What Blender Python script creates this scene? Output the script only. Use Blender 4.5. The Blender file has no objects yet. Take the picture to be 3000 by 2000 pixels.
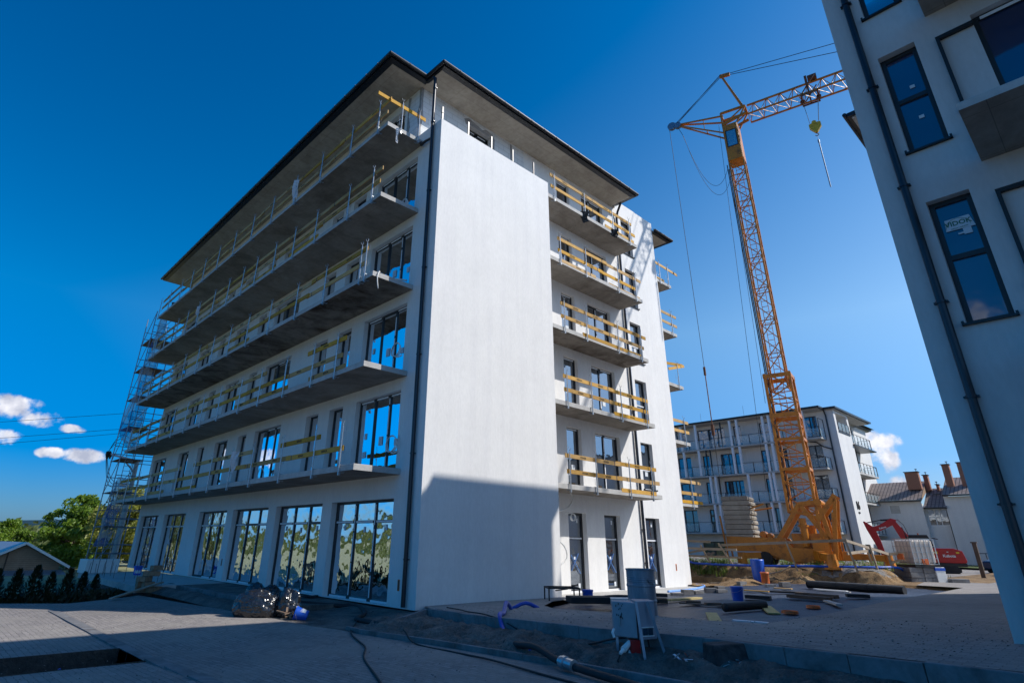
import bpy, bmesh, math, random
import numpy as np
from mathutils import Vector, Matrix
random.seed(7)
S = bpy.context.scene
COL = S.collection
R = math.radians
# ------------------------------------------------------------------ camera
cam_d = bpy.data.cameras.new("camera")
cam = bpy.data.objects.new("camera", cam_d)
COL.objects.link(cam)
CX, CY, CZ = -10.2668, -13.5496, 1.62
ax = Vector((0.73308, -0.67994, 0.016585)); ay = Vector((-0.278631, -0.277984, 0.919288)); az = -Vector((0.62045, 0.678533, 0.393237))
cam.matrix_world = Matrix(((ax.x, ay.x, az.x, CX), (ax.y, ay.y, az.y, CY), (ax.z, ay.z, az.z, CZ), (0, 0, 0, 1)))
cam_d.sensor_width = 36; cam_d.sensor_fit = 'HORIZONTAL'; cam_d.lens = 20.265
cam_d.shift_x = 0.0301; cam_d.shift_y = -0.0434
cam_d.clip_start = 0.05; cam_d.clip_end = 9000
S.camera = cam
# ------------------------------------------------------------------ light
SUN_D = Vector((-0.91, 1.0, -1.19)).normalized()      # direction the light travels
EL = math.asin(-SUN_D.z)
AZ = math.atan2(-SUN_D.x, -SUN_D.y)                   # bearing of the sun from +Y towards +X
sun_l = bpy.data.lights.new("sun", 'SUN'); sun_l.energy = 3.7; sun_l.angle = R(0.53); sun_l.color = (1.0, 0.955, 0.89)
sun = bpy.data.objects.new("sun", sun_l); COL.objects.link(sun)
sun.rotation_euler = SUN_D.to_track_quat('-Z', 'Y').to_euler()
sun.location = (20, -30, 60)
W = bpy.data.worlds.new("World"); S.world = W; W.use_nodes = True
nt = W.node_tree; nt.nodes.clear()
def N(t, nt=nt, **k):
    n = nt.nodes.new(t)
    for a, b in k.items(): setattr(n, a, b)
    return n
sky = N('ShaderNodeTexSky'); sky.sky_type = 'NISHITA'; sky.sun_disc = False
sky.sun_elevation = EL; sky.sun_rotation = AZ
sky.altitude = 100; sky.air_density = 1.0; sky.dust_density = 0.7; sky.ozone_density = 2.6
hs = N('ShaderNodeHueSaturation'); hs.inputs['Saturation'].default_value = 1.28; hs.inputs['Value'].default_value = 1.0
bg = N('ShaderNodeBackground'); bg.inputs['Strength'].default_value = 0.112
out = N('ShaderNodeOutputWorld')
tc = N('ShaderNodeTexCoord')
nz = N('ShaderNodeTexNoise'); nz.inputs['Scale'].default_value = 34; nz.inputs['Detail'].default_value = 10; nz.inputs['Roughness'].default_value = 0.58
nt.links.new(tc.outputs['Generated'], nz.inputs['Vector'])
total = None
# low cumulus banks, each given as a bearing in the sky with its angular half sizes (wide, tall)
for (dx, dy, dz, rw, rh, k) in ((.062, .985, .158, .036, .018, 1), (.095, .985, .146, .03, .014, 1), (.13, .98, .137, .02, .007, 1), (.035, .985, .152, .03, .02, 1), (.06, .99, .118, .03, .012, .8), (.118, .99, .104, .024, .009, 1), (.152, .98, .103, .032, .012, 1),
                              (.963, .22, .140, .026, .014, .85), (.965, .222, .118, .02, .022, .8), (.975, .205, .085, .025, .014, .7), (.96, .245, .15, .03, .010, .5),
                              (-.35, .93, .12, .09, .02, 1), (-.9, .4, .16, .10, .03, 1), (-.97, -.1, .13, .12, .03, 1), (-.99, .1, .3, .10, .04, .7), (-.8, .55, .25, .12, .03, .8)):
    c = Vector((dx, dy, dz)).normalized()
    t = Vector((c.y, -c.x, 0)).normalized()
    sub = N('ShaderNodeVectorMath', operation='SUBTRACT'); sub.inputs[1].default_value = c
    nt.links.new(tc.outputs['Generated'], sub.inputs[0])
    def dot(v, s):
        d = N('ShaderNodeVectorMath', operation='DOT_PRODUCT'); d.inputs[1].default_value = v * (1.0 / s)
        nt.links.new(sub.outputs[0], d.inputs[0])
        p = N('ShaderNodeMath', operation='MULTIPLY'); nt.links.new(d.outputs['Value'], p.inputs[0]); nt.links.new(d.outputs['Value'], p.inputs[1])
        return p
    a = dot(t, rw); b = dot(t.cross(c) * -1, rh); b2 = dot(c, 0.35)
    s1 = N('ShaderNodeMath', operation='ADD'); nt.links.new(a.outputs[0], s1.inputs[0]); nt.links.new(b.outputs[0], s1.inputs[1])
    s2 = N('ShaderNodeMath', operation='ADD'); nt.links.new(s1.outputs[0], s2.inputs[0]); nt.links.new(b2.outputs[0], s2.inputs[1])
    inv = N('ShaderNodeMath', operation='SUBTRACT', use_clamp=True); inv.inputs[0].default_value = 1.0; nt.links.new(s2.outputs[0], inv.inputs[1])
    sc = N('ShaderNodeMath', operation='MULTIPLY'); sc.inputs[1].default_value = k; nt.links.new(inv.outputs[0], sc.inputs[0])
    if total is None: total = sc
    else:
        m = N('ShaderNodeMath', operation='MAXIMUM'); nt.links.new(total.outputs[0], m.inputs[0]); nt.links.new(sc.outputs[0], m.inputs[1]); total = m
m1 = N('ShaderNodeMath', operation='MULTIPLY_ADD'); m1.inputs[1].default_value = 3.8; m1.inputs[2].default_value = -1.9
nt.links.new(nz.outputs['Fac'], m1.inputs[0])
m2 = N('ShaderNodeMath', operation='ADD'); nt.links.new(total.outputs[0], m2.inputs[0]); nt.links.new(m1.outputs[0], m2.inputs[1])
gate = N('ShaderNodeMath', operation='MULTIPLY', use_clamp=True); gate.inputs[1].default_value = 3.0; nt.links.new(total.outputs[0], gate.inputs[0])
m3 = N('ShaderNodeMapRange', interpolation_type='SMOOTHSTEP'); m3.inputs['From Min'].default_value = 0.05; m3.inputs['From Max'].default_value = 0.95
nt.links.new(m2.outputs[0], m3.inputs['Value'])
m4 = N('ShaderNodeMath', operation='MULTIPLY', use_clamp=True); nt.links.new(m3.outputs[0], m4.inputs[0]); nt.links.new(gate.outputs[0], m4.inputs[1])
m5 = N('ShaderNodeMath', operation='MULTIPLY'); m5.inputs[1].default_value = .93; nt.links.new(m4.outputs[0], m5.inputs[0])
nz2 = N('ShaderNodeTexNoise'); nz2.inputs['Scale'].default_value = 40; nz2.inputs['Detail'].default_value = 5
mp = N('ShaderNodeMapping'); mp.inputs['Location'].default_value = (0.0, 0.0, -0.012); nt.links.new(tc.outputs['Generated'], mp.inputs[0]); nt.links.new(mp.outputs[0], nz2.inputs['Vector'])
cr = N('ShaderNodeValToRGB'); cr.color_ramp.elements[0].position = .35; cr.color_ramp.elements[0].color = (3.3, 3.5, 4.3, 1); cr.color_ramp.elements[1].position = .62; cr.color_ramp.elements[1].color = (7.0, 6.9, 7.2, 1)
nt.links.new(nz2.outputs['Fac'], cr.inputs['Fac'])
mix = N('ShaderNodeMixRGB'); nt.links.new(m5.outputs[0], mix.inputs['Fac'])
sepz = N('ShaderNodeSeparateXYZ'); nt.links.new(tc.outputs['Generated'], sepz.inputs[0])
er = N('ShaderNodeValToRGB'); e_ = er.color_ramp.elements; e_[0].position = 0.0; e_[0].color = (.42, .47, .70, 1); e_[1].position = .8; e_[1].color = (.55, .72, .92, 1)
k_ = e_.new(.12); k_.color = (.52, .62, .86, 1); k_ = e_.new(.32); k_.color = (1.0, 1.0, 1.03, 1)
nt.links.new(sepz.outputs['Z'], er.inputs['Fac'])
em = N('ShaderNodeMixRGB', blend_type='MULTIPLY'); em.inputs['Fac'].default_value = 1.0
nt.links.new(sky.outputs[0], em.inputs['Color1']); nt.links.new(er.outputs[0], em.inputs['Color2'])
azd = N('ShaderNodeVectorMath', operation='DOT_PRODUCT'); azd.inputs[1].default_value = (.73, -.68, 0); nt.links.new(tc.outputs['Generated'], azd.inputs[0])
azr = N('ShaderNodeMapRange'); azr.inputs['From Min'].default_value = -.6; azr.inputs['From Max'].default_value = .6; nt.links.new(azd.outputs['Value'], azr.inputs[0])
azc = N('ShaderNodeValToRGB'); azc.color_ramp.elements[0].color = (.60, .82, .94, 1); azc.color_ramp.elements[1].color = (1.34, 1.30, 1.16, 1); nt.links.new(azr.outputs[0], azc.inputs['Fac'])
em2 = N('ShaderNodeMixRGB', blend_type='MULTIPLY'); em2.inputs['Fac'].default_value = 1.0; nt.links.new(em.outputs[0], em2.inputs['Color1']); nt.links.new(azc.outputs[0], em2.inputs['Color2'])
nt.links.new(em2.outputs[0], hs.inputs['Color']); nt.links.new(hs.outputs[0], mix.inputs['Color1']); nt.links.new(cr.outputs[0], mix.inputs['Color2'])
nt.links.new(mix.outputs[0], bg.inputs['Color']); nt.links.new(bg.outputs[0], out.inputs['Surface'])
S.view_settings.view_transform = 'Standard'; S.view_settings.look = 'None'
S.view_settings.exposure = 0.42; S.view_settings.gamma = 1
S.render.engine = 'CYCLES'
S.cycles.max_bounces = 6; S.cycles.transparent_max_bounces = 12
# ------------------------------------------------------------------ materials
def material(name, build):
    m = bpy.data.materials.new(name); m.use_nodes = True
    t = m.node_tree; p = t.nodes['Principled BSDF']
    build(t, p)
    return m
def nd(t, ty, **k):
    n = t.nodes.new(ty)
    for a, b in k.items(): setattr(n, a, b)
    return n
def noise(t, scale, detail=4, rough=.55, vec=None, stretch=None, obj=True, dist=0):
    n = nd(t, 'ShaderNodeTexNoise'); n.inputs['Scale'].default_value = scale; n.inputs['Detail'].default_value = detail; n.inputs['Roughness'].default_value = rough
    n.inputs['Distortion'].default_value = dist
    c = nd(t, 'ShaderNodeTexCoord') if obj else nd(t, 'ShaderNodeNewGeometry')
    src = c.outputs['Object'] if obj else c.outputs['Position']
    if stretch:
        mpg = nd(t, 'ShaderNodeMapping'); mpg.inputs['Scale'].default_value = stretch
        t.links.new(src, mpg.inputs[0]); src = mpg.outputs[0]
    t.links.new(src, n.inputs['Vector'])
    return n
def ramp(t, src, stops):
    r = nd(t, 'ShaderNodeValToRGB'); e = r.color_ramp.elements
    while len(e) < len(stops): e.new(.5)
    for i, (p, c) in enumerate(stops):
        e[i].position = p; e[i].color = (*c, 1) if len(c) == 3 else c
    t.links.new(src, r.inputs['Fac']); return r
def bump(t, p, src, strength, dist=.02, prev=None):
    b = nd(t, 'ShaderNodeBump'); b.inputs['Strength'].default_value = strength; b.inputs['Distance'].default_value = dist
    t.links.new(src, b.inputs['Height'])
    if prev: t.links.new(prev.outputs[0], b.inputs['Normal'])
    t.links.new(b.outputs[0], p.inputs['Normal']); return b
def mul(t, a, b, fac=1.0, mode='MULTIPLY'):
    m = nd(t, 'ShaderNodeMixRGB', blend_type=mode); m.inputs['Fac'].default_value = fac
    t.links.new(a, m.inputs['Color1']); t.links.new(b, m.inputs['Color2']); return m
def simple(name, col, rough=.6, metal=0, var=.18, scale=8, bmp=.0, spec=.5, randobj=0.0, bscale=60):
    def f(t, p):
        n = noise(t, scale, 5)
        lo = tuple(c * (1 - var) for c in col); hi = tuple(min(1, c * (1 + var)) for c in col)
        r = ramp(t, n.outputs['Fac'], [(.3, lo), (.7, hi)]); src = r.outputs[0]
        if randobj:
            oi = nd(t, 'ShaderNodeObjectInfo'); h = nd(t, 'ShaderNodeHueSaturation')
            mr = nd(t, 'ShaderNodeMapRange'); mr.inputs['To Min'].default_value = 1 - randobj; mr.inputs['To Max'].default_value = 1 + randobj
            t.links.new(oi.outputs['Random'], mr.inputs[0]); t.links.new(mr.outputs[0], h.inputs['Value']); t.links.new(src, h.inputs['Color']); src = h.outputs[0]
        t.links.new(src, p.inputs['Base Color'])
        p.inputs['Roughness'].default_value = rough; p.inputs['Metallic'].default_value = metal; p.inputs['Specular IOR Level'].default_value = spec
        if bmp: bump(t, p, noise(t, bscale, 4).outputs['Fac'], bmp)
    return material(name, f)
M = {}
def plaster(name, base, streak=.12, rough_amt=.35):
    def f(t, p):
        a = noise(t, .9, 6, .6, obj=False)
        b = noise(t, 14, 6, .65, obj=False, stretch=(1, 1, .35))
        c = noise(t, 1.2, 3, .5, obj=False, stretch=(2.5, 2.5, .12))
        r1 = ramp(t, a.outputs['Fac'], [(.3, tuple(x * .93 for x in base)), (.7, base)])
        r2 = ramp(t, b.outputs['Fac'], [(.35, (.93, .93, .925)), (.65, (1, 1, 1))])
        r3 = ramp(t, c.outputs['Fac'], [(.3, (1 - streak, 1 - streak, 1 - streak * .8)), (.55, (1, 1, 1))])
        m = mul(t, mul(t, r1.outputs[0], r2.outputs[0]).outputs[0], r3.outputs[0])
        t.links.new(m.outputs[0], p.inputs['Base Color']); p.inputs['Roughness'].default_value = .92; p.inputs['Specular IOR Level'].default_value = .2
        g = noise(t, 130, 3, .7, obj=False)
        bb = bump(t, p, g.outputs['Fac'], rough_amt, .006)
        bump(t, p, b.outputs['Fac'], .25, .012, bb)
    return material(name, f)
M['plaster'] = plaster('white plaster', (.80, .79, .775), .05)
M['plaster_c'] = plaster('light grey plaster', (.74, .73, .715), .06)
def concrete(name, col, stain=.5, joints=True, dark=(.06, .045, .035), sc=1.0):
    def f(t, p):
        n1 = noise(t, .55 * sc, 8, .68, obj=False, dist=.6)
        n2 = noise(t, 5 * sc, 6, .6, obj=False)
        r1 = ramp(t, n2.outputs['Fac'], [(.3, tuple(c * .78 for c in col)), (.7, col)])
        r2 = ramp(t, n1.outputs['Fac'], [(.42, (1, 1, 1)), (.66, tuple(1 - stain * (1 - d * 4) for d in dark))])
        m = mul(t, r1.outputs[0], r2.outputs[0]); src = m.outputs[0]
        if joints:
            g = nd(t, 'ShaderNodeNewGeometry'); br = nd(t, 'ShaderNodeTexBrick'); br.offset = .0; br.inputs['Scale'].default_value = 1
            br.inputs['Brick Width'].default_value = 1.25; br.inputs['Row Height'].default_value = .62; br.inputs['Mortar Size'].default_value = .006; br.inputs['Mortar Smooth'].default_value = .3
            br.inputs['Color1'].default_value = (1, 1, 1, 1); br.inputs['Color2'].default_value = (.9, .89, .88, 1); br.inputs['Mortar'].default_value = (.62, .6, .58, 1)
            t.links.new(g.outputs['Position'], br.inputs['Vector']); src = mul(t, src, br.outputs['Color']).outputs[0]
        t.links.new(src, p.inputs['Base Color']); p.inputs['Roughness'].default_value = .85; p.inputs['Specular IOR Level'].default_value = .3
        bump(t, p, noise(t, 30, 6, .6, obj=False).outputs['Fac'], .3, .01)
    return material(name, f)
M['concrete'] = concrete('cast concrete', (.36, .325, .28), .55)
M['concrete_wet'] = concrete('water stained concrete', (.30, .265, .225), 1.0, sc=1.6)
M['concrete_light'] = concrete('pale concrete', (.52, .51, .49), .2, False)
M['kerb'] = concrete('kerb concrete', (.23, .23, .235), .6, False, sc=2.5)
def aac(t, p):
    c = nd(t, 'ShaderNodeNewGeometry'); sp = nd(t, 'ShaderNodeSeparateXYZ'); t.links.new(c.outputs['Position'], sp.inputs[0])
    ad = nd(t, 'ShaderNodeMath', operation='ADD'); t.links.new(sp.outputs['X'], ad.inputs[0]); t.links.new(sp.outputs['Y'], ad.inputs[1])
    cb = nd(t, 'ShaderNodeCombineXYZ'); t.links.new(ad.outputs[0], cb.inputs['X']); t.links.new(sp.outputs['Z'], cb.inputs['Y'])
    br = nd(t, 'ShaderNodeTexBrick'); br.inputs['Scale'].default_value = 1; br.inputs['Brick Width'].default_value = .6; br.inputs['Row Height'].default_value = .25
    br.inputs['Mortar Size'].default_value = .006; br.inputs['Color1'].default_value = (.72, .73, .74, 1); br.inputs['Color2'].default_value = (.66, .67, .68, 1); br.inputs['Mortar'].default_value = (.36, .36, .36, 1)
    t.links.new(cb.outputs[0], br.inputs['Vector'])
    n = noise(t, 2.2, 6, .7, obj=False, dist=1.5); r = ramp(t, n.outputs['Fac'], [(.655, (1, 1, 1)), (.67, (.42, .42, .43))])
    n3 = noise(t, 60, 2, obj=False); r3 = ramp(t, n3.outputs['Fac'], [(.3, (.75, .75, .75)), (.4, (1, 1, 1))])
    m = mul(t, mul(t, br.outputs['Color'], r.outputs[0]).outputs[0], r3.outputs[0])
    t.links.new(m.outputs[0], p.inputs['Base Color']); p.inputs['Roughness'].default_value = .95
    bump(t, p, br.outputs['Fac'], -.3, .01)
M['aac'] = material('aerated concrete blocks', aac)
def glassm(name, tint, ior=2.1, wave=.02, rough=.02):
    def f(t, p):
        n = noise(t, .6, 3, .5, obj=False)
        r = ramp(t, n.outputs['Fac'], [(.3, tuple(x * .7 for x in tint)), (.7, tint)])
        t.links.new(r.outputs[0], p.inputs['Base Color']); p.inputs['Roughness'].default_value = .3
        b = bump(t, p, noise(t, 1.7, 2, .4, obj=False).outputs['Fac'], wave, .5)
        g = nd(t, 'ShaderNodeBsdfGlossy'); g.inputs['Roughness'].default_value = rough; g.inputs['Color'].default_value = (.86, .93, 1, 1); t.links.new(b.outputs[0], g.inputs['Normal'])
        fr = nd(t, 'ShaderNodeFresnel'); fr.inputs['IOR'].default_value = 1.5
        mr = nd(t, 'ShaderNodeMapRange'); mr.inputs['To Min'].default_value = (ior - 1) * .28; t.links.new(fr.outputs[0], mr.inputs['Value'])
        ms = nd(t, 'ShaderNodeMixShader'); t.links.new(mr.outputs[0], ms.inputs['Fac']); t.links.new(p.outputs[0], ms.inputs[1]); t.links.new(g.outputs[0], ms.inputs[2])
        t.links.new(ms.outputs[0], t.nodes['Material Output'].inputs['Surface'])
    return material(name, f)
M['pane'] = glassm('window pane', (.006, .010, .018), 1.9, .012)
M['pane_shop'] = glassm('shop pane', (.006, .010, .010), 2.6, .06)
M['pane_c'] = glassm('blue window pane', (.008, .022, .05), 1.45, .02)
M['pane_b'] = glassm('blue film pane', (.004, .022, .09), 1.25, .015, .05)
def clearglass(t, p):
    p.inputs['Base Color'].default_value = (.55, .72, .78, 1); p.inputs['Roughness'].default_value = .04; p.inputs['Alpha'].default_value = .16; p.inputs['IOR'].default_value = 1.5
M['rail_glass'] = material('balustrade glass', clearglass)
M['frame'] = simple('anthracite frame', (.018, .020, .024), .45)
M['sheet_dark'] = simple('anthracite sheet metal', (.016, .018, .022), .38, .2)
M['pipe_dark'] = simple('anthracite downpipe', (.014, .016, .024), .3, .2, spec=.6)
M['black'] = simple('black plastic', (.012, .012, .014), .5)
M['rubber'] = simple('black rubber', (.02, .02, .022), .75, bmp=.1)
M['bag'] = simple('black bin liner', (.018, .018, .02), .22, spec=.9, bmp=.5, bscale=9)
M['tape'] = simple('white protective film', (.72, .73, .76), .5, var=.1)
M['white'] = simple('white plastic', (.75, .75, .73), .45, var=.06)
M['paper'] = simple('white label paper', (.62, .66, .70), .7, var=.05)
M['ink'] = simple('black ink', (.02, .018, .015), .8)
M['ink_green'] = simple('green ink', (.02, .16, .10), .8)
M['steel'] = simple('galvanised steel', (.42, .45, .48), .38, .75, var=.2, scale=14)
M['steel_b'] = simple('blue grey steel', (.22, .27, .33), .4, .6, var=.2)
M['rust'] = simple('rusty steel', (.16, .07, .04), .8, .2, var=.4, bmp=.3)
def wood(name, col, randv=.25, rs=.06):
    def f(t, p):
        a = noise(t, 3.0, 6, .65, stretch=(1, 9, 9)); b = noise(t, 1.3, 3, .6)
        r1 = ramp(t, a.outputs['Fac'], [(.3, tuple(x * .72 for x in col)), (.65, col)])
        r2 = ramp(t, b.outputs['Fac'], [(.3, (.82, .78, .7)), (.6, (1, 1, 1))])
        m = mul(t, r1.outputs[0], r2.outputs[0])
        oi = nd(t, 'ShaderNodeObjectInfo'); h = nd(t, 'ShaderNodeHueSaturation')
        mr = nd(t, 'ShaderNodeMapRange'); mr.inputs['To Min'].default_value = 1 - randv; mr.inputs['To Max'].default_value = 1 + randv * .5
        t.links.new(oi.outputs['Random'], mr.inputs[0]); t.links.new(mr.outputs[0], h.inputs['Value'])
        wn = nd(t, 'ShaderNodeTexWhiteNoise', noise_dimensions='1D'); t.links.new(oi.outputs['Random'], wn.inputs['W'])
        mr2 = nd(t, 'ShaderNodeMapRange'); mr2.inputs['To Min'].default_value = .78; mr2.inputs['To Max'].default_value = 1.12
        t.links.new(wn.outputs['Value'], mr2.inputs[0]); t.links.new(mr2.outputs[0], h.inputs['Saturation'])
        t.links.new(m.outputs[0], h.inputs['Color']); t.links.new(h.outputs[0], p.inputs['Base Color']); p.inputs['Roughness'].default_value = .75
        bump(t, p, a.outputs['Fac'], .2, .01)
    return material(name, f)
M['board'] = wood('yellow formwork board', (.60, .33, .05))
M['timber'] = wood('grey timber', (.42, .33, .23), .2)
M['timber_dark'] = wood('dark timber', (.13, .08, .055), .2)
M['timber_pale'] = wood('pale plank', (.55, .45, .20), .1)
def crane_paint(t, p):
    a = noise(t, 2.2, 7, .7); b = noise(t, 18, 5, .6)
    r = ramp(t, a.outputs['Fac'], [(.32, (.24, .09, .012)), (.46, (.52, .18, .01)), (.75, (.60, .225, .012))])
    r2 = ramp(t, b.outputs['Fac'], [(.28, (.35, .3, .28)), (.40, (1, 1, 1))])
    t.links.new(mul(t, r.outputs[0], r2.outputs[0]).outputs[0], p.inputs['Base Color']); p.inputs['Roughness'].default_value = .42
M['crane'] = material('worn orange crane paint', crane_paint)
M['red'] = simple('red paint', (.42, .008, .010), .3, var=.15)
M['blue'] = simple('blue plastic', (.012, .09, .50), .38, var=.12)
M['blue_hose'] = simple('blue hose', (.01, .07, .42), .42, var=.25)
M['blue_film'] = simple('pale blue film', (.18, .36, .75), .5, var=.2)
M['orange'] = simple('orange plastic', (.62, .14, .03), .5, var=.15)
M['brick'] = simple('brick masonry', (.30, .14, .09), .9, var=.25, scale=20, bmp=.3)
M['clay'] = simple('beige clay blocks', (.30, .20, .13), .9, var=.3, scale=12, bmp=.3)
M['bark'] = simple('bark', (.12, .085, .06), .95, var=.35, bmp=.6, bscale=30)
def pavers(t, p):
    g = nd(t, 'ShaderNodeNewGeometry'); mpg = nd(t, 'ShaderNodeMapping'); mpg.inputs['Rotation'].default_value = (0, 0, R(90)); t.links.new(g.outputs['Position'], mpg.inputs[0])
    ns = noise(t, 6, 2, obj=False); mx = nd(t, 'ShaderNodeMixRGB', blend_type='LINEAR_LIGHT'); mx.inputs['Fac'].default_value = .025
    t.links.new(mpg.outputs[0], mx.inputs['Color1']); t.links.new(ns.outputs['Color'], mx.inputs['Color2'])
    br = nd(t, 'ShaderNodeTexBrick'); br.inputs['Scale'].default_value = 1; br.inputs['Brick Width'].default_value = .20; br.inputs['Row Height'].default_value = .10; br.inputs['Mortar Size'].default_value = .007; br.inputs['Mortar Smooth'].default_value = .5
    br.inputs['Color1'].default_value = (.33, .30, .28, 1); br.inputs['Color2'].default_value = (.23, .21, .20, 1); br.inputs['Mortar'].default_value = (.10, .09, .08, 1); br.inputs['Bias'].default_value = 0
    t.links.new(mx.outputs[0], br.inputs['Vector'])
    d = noise(t, .8, 7, .65, obj=False, dist=.5); dr = ramp(t, d.outputs['Fac'], [(.42, (0, 0, 0)), (.62, (1, 1, 1))])
    dust = nd(t, 'ShaderNodeMixRGB'); dust.inputs['Color2'].default_value = (.30, .275, .245, 1); t.links.new(br.outputs['Color'], dust.inputs['Color1'])
    fm = nd(t, 'ShaderNodeMath', operation='MULTIPLY'); fm.inputs[1].default_value = .7; t.links.new(dr.outputs[0], fm.inputs[0]); t.links.new(fm.outputs[0], dust.inputs['Fac'])
    big = noise(t, .22, 4, .5, obj=False); br2 = ramp(t, big.outputs['Fac'], [(.3, (.72, .72, .74)), (.7, (1.1, 1.08, 1.05))])
    sp = noise(t, 45, 3, .7, obj=False); spr = ramp(t, sp.outputs['Fac'], [(.30, (.55, .52, .5)), (.42, (1, 1, 1)), (.7, (1, 1, 1)), (.76, (1.5, 1.45, 1.4))])
    m = mul(t, mul(t, dust.outputs[0], br2.outputs[0]).outputs[0], spr.outputs[0])
    t.links.new(m.outputs[0], p.inputs['Base Color']); p.inputs['Roughness'].default_value = .9
    b1 = bump(t, p, br.outputs['Fac'], -.7, .02)
    bump(t, p, noise(t, 22, 6, .7, obj=False).outputs['Fac'], .55, .02, b1)
M['pavers'] = material('concrete block paving', pavers)
def soilf(c1, c2, c3, sc=1.0, bs=.9, bd=.06):
    def f(t, p):
        a = noise(t, 1.1 * sc, 8, .68, obj=False); b = noise(t, 14 * sc, 6, .7, obj=False)
        r = ramp(t, a.outputs['Fac'], [(.3, c1), (.5, c2), (.72, c3)]); r2 = ramp(t, b.outputs['Fac'], [(.3, (.6, .6, .6)), (.6, (1.05, 1.05, 1.05))])
        t.links.new(mul(t, r.outputs[0], r2.outputs[0]).outputs[0], p.inputs['Base Color']); p.inputs['Roughness'].default_value = .97
        b1 = bump(t, p, a.outputs['Fac'], bs, bd * 3); bump(t, p, b.outputs['Fac'], bs, bd, b1)
    return f
M['sand'] = material('damp sand', soilf((.07, .065, .06), (.17, .155, .14), (.27, .25, .22), 1.6))
M['clay_soil'] = material('ochre clay soil', soilf((.10, .055, .022), (.27, .165, .075), (.40, .27, .13), 1.3))
M['dirt'] = material('dark dirt', soilf((.03, .028, .024), (.06, .055, .048), (.10, .09, .075), 1.0))
M['gravel'] = material('grey rubble', soilf((.14, .13, .12), (.26, .245, .23), (.40, .38, .36), 2.4))
M['turf'] = material('rough grass', soilf((.035, .05, .015), (.07, .10, .022), (.12, .15, .04), .7))
M['meadow'] = material('lightened bounce field', soilf((.14, .15, .06), (.24, .24, .12), (.34, .32, .20), .3))  # ground colour lightened to bounce warm fill onto the shaded walls
def membrane(t, p):
    a = noise(t, 1.5, 5, .55, obj=False, stretch=(.5, 1.4, 1)); b = noise(t, 30, 4, .7, obj=False)
    d = noise(t, .35, 4, .6, obj=False)
    r = ramp(t, b.outputs['Fac'], [(.35, (.014, .018, .030)), (.58, (.032, .040, .062)), (.70, (.20, .20, .21))])
    r2 = ramp(t, d.outputs['Fac'], [(.4, (1, 1, 1)), (.6, (1.7, 1.7, 1.65))])
    t.links.new(mul(t, r.outputs[0], r2.outputs[0]).outputs[0], p.inputs['Base Color']); p.inputs['Roughness'].default_value = .5; p.inputs['Specular IOR Level'].default_value = .35
    b1 = bump(t, p, a.outputs['Fac'], .6, .12); bump(t, p, b.outputs['Fac'], .35, .01, b1)
M['membrane'] = material('dimpled foundation membrane', membrane)
def tiles(t, p):
    g = nd(t, 'ShaderNodeTexCoord'); br = nd(t, 'ShaderNodeTexBrick'); br.inputs['Scale'].default_value = 1; br.offset = 0
    br.inputs['Brick Width'].default_value = .33; br.inputs['Row Height'].default_value = .36; br.inputs['Mortar Size'].default_value = .07; br.inputs['Mortar Smooth'].default_value = 1
    br.inputs['Color1'].default_value = (.30, .24, .22, 1); br.inputs['Color2'].default_value = (.24, .19, .17, 1); br.inputs['Mortar'].default_value = (.025, .02, .02, 1)  # tile faces lightened to stand in for grazing sun glints
    t.links.new(g.outputs['UV'], br.inputs['Vector']); t.links.new(br.outputs['Color'], p.inputs['Base Color']); p.inputs['Roughness'].default_value = .6
    bump(t, p, br.outputs['Fac'], -1, .08)
M['tiles'] = material('brown roof tiles', tiles)
def leafm(name, c1, c2, trans=.35):
    def f(t, p):
        n = noise(t, .9, 3, .6, obj=False); oi = nd(t, 'ShaderNodeObjectInfo')
        n2 = noise(t, 9, 2, .6, obj=False)
        r = ramp(t, n2.outputs['Fac'], [(.3, c1), (.7, c2)])
        r2 = ramp(t, n.outputs['Fac'], [(.3, (.65, .7, .65)), (.7, (1.15, 1.1, 1))])
        m = mul(t, r.outputs[0], r2.outputs[0]); t.links.new(m.outputs[0], p.inputs['Base Color']); p.inputs['Roughness'].default_value = .5
        tr = nd(t, 'ShaderNodeBsdfTranslucent'); hc = nd(t, 'ShaderNodeHueSaturation'); hc.inputs['Value'].default_value = 1.9; hc.inputs['Hue'].default_value = .485
        t.links.new(m.outputs[0], hc.inputs['Color']); t.links.new(hc.outputs[0], tr.inputs['Color'])
        mxs = nd(t, 'ShaderNodeMixShader'); mxs.inputs['Fac'].default_value = trans
        o = t.nodes['Material Output']; t.links.new(p.outputs[0], mxs.inputs[1]); t.links.new(tr.outputs[0], mxs.inputs[2]); t.links.new(mxs.outputs[0], o.inputs['Surface'])
    return material(name, f)
M['leaf'] = leafm('bright green leaves', (.06, .14, .012), (.20, .30, .03))
M['leaf_y'] = leafm('yellow green leaves', (.16, .19, .025), (.36, .36, .07))
M['leaf_d'] = leafm('dark green leaves', (.035, .06, .012), (.12, .14, .03))
M['needle'] = leafm('dark conifer foliage', (.012, .022, .010), (.028, .042, .016), .1)
M['grass'] = leafm('grass blades', (.06, .12, .02), (.20, .26, .05))
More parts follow.
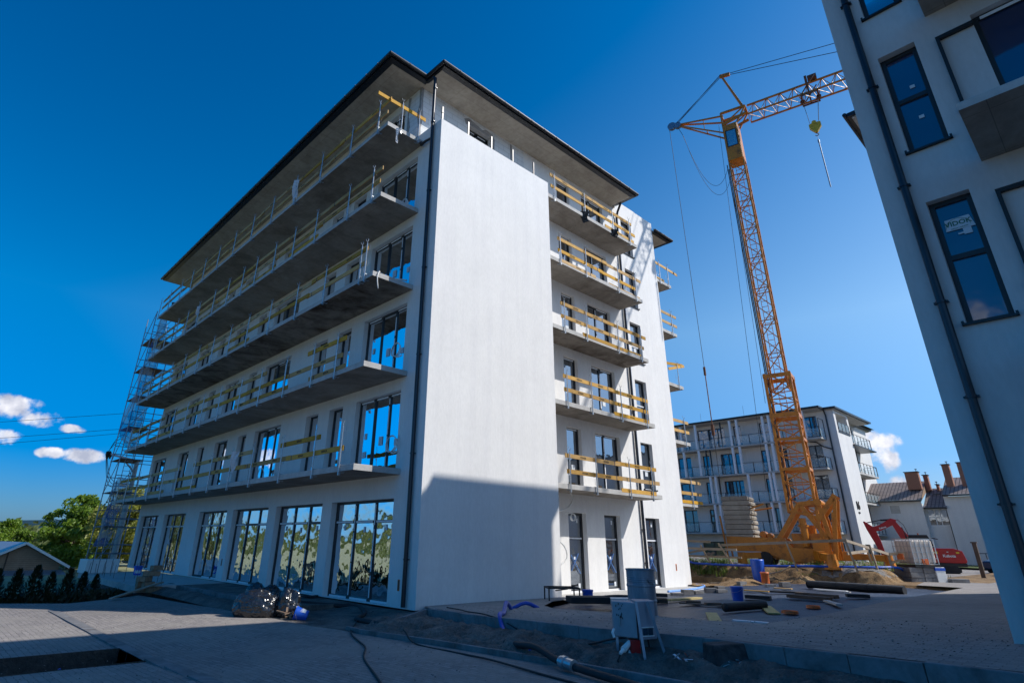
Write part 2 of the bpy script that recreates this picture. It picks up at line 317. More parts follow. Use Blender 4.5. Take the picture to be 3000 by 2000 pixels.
def net(t, p):
    n = noise(t, 1.1, 3, .4, stretch=(1, 1, .8), dist=.6); r = ramp(t, n.outputs['Fac'], [(.50, (.55, .60, .68)), (.505, (.05, .20, .52))])
    t.links.new(r.outputs[0], p.inputs['Base Color']); p.inputs['Roughness'].default_value = .5; p.inputs['Alpha'].default_value = .72
    tr = nd(t, 'ShaderNodeBsdfTranslucent'); t.links.new(r.outputs[0], tr.inputs['Color'])
    tp = nd(t, 'ShaderNodeBsdfTransparent')
    m1 = nd(t, 'ShaderNodeMixShader'); m1.inputs['Fac'].default_value = .5; m2 = nd(t, 'ShaderNodeMixShader'); m2.inputs['Fac'].default_value = .3
    t.links.new(p.outputs[0], m1.inputs[1]); t.links.new(tr.outputs[0], m1.inputs[2]); t.links.new(m1.outputs[0], m2.inputs[1]); t.links.new(tp.outputs[0], m2.inputs[2])
    t.links.new(m2.outputs[0], t.nodes['Material Output'].inputs['Surface'])
M['net'] = material('printed scaffold sheeting', net)
# ------------------------------------------------------------------ mesh helpers
class MB:
    def __init__(s): s.v = []; s.f = []; s.mi = []; s.cur = 0; s.uv = None
    def add(s, vs, fs):
        o = len(s.v); s.v += [tuple(v) for v in vs]; s.f += [tuple(i + o for i in f) for f in fs]; s.mi += [s.cur] * len(fs); return s
    def quad(s, a, b, c, d): return s.add([a, b, c, d], [(0, 1, 2, 3)])
    def box(s, x0, x1, y0, y1, z0, z1):
        if x0 > x1: x0, x1 = x1, x0
        if y0 > y1: y0, y1 = y1, y0
        if z0 > z1: z0, z1 = z1, z0
        return s.add([(x0, y0, z0), (x1, y0, z0), (x1, y1, z0), (x0, y1, z0), (x0, y0, z1), (x1, y0, z1), (x1, y1, z1), (x0, y1, z1)],
                     [(0, 3, 2, 1), (4, 5, 6, 7), (0, 1, 5, 4), (1, 2, 6, 5), (2, 3, 7, 6), (3, 0, 4, 7)])
    def bar(s, p, q, w, h=None, up=(0, 0, 1)):
        h = w if h is None else h
        p = Vector(p); q = Vector(q); d = (q - p).normalized(); u = Vector(up)
        if abs(d.dot(u)) > .98: u = Vector((1, 0, 0))
        a = d.cross(u).normalized() * w / 2; b = a.cross(d).normalized() * h / 2
        vs = [p - a - b, p + a - b, p + a + b, p - a + b, q - a - b, q + a - b, q + a + b, q - a + b]
        return s.add(vs, [(0, 1, 2, 3), (7, 6, 5, 4), (0, 4, 5, 1), (1, 5, 6, 2), (2, 6, 7, 3), (3, 7, 4, 0)])
    def tube(s, pts, r, n=8, cap=True):
        pts = [Vector(p) for p in pts]; rs = r if isinstance(r, (list, tuple)) else [r] * len(pts)
        o = len(s.v); ref = None
        for i, p in enumerate(pts):
            d = (pts[min(i + 1, len(pts) - 1)] - pts[max(i - 1, 0)]).normalized()
            if ref is None:
                ref = d.orthogonal().normalized()
            a = (ref - d * ref.dot(d)); a = a.normalized() if a.length > 1e-5 else d.orthogonal().normalized(); ref = a; b = d.cross(a)
            for k in range(n):
                t = 2 * math.pi * k / n; s.v.append(tuple(p + (a * math.cos(t) + b * math.sin(t)) * rs[i]))
        for i in range(len(pts) - 1):
            for k in range(n):
                k2 = (k + 1) % n; s.f.append((o + i * n + k, o + i * n + k2, o + (i + 1) * n + k2, o + (i + 1) * n + k)); s.mi.append(s.cur)
        if cap:
            s.f.append(tuple(o + k for k in range(n))[::-1]); s.mi.append(s.cur); s.f.append(tuple(o + (len(pts) - 1) * n + k for k in range(n))); s.mi.append(s.cur)
        return s
    def cyl(s, x, y, z0, z1, r, n=20, r2=None): return s.tube([(x, y, z0), (x, y, z1)], [r, r if r2 is None else r2], n)
    def lathe(s, prof, cx=0, cy=0, n=24):
        o = len(s.v)
        for (r, z) in prof:
            for k in range(n):
                t = 2 * math.pi * k / n; s.v.append((cx + r * math.cos(t), cy + r * math.sin(t), z))
        for i in range(len(prof) - 1):
            for k in range(n):
                k2 = (k + 1) % n; s.f.append((o + i * n + k, o + i * n + k2, o + (i + 1) * n + k2, o + (i + 1) * n + k)); s.mi.append(s.cur)
        return s
    def prism(s, poly, axis, a, b):
        # poly: 2-D points; axis 'x','y','z' = extrusion axis from a to b
        def P(p, t): return {'x': (t, p[0], p[1]), 'y': (p[0], t, p[1]), 'z': (p[0], p[1], t)}[axis]
        n = len(poly); vs = [P(p, a) for p in poly] + [P(p, b) for p in poly]
        return s.add(vs, [tuple(range(n))[::-1], tuple(range(n, 2 * n))] + [(i, (i + 1) % n, (i + 1) % n + n, i + n) for i in range(n)])
    def build(s, name, mats, parent=None, smooth=False, loc=None, fix=True, bevel=0):
        me = bpy.data.meshes.new(name); me.from_pydata(s.v, [], s.f)
        mats = mats if isinstance(mats, (list, tuple)) else [mats]
        for m in mats: me.materials.append(M[m] if isinstance(m, str) else m)
        me.polygons.foreach_set('material_index', s.mi)
        if smooth: me.polygons.foreach_set('use_smooth', [True] * len(s.f))
        if s.uv:
            l = me.uv_layers.new(name='UV'); l.data.foreach_set('uv', s.uv)
        me.update()
        if fix and len(s.f) < 20000:
            bm = bmesh.new(); bm.from_mesh(me); bmesh.ops.recalc_face_normals(bm, faces=bm.faces); bm.to_mesh(me); bm.free()
        o = bpy.data.objects.new(name, me); COL.objects.link(o)
        if parent: o.parent = parent
        if loc: o.location = loc
        if bevel:
            b = o.modifiers.new('bevel', 'BEVEL'); b.width = bevel; b.segments = 2; b.limit_method = 'ANGLE'
        return o
def tag(o, label, cat, group=None, kind=None):
    o['label'] = label; o['category'] = cat
    if group: o['group'] = group
    if kind: o['kind'] = kind
    return o
def thing(name, label, cat, loc=(0, 0, 0), rz=0, group=None):
    o = bpy.data.objects.new(name, None); COL.objects.link(o); o.location = loc; o.rotation_euler = (0, 0, rz); o.empty_display_size = .3
    return tag(o, label, cat, group)
def struct(o): o['kind'] = 'structure'; return o
def copy_child(src, parent, loc=None, name=None):
    c = src.copy(); COL.objects.link(c); c.parent = parent
    if loc is not None: c.location = loc
    return c
def text_mesh(txt, size, font=None, extrude=.0015, res=2, bold=0.0):
    cu = bpy.data.curves.new('lettering', 'FONT'); cu.body = txt; cu.size = size; cu.extrude = extrude; cu.resolution_u = res; cu.align_x = 'CENTER'; cu.align_y = 'CENTER'; cu.offset = bold
    ob = bpy.data.objects.new('lettering', cu); COL.objects.link(ob)
    dg = bpy.context.evaluated_depsgraph_get(); me = bpy.data.meshes.new_from_object(ob.evaluated_get(dg))
    vs = [tuple(v.co) for v in me.vertices]; fs = [tuple(p.vertices) for p in me.polygons]
    bpy.data.objects.remove(ob); bpy.data.meshes.remove(me); bpy.data.curves.remove(cu)
    return vs, fs
def place_text(mb, tm, origin, ux, uy, mi):
    vs, fs = tm; ux = Vector(ux); uy = Vector(uy); uz = ux.cross(uy); o = Vector(origin); c = mb.cur; mb.cur = mi
    mb.add([o + ux * v[0] + uy * v[1] + uz * v[2] for v in vs], fs); mb.cur = c
def poly_sheet(name, pts, zf, mat, step=None, tri=True):
    bm = bmesh.new(); vs = [bm.verts.new((p[0], p[1], 0)) for p in pts]; f = bm.faces.new(vs)
    if step:
        xs = [p[0] for p in pts]; ys = [p[1] for p in pts]
        for i in range(int((max(xs) - min(xs)) / step)):
            bmesh.ops.bisect_plane(bm, geom=bm.verts[:] + bm.edges[:] + bm.faces[:], plane_co=(min(xs) + (i + 1) * step, 0, 0), plane_no=(1, 0, 0))
        for i in range(int((max(ys) - min(ys)) / step)):
            bmesh.ops.bisect_plane(bm, geom=bm.verts[:] + bm.edges[:] + bm.faces[:], plane_co=(0, min(ys) + (i + 1) * step, 0), plane_no=(0, 1, 0))
    for v in bm.verts: v.co.z = zf(v.co.x, v.co.y)
    bmesh.ops.triangulate(bm, faces=bm.faces[:]); bmesh.ops.recalc_face_normals(bm, faces=bm.faces)
    if sum(f.normal.z for f in bm.faces) < 0: bmesh.ops.reverse_faces(bm, faces=bm.faces)
    me = bpy.data.meshes.new(name); bm.to_mesh(me); bm.free(); me.materials.append(M[mat])
    o = bpy.data.objects.new(name, me); COL.objects.link(o); return o
from mathutils import noise as mn
def fbm(x, y, z=0, o=5): return mn.fractal(Vector((x, y, z)), 1.0, 2.0, o)
# ------------------------------------------------------------------ facade helpers
class Face:
    def __init__(s, axis, pl): s.a = axis; s.pl = pl
    def P(s, u, d, z): return (s.pl + d, u, z) if s.a == 'x' else (u, s.pl + d, z)
    def box(s, mb, u0, u1, d0, d1, z0, z1):
        a = s.P(u0, d0, z0); b = s.P(u1, d1, z1); mb.box(a[0], b[0], a[1], b[1], a[2], b[2])
def wall(mb, F, u0, u1, z0, z1, ops, rv=.24, rvmi=None):
    us = sorted({u0, u1} | {o[0] for o in ops} | {o[1] for o in ops}); zs = sorted({z0, z1} | {o[2] for o in ops} | {o[3] for o in ops})
    us = [u for u in us if u0 - 1e-6 <= u <= u1 + 1e-6]; zs = [z for z in zs if z0 - 1e-6 <= z <= z1 + 1e-6]
    for i in range(len(us) - 1):
        for j in range(len(zs) - 1):
            uc = (us[i] + us[i + 1]) / 2; zc = (zs[j] + zs[j + 1]) / 2
            if any(o[0] < uc < o[1] and o[2] < zc < o[3] for o in ops): continue
            mb.quad(F.P(us[i], 0, zs[j]), F.P(us[i + 1], 0, zs[j]), F.P(us[i + 1], 0, zs[j + 1]), F.P(us[i], 0, zs[j + 1]))
    for (a, b, c, d) in ops:
        mb.quad(F.P(a, 0, c), F.P(a, rv, c), F.P(a, rv, d), F.P(a, 0, d)); mb.quad(F.P(b, 0, c), F.P(b, 0, d), F.P(b, rv, d), F.P(b, rv, c))
        mb.quad(F.P(a, 0, d), F.P(a, rv, d), F.P(b, rv, d), F.P(b, 0, d)); mb.quad(F.P(a, 0, c), F.P(b, 0, c), F.P(b, rv, c), F.P(a, rv, c))
def window(F, parent, u0, u1, z0, z1, cols=(0, 1), rows=(0, 1), inset=.17, fw=.065, pane='pane', tape=0, sill=0, stickers=(), name='window', label=None):
    fr = MB(); d0 = inset; d1 = inset + .07
    F.box(fr, u0, u0 + fw, d0, d1, z0, z1); F.box(fr, u1 - fw, u1, d0, d1, z0, z1)
    F.box(fr, u0 + fw, u1 - fw, d0, d1, z0, z0 + fw); F.box(fr, u0 + fw, u1 - fw, d0, d1, z1 - fw, z1)
    w = u1 - u0; h = z1 - z0
    cu = [u0 + w * c for c in cols[1:-1]]; rz = [z0 + h * r for r in rows[1:-1]]
    for c in cu: F.box(fr, c - fw * .6, c + fw * .6, d0 - .004, d1, z0 + fw, z1 - fw)
    for r in rz:
        e = [u0 + fw] + [x for c in cu for x in (c - fw * .6, c + fw * .6)] + [u1 - fw]
        for i in range(0, len(e), 2): F.box(fr, e[i], e[i + 1], d0 - .002, d1, r - fw * .55, r + fw * .55)
    o = fr.build(name, 'frame', parent)
    if label: o['label'] = label
    g = MB(); us = [u0] + cu + [u1]; zs = [z0] + rz + [z1]
    for i in range(len(us) - 1):
        for j in range(len(zs) - 1):
            tl = random.uniform(-.006, .006); t2 = random.uniform(-.006, .006)
            g.quad(F.P(us[i], inset + .035 + tl, zs[j]), F.P(us[i + 1], inset + .035 - tl, zs[j]), F.P(us[i + 1], inset + .035 - tl + t2, zs[j + 1]), F.P(us[i], inset + .035 + tl + t2, zs[j + 1]))
    g.build('pane', pane, o, fix=False)
    if tape:
        t = MB(); dd = d0 - .008
        for c in cu[:1] if tape == 2 else cu:
            z = z0 + .1
            while z < z1 - .3:
                L = random.uniform(.35, .9); F.box(t, c - .028, c + .024, dd, dd + .003, z, min(z + L, z1 - .12)); z += L + random.uniform(.04, .12)
        for i in range(len(us) - 1):
            for zz in ([z1 - .055] if not rz else [rz[0], z0 + .03]):
                if random.random() < .85: F.box(t, us[i] + .10, us[i + 1] - .10, dd, dd + .003, zz - .028, zz + .028)
        t.build('protective_tape', 'tape', o)
    if sill:
        s_ = MB(); F.box(s_, u0 - .04, u1 + .04, -.06, inset, z0 - .03, z0 + .001); F.box(s_, u0 - .045, u0 - .015, -.065, .03, z0 - .03, z0 + .035); F.box(s_, u1 + .015, u1 + .045, -.065, .03, z0 - .03, z0 + .035)
        s_.build('sill', 'sheet_dark', o)
    if stickers:
        s_ = MB()
        for (fu, fz, a, b) in stickers:
            uu = u0 + w * fu; zz = z0 + h * fz; F.box(s_, uu - a / 2, uu + a / 2, inset + .018, inset + .021, zz - b / 2, zz + b / 2)
        s_.build('label_sticker', 'paper', o)
    return o
ST = 2.985; B1 = 3.46; TH = .17
# ------------------------------------------------------------------ main apartment block
A = thing('apartment_building', 'large white apartment block under construction with long concrete balconies and a blank corner wall', 'building')
FL = Face('x', 0.0); FR = Face('y', 1.4)
LW = [(1.35, 4.0, 3), (4.88, 5.85, 1), (6.70, 7.65, 1), (9.88, 12.5, 3), (13.45, 14.38, 1), (15.7, 17.38, 2), (18.88, 19.82, 1), (21.25, 22.98, 2), (25.3, 27.85, 3)]
GW = [(1.31, 4.91), (5.55, 9.15), (9.85, 13.43), (14.14, 17.68), (19.65, 23.2), (24.3, 27.8)]
RW = [(8.2, 9.15, 1), (10.1, 11.88, 2), (13.53, 14.5, 1)]
GR = [(8.1, 9.2), (10.38, 11.48), (13.38, 14.5)]
opL = [(a, b, .02, 2.81) for a, b in GW]
for i in range(5):
    b = B1 + ST * i
    for k, (u0, u1, n) in enumerate(LW):
        if i == 4 and k == 0: u0 = 2.45
        opL.append((u0, u1, b + TH + .03, b + 2.6 - (.02 if i == 4 else 0)))
opL2 = [(a if a >= 1.4 else 1.4, b, c, d) for a, b, c, d in opL]
w = MB()
# whole left facade up to the top-storey slab, then the top storey set between corner masonry and slab
wall(w, FL, 0.0, 28.35, 0, 15.4, [o for o in opL if o[2] < 15.4])
w.quad((0, 0, 15.4), (0, 1.4, 15.4), (0, 1.4, 15.97), (0, 0, 15.97))
wall(w, FL, 2.3, 28.35, 15.4, 18.38, [o for o in opL if o[2] > 15.4])
opR = [(a, b, .02, 2.79) for a, b in GR]
for i in range(5):
    b = B1 + ST * i
    for k, (u0, u1, n) in enumerate(RW): opR.append((u0, u1, (b + TH + .03) if k < 2 else b + .52, b + 2.6))
wall(w, FR, 5.9, 12.95, 0, 18.38, [o for o in opR if o[1] < 12.9])
# corner tower reaching above the eaves
wall(w, FR, 12.95, 16.75, 0, 18.98, [o for o in opR if o[0] > 12.9])
w.quad((16.75, 1.4, 0), (16.75, 28.35, 0), (16.75, 28.35, 18.38), (16.75, 1.4, 18.38)); w.quad((16.75, 1.4, 18.38), (16.75, 6, 18.38), (16.75, 6, 18.98), (16.75, 1.4, 18.98))
w.quad((12.95, 1.4, 18.38), (12.95, 6, 18.38), (12.95, 6, 18.98), (12.95, 1.4, 18.98)); w.quad((12.95, 6, 18.38), (16.75, 6, 18.38), (16.75, 6, 18.98), (12.95, 6, 18.98)); w.quad((12.95, 1.4, 18.98), (16.75, 1.4, 18.98), (16.75, 6, 18.98), (12.95, 6, 18.98))
w.box(13.6, 15.1, 1.43, 1.7, 18.98, 19.05); w.box(15.1, 15.9, 1.43, 1.7, 18.98, 19.02)
w.quad((0, 28.35, 0), (16.75, 28.35, 0), (16.75, 28.35, 18.38), (0, 28.35, 18.38))
# blank corner block
w.quad((0, 0, 0), (5.9, 0, 0), (5.9, 0, 15.97), (0, 0, 15.97)); w.quad((5.9, 0, 0), (5.9, 1.4, 0), (5.9, 1.4, 15.97), (5.9, 0, 15.97))
w.quad((.2, .2, 15.97), (5.7, .2, 15.97), (5.7, .2, 15.5), (.2, .2, 15.5)); w.quad((.2, .2, 15.97), (.2, 1.4, 15.97), (.2, 1.4, 15.5), (.2, .2, 15.5)); w.quad((5.7, .2, 15.97), (5.7, 1.4, 15.97), (5.7, 1.4, 15.5), (5.7, .2, 15.5))
w.quad((0, 0, 15.97), (5.9, 0, 15.97), (5.7, .2, 15.97), (.2, .2, 15.97)); w.quad((0, 0, 15.97), (.2, .2, 15.97), (.2, 1.4, 15.97), (0, 1.4, 15.97)); w.quad((5.9, 0, 15.97), (5.9, 1.4, 15.97), (5.7, 1.4, 15.97), (5.7, .2, 15.97)); w.quad((.2, .2, 15.5), (5.7, .2, 15.5), (5.7, 1.4, 15.5), (.2, 1.4, 15.5))
w.build('wall', 'plaster', A)
w = MB(); wall(w, FR, 0.0, 5.9, 15.5, 18.38, [(2.5, 3.85, 15.75, 18.0)]); wall(w, FL, 1.4, 2.3, 15.4, 18.38, [])
w.build('blockwork', 'aac', A)
dk = MB(); dk.box(.3, 16.5, 1.9, 28, 18.39, 18.42); 
# mortar patches round the top-storey window and corner
mt = MB()
def patch(pts, z=1.395): mt.add([(x, z, zz) for x, zz in pts], [tuple(range(len(pts)))])
patch([(2.35, 17.9), (2.25, 18.15), (2.5, 18.3), (3.0, 18.2), (3.3, 18.12), (3.5, 18.25), (3.9, 18.2), (4.05, 18.0), (4.0, 17.2), (4.1, 16.6), (3.95, 15.9), (3.85, 15.9), (3.85, 18.0), (2.5, 18.0)])
patch([(0.0, 18.38), (.10, 18.38), (.08, 17.6), (.14, 17.0), (.05, 16.4), (.1, 15.7), (0, 15.7)]); patch([(5.0, 18.3), (5.12, 18.3), (5.1, 17.2), (5.18, 16.3), (5.05, 16.3)])
mt.add([(-.004, y, z) for y, z in [(1.4, 18.38), (1.55, 18.38), (1.5, 17.6), (1.62, 17.2), (1.52, 16.6), (1.4, 16.5)]], [tuple(range(6))]); mt.add([(-.004, y, z) for y, z in [(2.28, 18.38), (2.1, 18.3), (2.2, 17.4), (2.05, 16.8), (2.22, 16.2), (2.28, 15.7)]], [tuple(range(6))])
mt.build('mortar_patch', simple('fresh mortar', (.30, .29, .29), .95), A, fix=False)
# windows
for k, (a, b) in enumerate(GW):
    window(FL, A, a, b, .02, 2.81, cols=(0, .34, .66, 1), rows=(0, .78, 1), pane='pane_shop', tape=1, inset=.2, fw=.075, stickers=((.17, .72, .10, .16), (.5, .70, .10, .16), (.83, .72, .10, .16)) if k < 2 else ())
random.seed(3)
for i in range(5):
    b = B1 + ST * i
    for k, (u0, u1, n) in enumerate(LW):
        if i == 4 and k == 0: u0 = 2.45
        cols = {1: (0, 1), 2: (0, .55, 1), 3: (0, .32, .64, 1)}[n]
        stk = ((.15, .35, .16, .2), (.47, .4, .22, .28), (.82, .5, .14, .2), (.82, .25, .2, .2)) if k == 0 and i in (0, 1, 2) else (((.5, .4, .12, .16),) if random.random() < .3 else ())
        window(FL, A, u0, u1, b + TH + .03, b + 2.6 - (.02 if i == 4 else 0), cols=cols, tape=2 if n > 1 else (1 if random.random() < .5 else 0), stickers=stk, inset=.2 if n == 1 else .18)
for k, (a, b) in enumerate(GR): window(FR, A, a, b, .02, 2.79, cols=(0, 1), rows=(0, .67, 1), tape=1, fw=.10, inset=.2, stickers=((.7, .9, .1, .16), (.5, .42, .1, .1), (.7, .08, .12, .16)))
for i in range(5):
    b = B1 + ST * i
    for k, (u0, u1, n) in enumerate(RW):
        window(FR, A, u0, u1, (b + TH + .03) if k < 2 else b + .52, b + 2.6, cols={1: (0, 1), 2: (0, .45, 1)}[n], rows=(0, 1) if k < 2 else (0, .42, 1), tape=2 if n == 2 else 1, sill=k == 2, stickers=((.6, .35, .22, .22),) if (i + k) % 2 == 0 else ())
window(FR, A, 2.5, 3.85, 15.75, 18.0, cols=(0, .5, 1), tape=2, inset=.3)
# blue crosses taped on the ground-floor door panes
for a, b in GR:
    c = (a + b) / 2; t = MB(); t.bar((c - .25, 1.4 + .19, .75), (c + .2, 1.4 + .19, 1.35), .05, .004); t.bar((c + .28, 1.4 + .186, .65), (c - .25, 1.4 + .186, 1.30), .05, .004)
    t.build('tape_cross', 'blue_film', A)
# balcony slabs
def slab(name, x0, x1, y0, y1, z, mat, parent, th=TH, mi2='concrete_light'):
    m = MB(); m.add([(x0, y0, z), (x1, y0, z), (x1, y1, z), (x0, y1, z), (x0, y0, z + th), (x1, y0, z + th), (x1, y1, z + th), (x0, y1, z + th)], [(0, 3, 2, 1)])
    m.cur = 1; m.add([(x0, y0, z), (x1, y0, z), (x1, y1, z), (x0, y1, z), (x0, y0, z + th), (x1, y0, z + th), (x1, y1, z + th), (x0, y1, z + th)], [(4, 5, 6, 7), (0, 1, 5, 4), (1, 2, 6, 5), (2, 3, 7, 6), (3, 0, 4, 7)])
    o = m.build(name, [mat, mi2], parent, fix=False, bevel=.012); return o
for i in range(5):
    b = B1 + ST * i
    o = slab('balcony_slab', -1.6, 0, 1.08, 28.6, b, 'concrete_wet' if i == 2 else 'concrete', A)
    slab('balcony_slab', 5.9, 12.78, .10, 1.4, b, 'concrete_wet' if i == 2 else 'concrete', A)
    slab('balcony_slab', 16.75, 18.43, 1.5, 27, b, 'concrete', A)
# roof: soffit slab, dark edge and low metal roof
so = MB(); zs = 18.38
for (x0, x1, y0, y1) in ((-1.57, 12.95, 1.3, 29.0), (-1.57, 0.0, 1.21, 1.3), (0, 12.68, .15, 1.3), (12.95, 16.75, 6, 29.0), (16.75, 18.4, 1.45, 29.0)): so.box(x0, x1, y0, y1, zs, zs + .17)
so.build('soffit', concrete('pale soffit concrete', (.50, .45, .375), .35), A, fix=False)
rf = MB()
out_ = [(-1.78, 1.0), (-.06, 1.0), (-.06, -.06), (12.86, -.06), (12.86, 1.36), (12.93, 1.36), (12.93, 6.03), (16.77, 6.03), (16.77, 1.3), (18.62, 1.3), (18.62, 29.25), (-1.78, 29.25)]
in_ = [(-1.57, 1.21), (0.0, 1.21), (0.0, .15), (12.68, .15), (12.68, 1.30), (12.95, 1.30), (12.95, 6), (16.75, 6), (16.75, 1.45), (18.4, 1.45), (18.4, 29), (-1.57, 29)]
n = len(out_)
for i in range(n):
    j = (i + 1) % n
    if i in (4, 5, 6, 7): continue
    (a, b), (c, d) = out_[i], out_[j]; (e, f), (g, h) = in_[i], in_[j]
    rf.quad((a, b, zs + .03), (c, d, zs + .03), (c, d, zs + .25), (a, b, zs + .25)); rf.quad((e, f, zs + .0), (g, h, zs + .0), (c, d, zs + .03), (a, b, zs + .03)); rf.quad((e, f, zs - .0), (g, h, zs - .0), (g, h, zs + .25), (e, f, zs + .25))
rf.add([(-1.78, 1.0, zs + .25), (-.06, 1.0, zs + .25), (12.86, -.06, zs + .25), (18.62, 1.3, zs + .25), (18.62, 29.25, zs + .25), (-1.78, 29.25, zs + .25), (6, 9, 20.0), (10.5, 9, 20.0), (10.5, 21, 20.0), (6, 21, 20.0), (-.06, -.06, zs + .25), (12.86, 6, zs + .25), (18.62, 6, zs + .25)],
       [(0, 1, 6), (5, 0, 6, 9), (1, 10, 6), (10, 2, 7, 6), (2, 11, 7), (11, 12, 7), (12, 4, 8, 7), (4, 5, 9, 8), (6, 7, 8, 9)])
ro = rf.build('roof', 'sheet_dark', A, fix=False)
gu = MB()
def gutter(a, b, r=.075):
    gu.tube([a, b], r, 10)
    L = (Vector(b) - Vector(a)); k = int(L.length / .8)
    for q in range(1, k):
        p = Vector(a) + L * q / k; dd = L.normalized() * .015; gu.tube([p - dd, p + dd], r + .012, 10)
zz = zs + .14
gutter((-1.86, .92, zz), (-1.86, 29.3, zz)); gutter((-1.9, .92, zz), (-.1, .92, zz)); gutter((-.14, .95, zz), (-.14, -.15, zz)); gutter((-.18, -.14, zz), (12.95, -.14, zz)); gutter((12.94, -.14, zz), (12.94, 1.25, zz)); gutter((16.8, 1.22, zz), (18.7, 1.22, zz)); gutter((18.7, 1.22, zz), (18.7, 29, zz))
gu.build('gutter', 'sheet_dark', ro)
def pipe(pts, r=.055, clips=(), parent=A, mat='pipe_dark', ax='x'):
    m = MB(); m.tube(pts, r, 12)
    for (x, y, z) in clips:
        m.tube([(x, y, z - .02), (x, y, z + .02)], r + .012, 12)
        if ax == 'x': m.box(x - .012, x + .06, y - r - .035, y + r + .035, z - .012, z + .012)
        else: m.box(x - r - .035, x + r + .035, y - .012, y + .06, z - .012, z + .012)
    return m.build('downpipe', mat, parent, smooth=False)
pipe([(-.12, .98, 18.42), (-.10, .9, 18.24), (-.10, .5, 18.2), (-.09, .42, 18.1), (-.09, .42, .05)], .062, [(-.09, .42, z) for z in (1.2, 4, 7, 10, 13, 16, 17.6)])
pipe([(-.09, .45, 15.28), (-.12, .75, 15.30), (-.12, 1.02, 15.28), (-.07, 1.12, 15.45)], [.045, .05, .06, .075])
pipe([(12.9, .9, 18.42), (13.02, 1.2, 18.1), (13.05, 1.31, 17.8), (13.05, 1.31, .05)], .06, [(13.05, 1.31, z) for z in (1, 2.3, 4.4, 7.4, 10.4, 13.4, 16.4)], ax='y')
pipe([(13.20, 1.35, 18.2), (13.20, 1.35, .05)], .022, mat='steel', ax='y')
# steel stub posts along the terrace parapet
for x, hgt in ((.14, 16.68), (1.43, 16.72), (2.67, 16.71), (3.89, 16.72), (5.16, 16.72)):
    m = MB(); m.box(x - .03, x + .03, .13, .17, 15.97, hgt); 
    if x < 1: m.box(x - .045, x + .045, .115, .185, 16.40, 16.43)
    m.build('parapet_post', 'sheet_dark', A)
# small electrical recesses left in the plaster
for F, u, z in ((FL, .80, .55), (FL, 13.75, .72), (FR, 15.55, .8)):
    m = MB(); F.box(m, u - .05, u + .05, -.004, .0, z - .14, z + .14); m.cur = 1; F.box(m, u - .035, u + .035, -.008, -.004, z - .11, z + .11); m.build('socket_recess', ['orange', 'rust'], A)
ex = MB()
for (y, z) in ((6.95, 3.05), (11.6, 3.02), (4.45, 6.35)): ex.box(-.01, 0, y, y + .03, z, z + .03)
# ------------------------------------------------------------------ temporary guard rails
TXT = text_mesh('RENGA', .105, bold=.002); TXT2 = text_mesh('SAGA', .105, bold=.002)
def post_mesh():
    m = MB()                                    # outward = -x, origin = upper outer edge of the slab
    m.tube([(-.055, 0, -.27), (-.055, 0, 1.12)], .021, 8); m.tube([(-.055, 0, .1), (-.055, 0, .45)], .026, 8)
    m.tube([(-.055, 0, 1.12), (-.055, 0, 1.2), (-.02, .0, 1.27), (-.03, .05, 1.33)], .008, 6); m.tube([(-.055, 0, 1.16), (-.11, 0, 1.19), (-.12, 0, 1.24)], .008, 6)
    m.box(-.075, .12, -.02, .02, -.215, -.19); m.box(.09, .12, -.05, .05, -.2, -.185); m.box(-.07, -.005, -.03, .03, -.28, -.19); m.box(-.04, .10, -.018, .018, .005, .02)
    for z in (.0 + .36, .93): m.tube([(-.04, .03, z), (.07, .03, z), (.075, .03, z + .2)], .007, 5)
    m.tube([(-.05, .02, .06), (-.05, .10, .08), (-.05, .10, .30), (-.05, .02, .33)], .007, 5)
    return m
_pm = post_mesh().build('post', 'steel', None, smooth=False)
_pm_mesh = _pm.data; bpy.data.objects.remove(_pm)
def add_post(parent, x, y, z, rz=0):
    o = bpy.data.objects.new('post', _pm_mesh); COL.objects.link(o); o.parent = parent; o.location = (x, y, z); o.rotation_euler = (0, 0, rz); return o
def add_board(parent, axis, pl, a, b, zc, k, text=None, flip=False, tilt=0):
    # board running along axis ('y' on the left facade, 'x' on the right one), outer face at pl
    L = b - a; m = MB(); m.box(0, L, 0, .034, -.075, .075)
    if text:
        for c in ([.5 * L] if L < 3 else [.3 * L, .72 * L]):
            if axis == 'y': place_text(m, text, (c, -.002, 0), (-1, 0, 0) if not flip else (1, 0, 0), (0, 0, 1) if not flip else (0, 0, -1), 1)
            else: place_text(m, text, (c, -.002, 0), (1, 0, 0) if not flip else (-1, 0, 0), (0, 0, 1) if not flip else (0, 0, -1), 1)
    # black band at the lap
    m.cur = 2; m.box(L - .42, L - .36, -.001, .035, -.076, .076)
    o = m.build('board', ['board', 'ink', 'timber_dark'], parent, fix=False)
    if axis == 'y': o.matrix_local = Matrix.Translation((pl + k, a, zc)) @ Matrix(((0, 1, 0, 0), (1, 0, 0, 0), (0, 0, 1, 0), (0, 0, 0, 1))) @ Matrix.Rotation(tilt, 4, 'Y')
    else: o.location = (a, pl + k, zc); o.rotation_euler = (0, tilt, 0)
    return o
def run(parent, axis, pl, segs, z0, texts=True, step=3.9, flips=False):
    q = 0
    for (a, b, h) in segs:
        c = a; 
        while c < b - .2:
            e = min(b, c + step * random.uniform(.85, 1.05))
            if b - e < .8: e = b
            add_board(parent, axis, pl, c, min(b, e + .22 * (e < b)), z0 + h + random.uniform(-.02, .02), .036 * (q % 2), TXT if random.random() < .72 and texts else None, flips and random.random() < .75, random.uniform(-.004, .004)); q += 1
            c = e
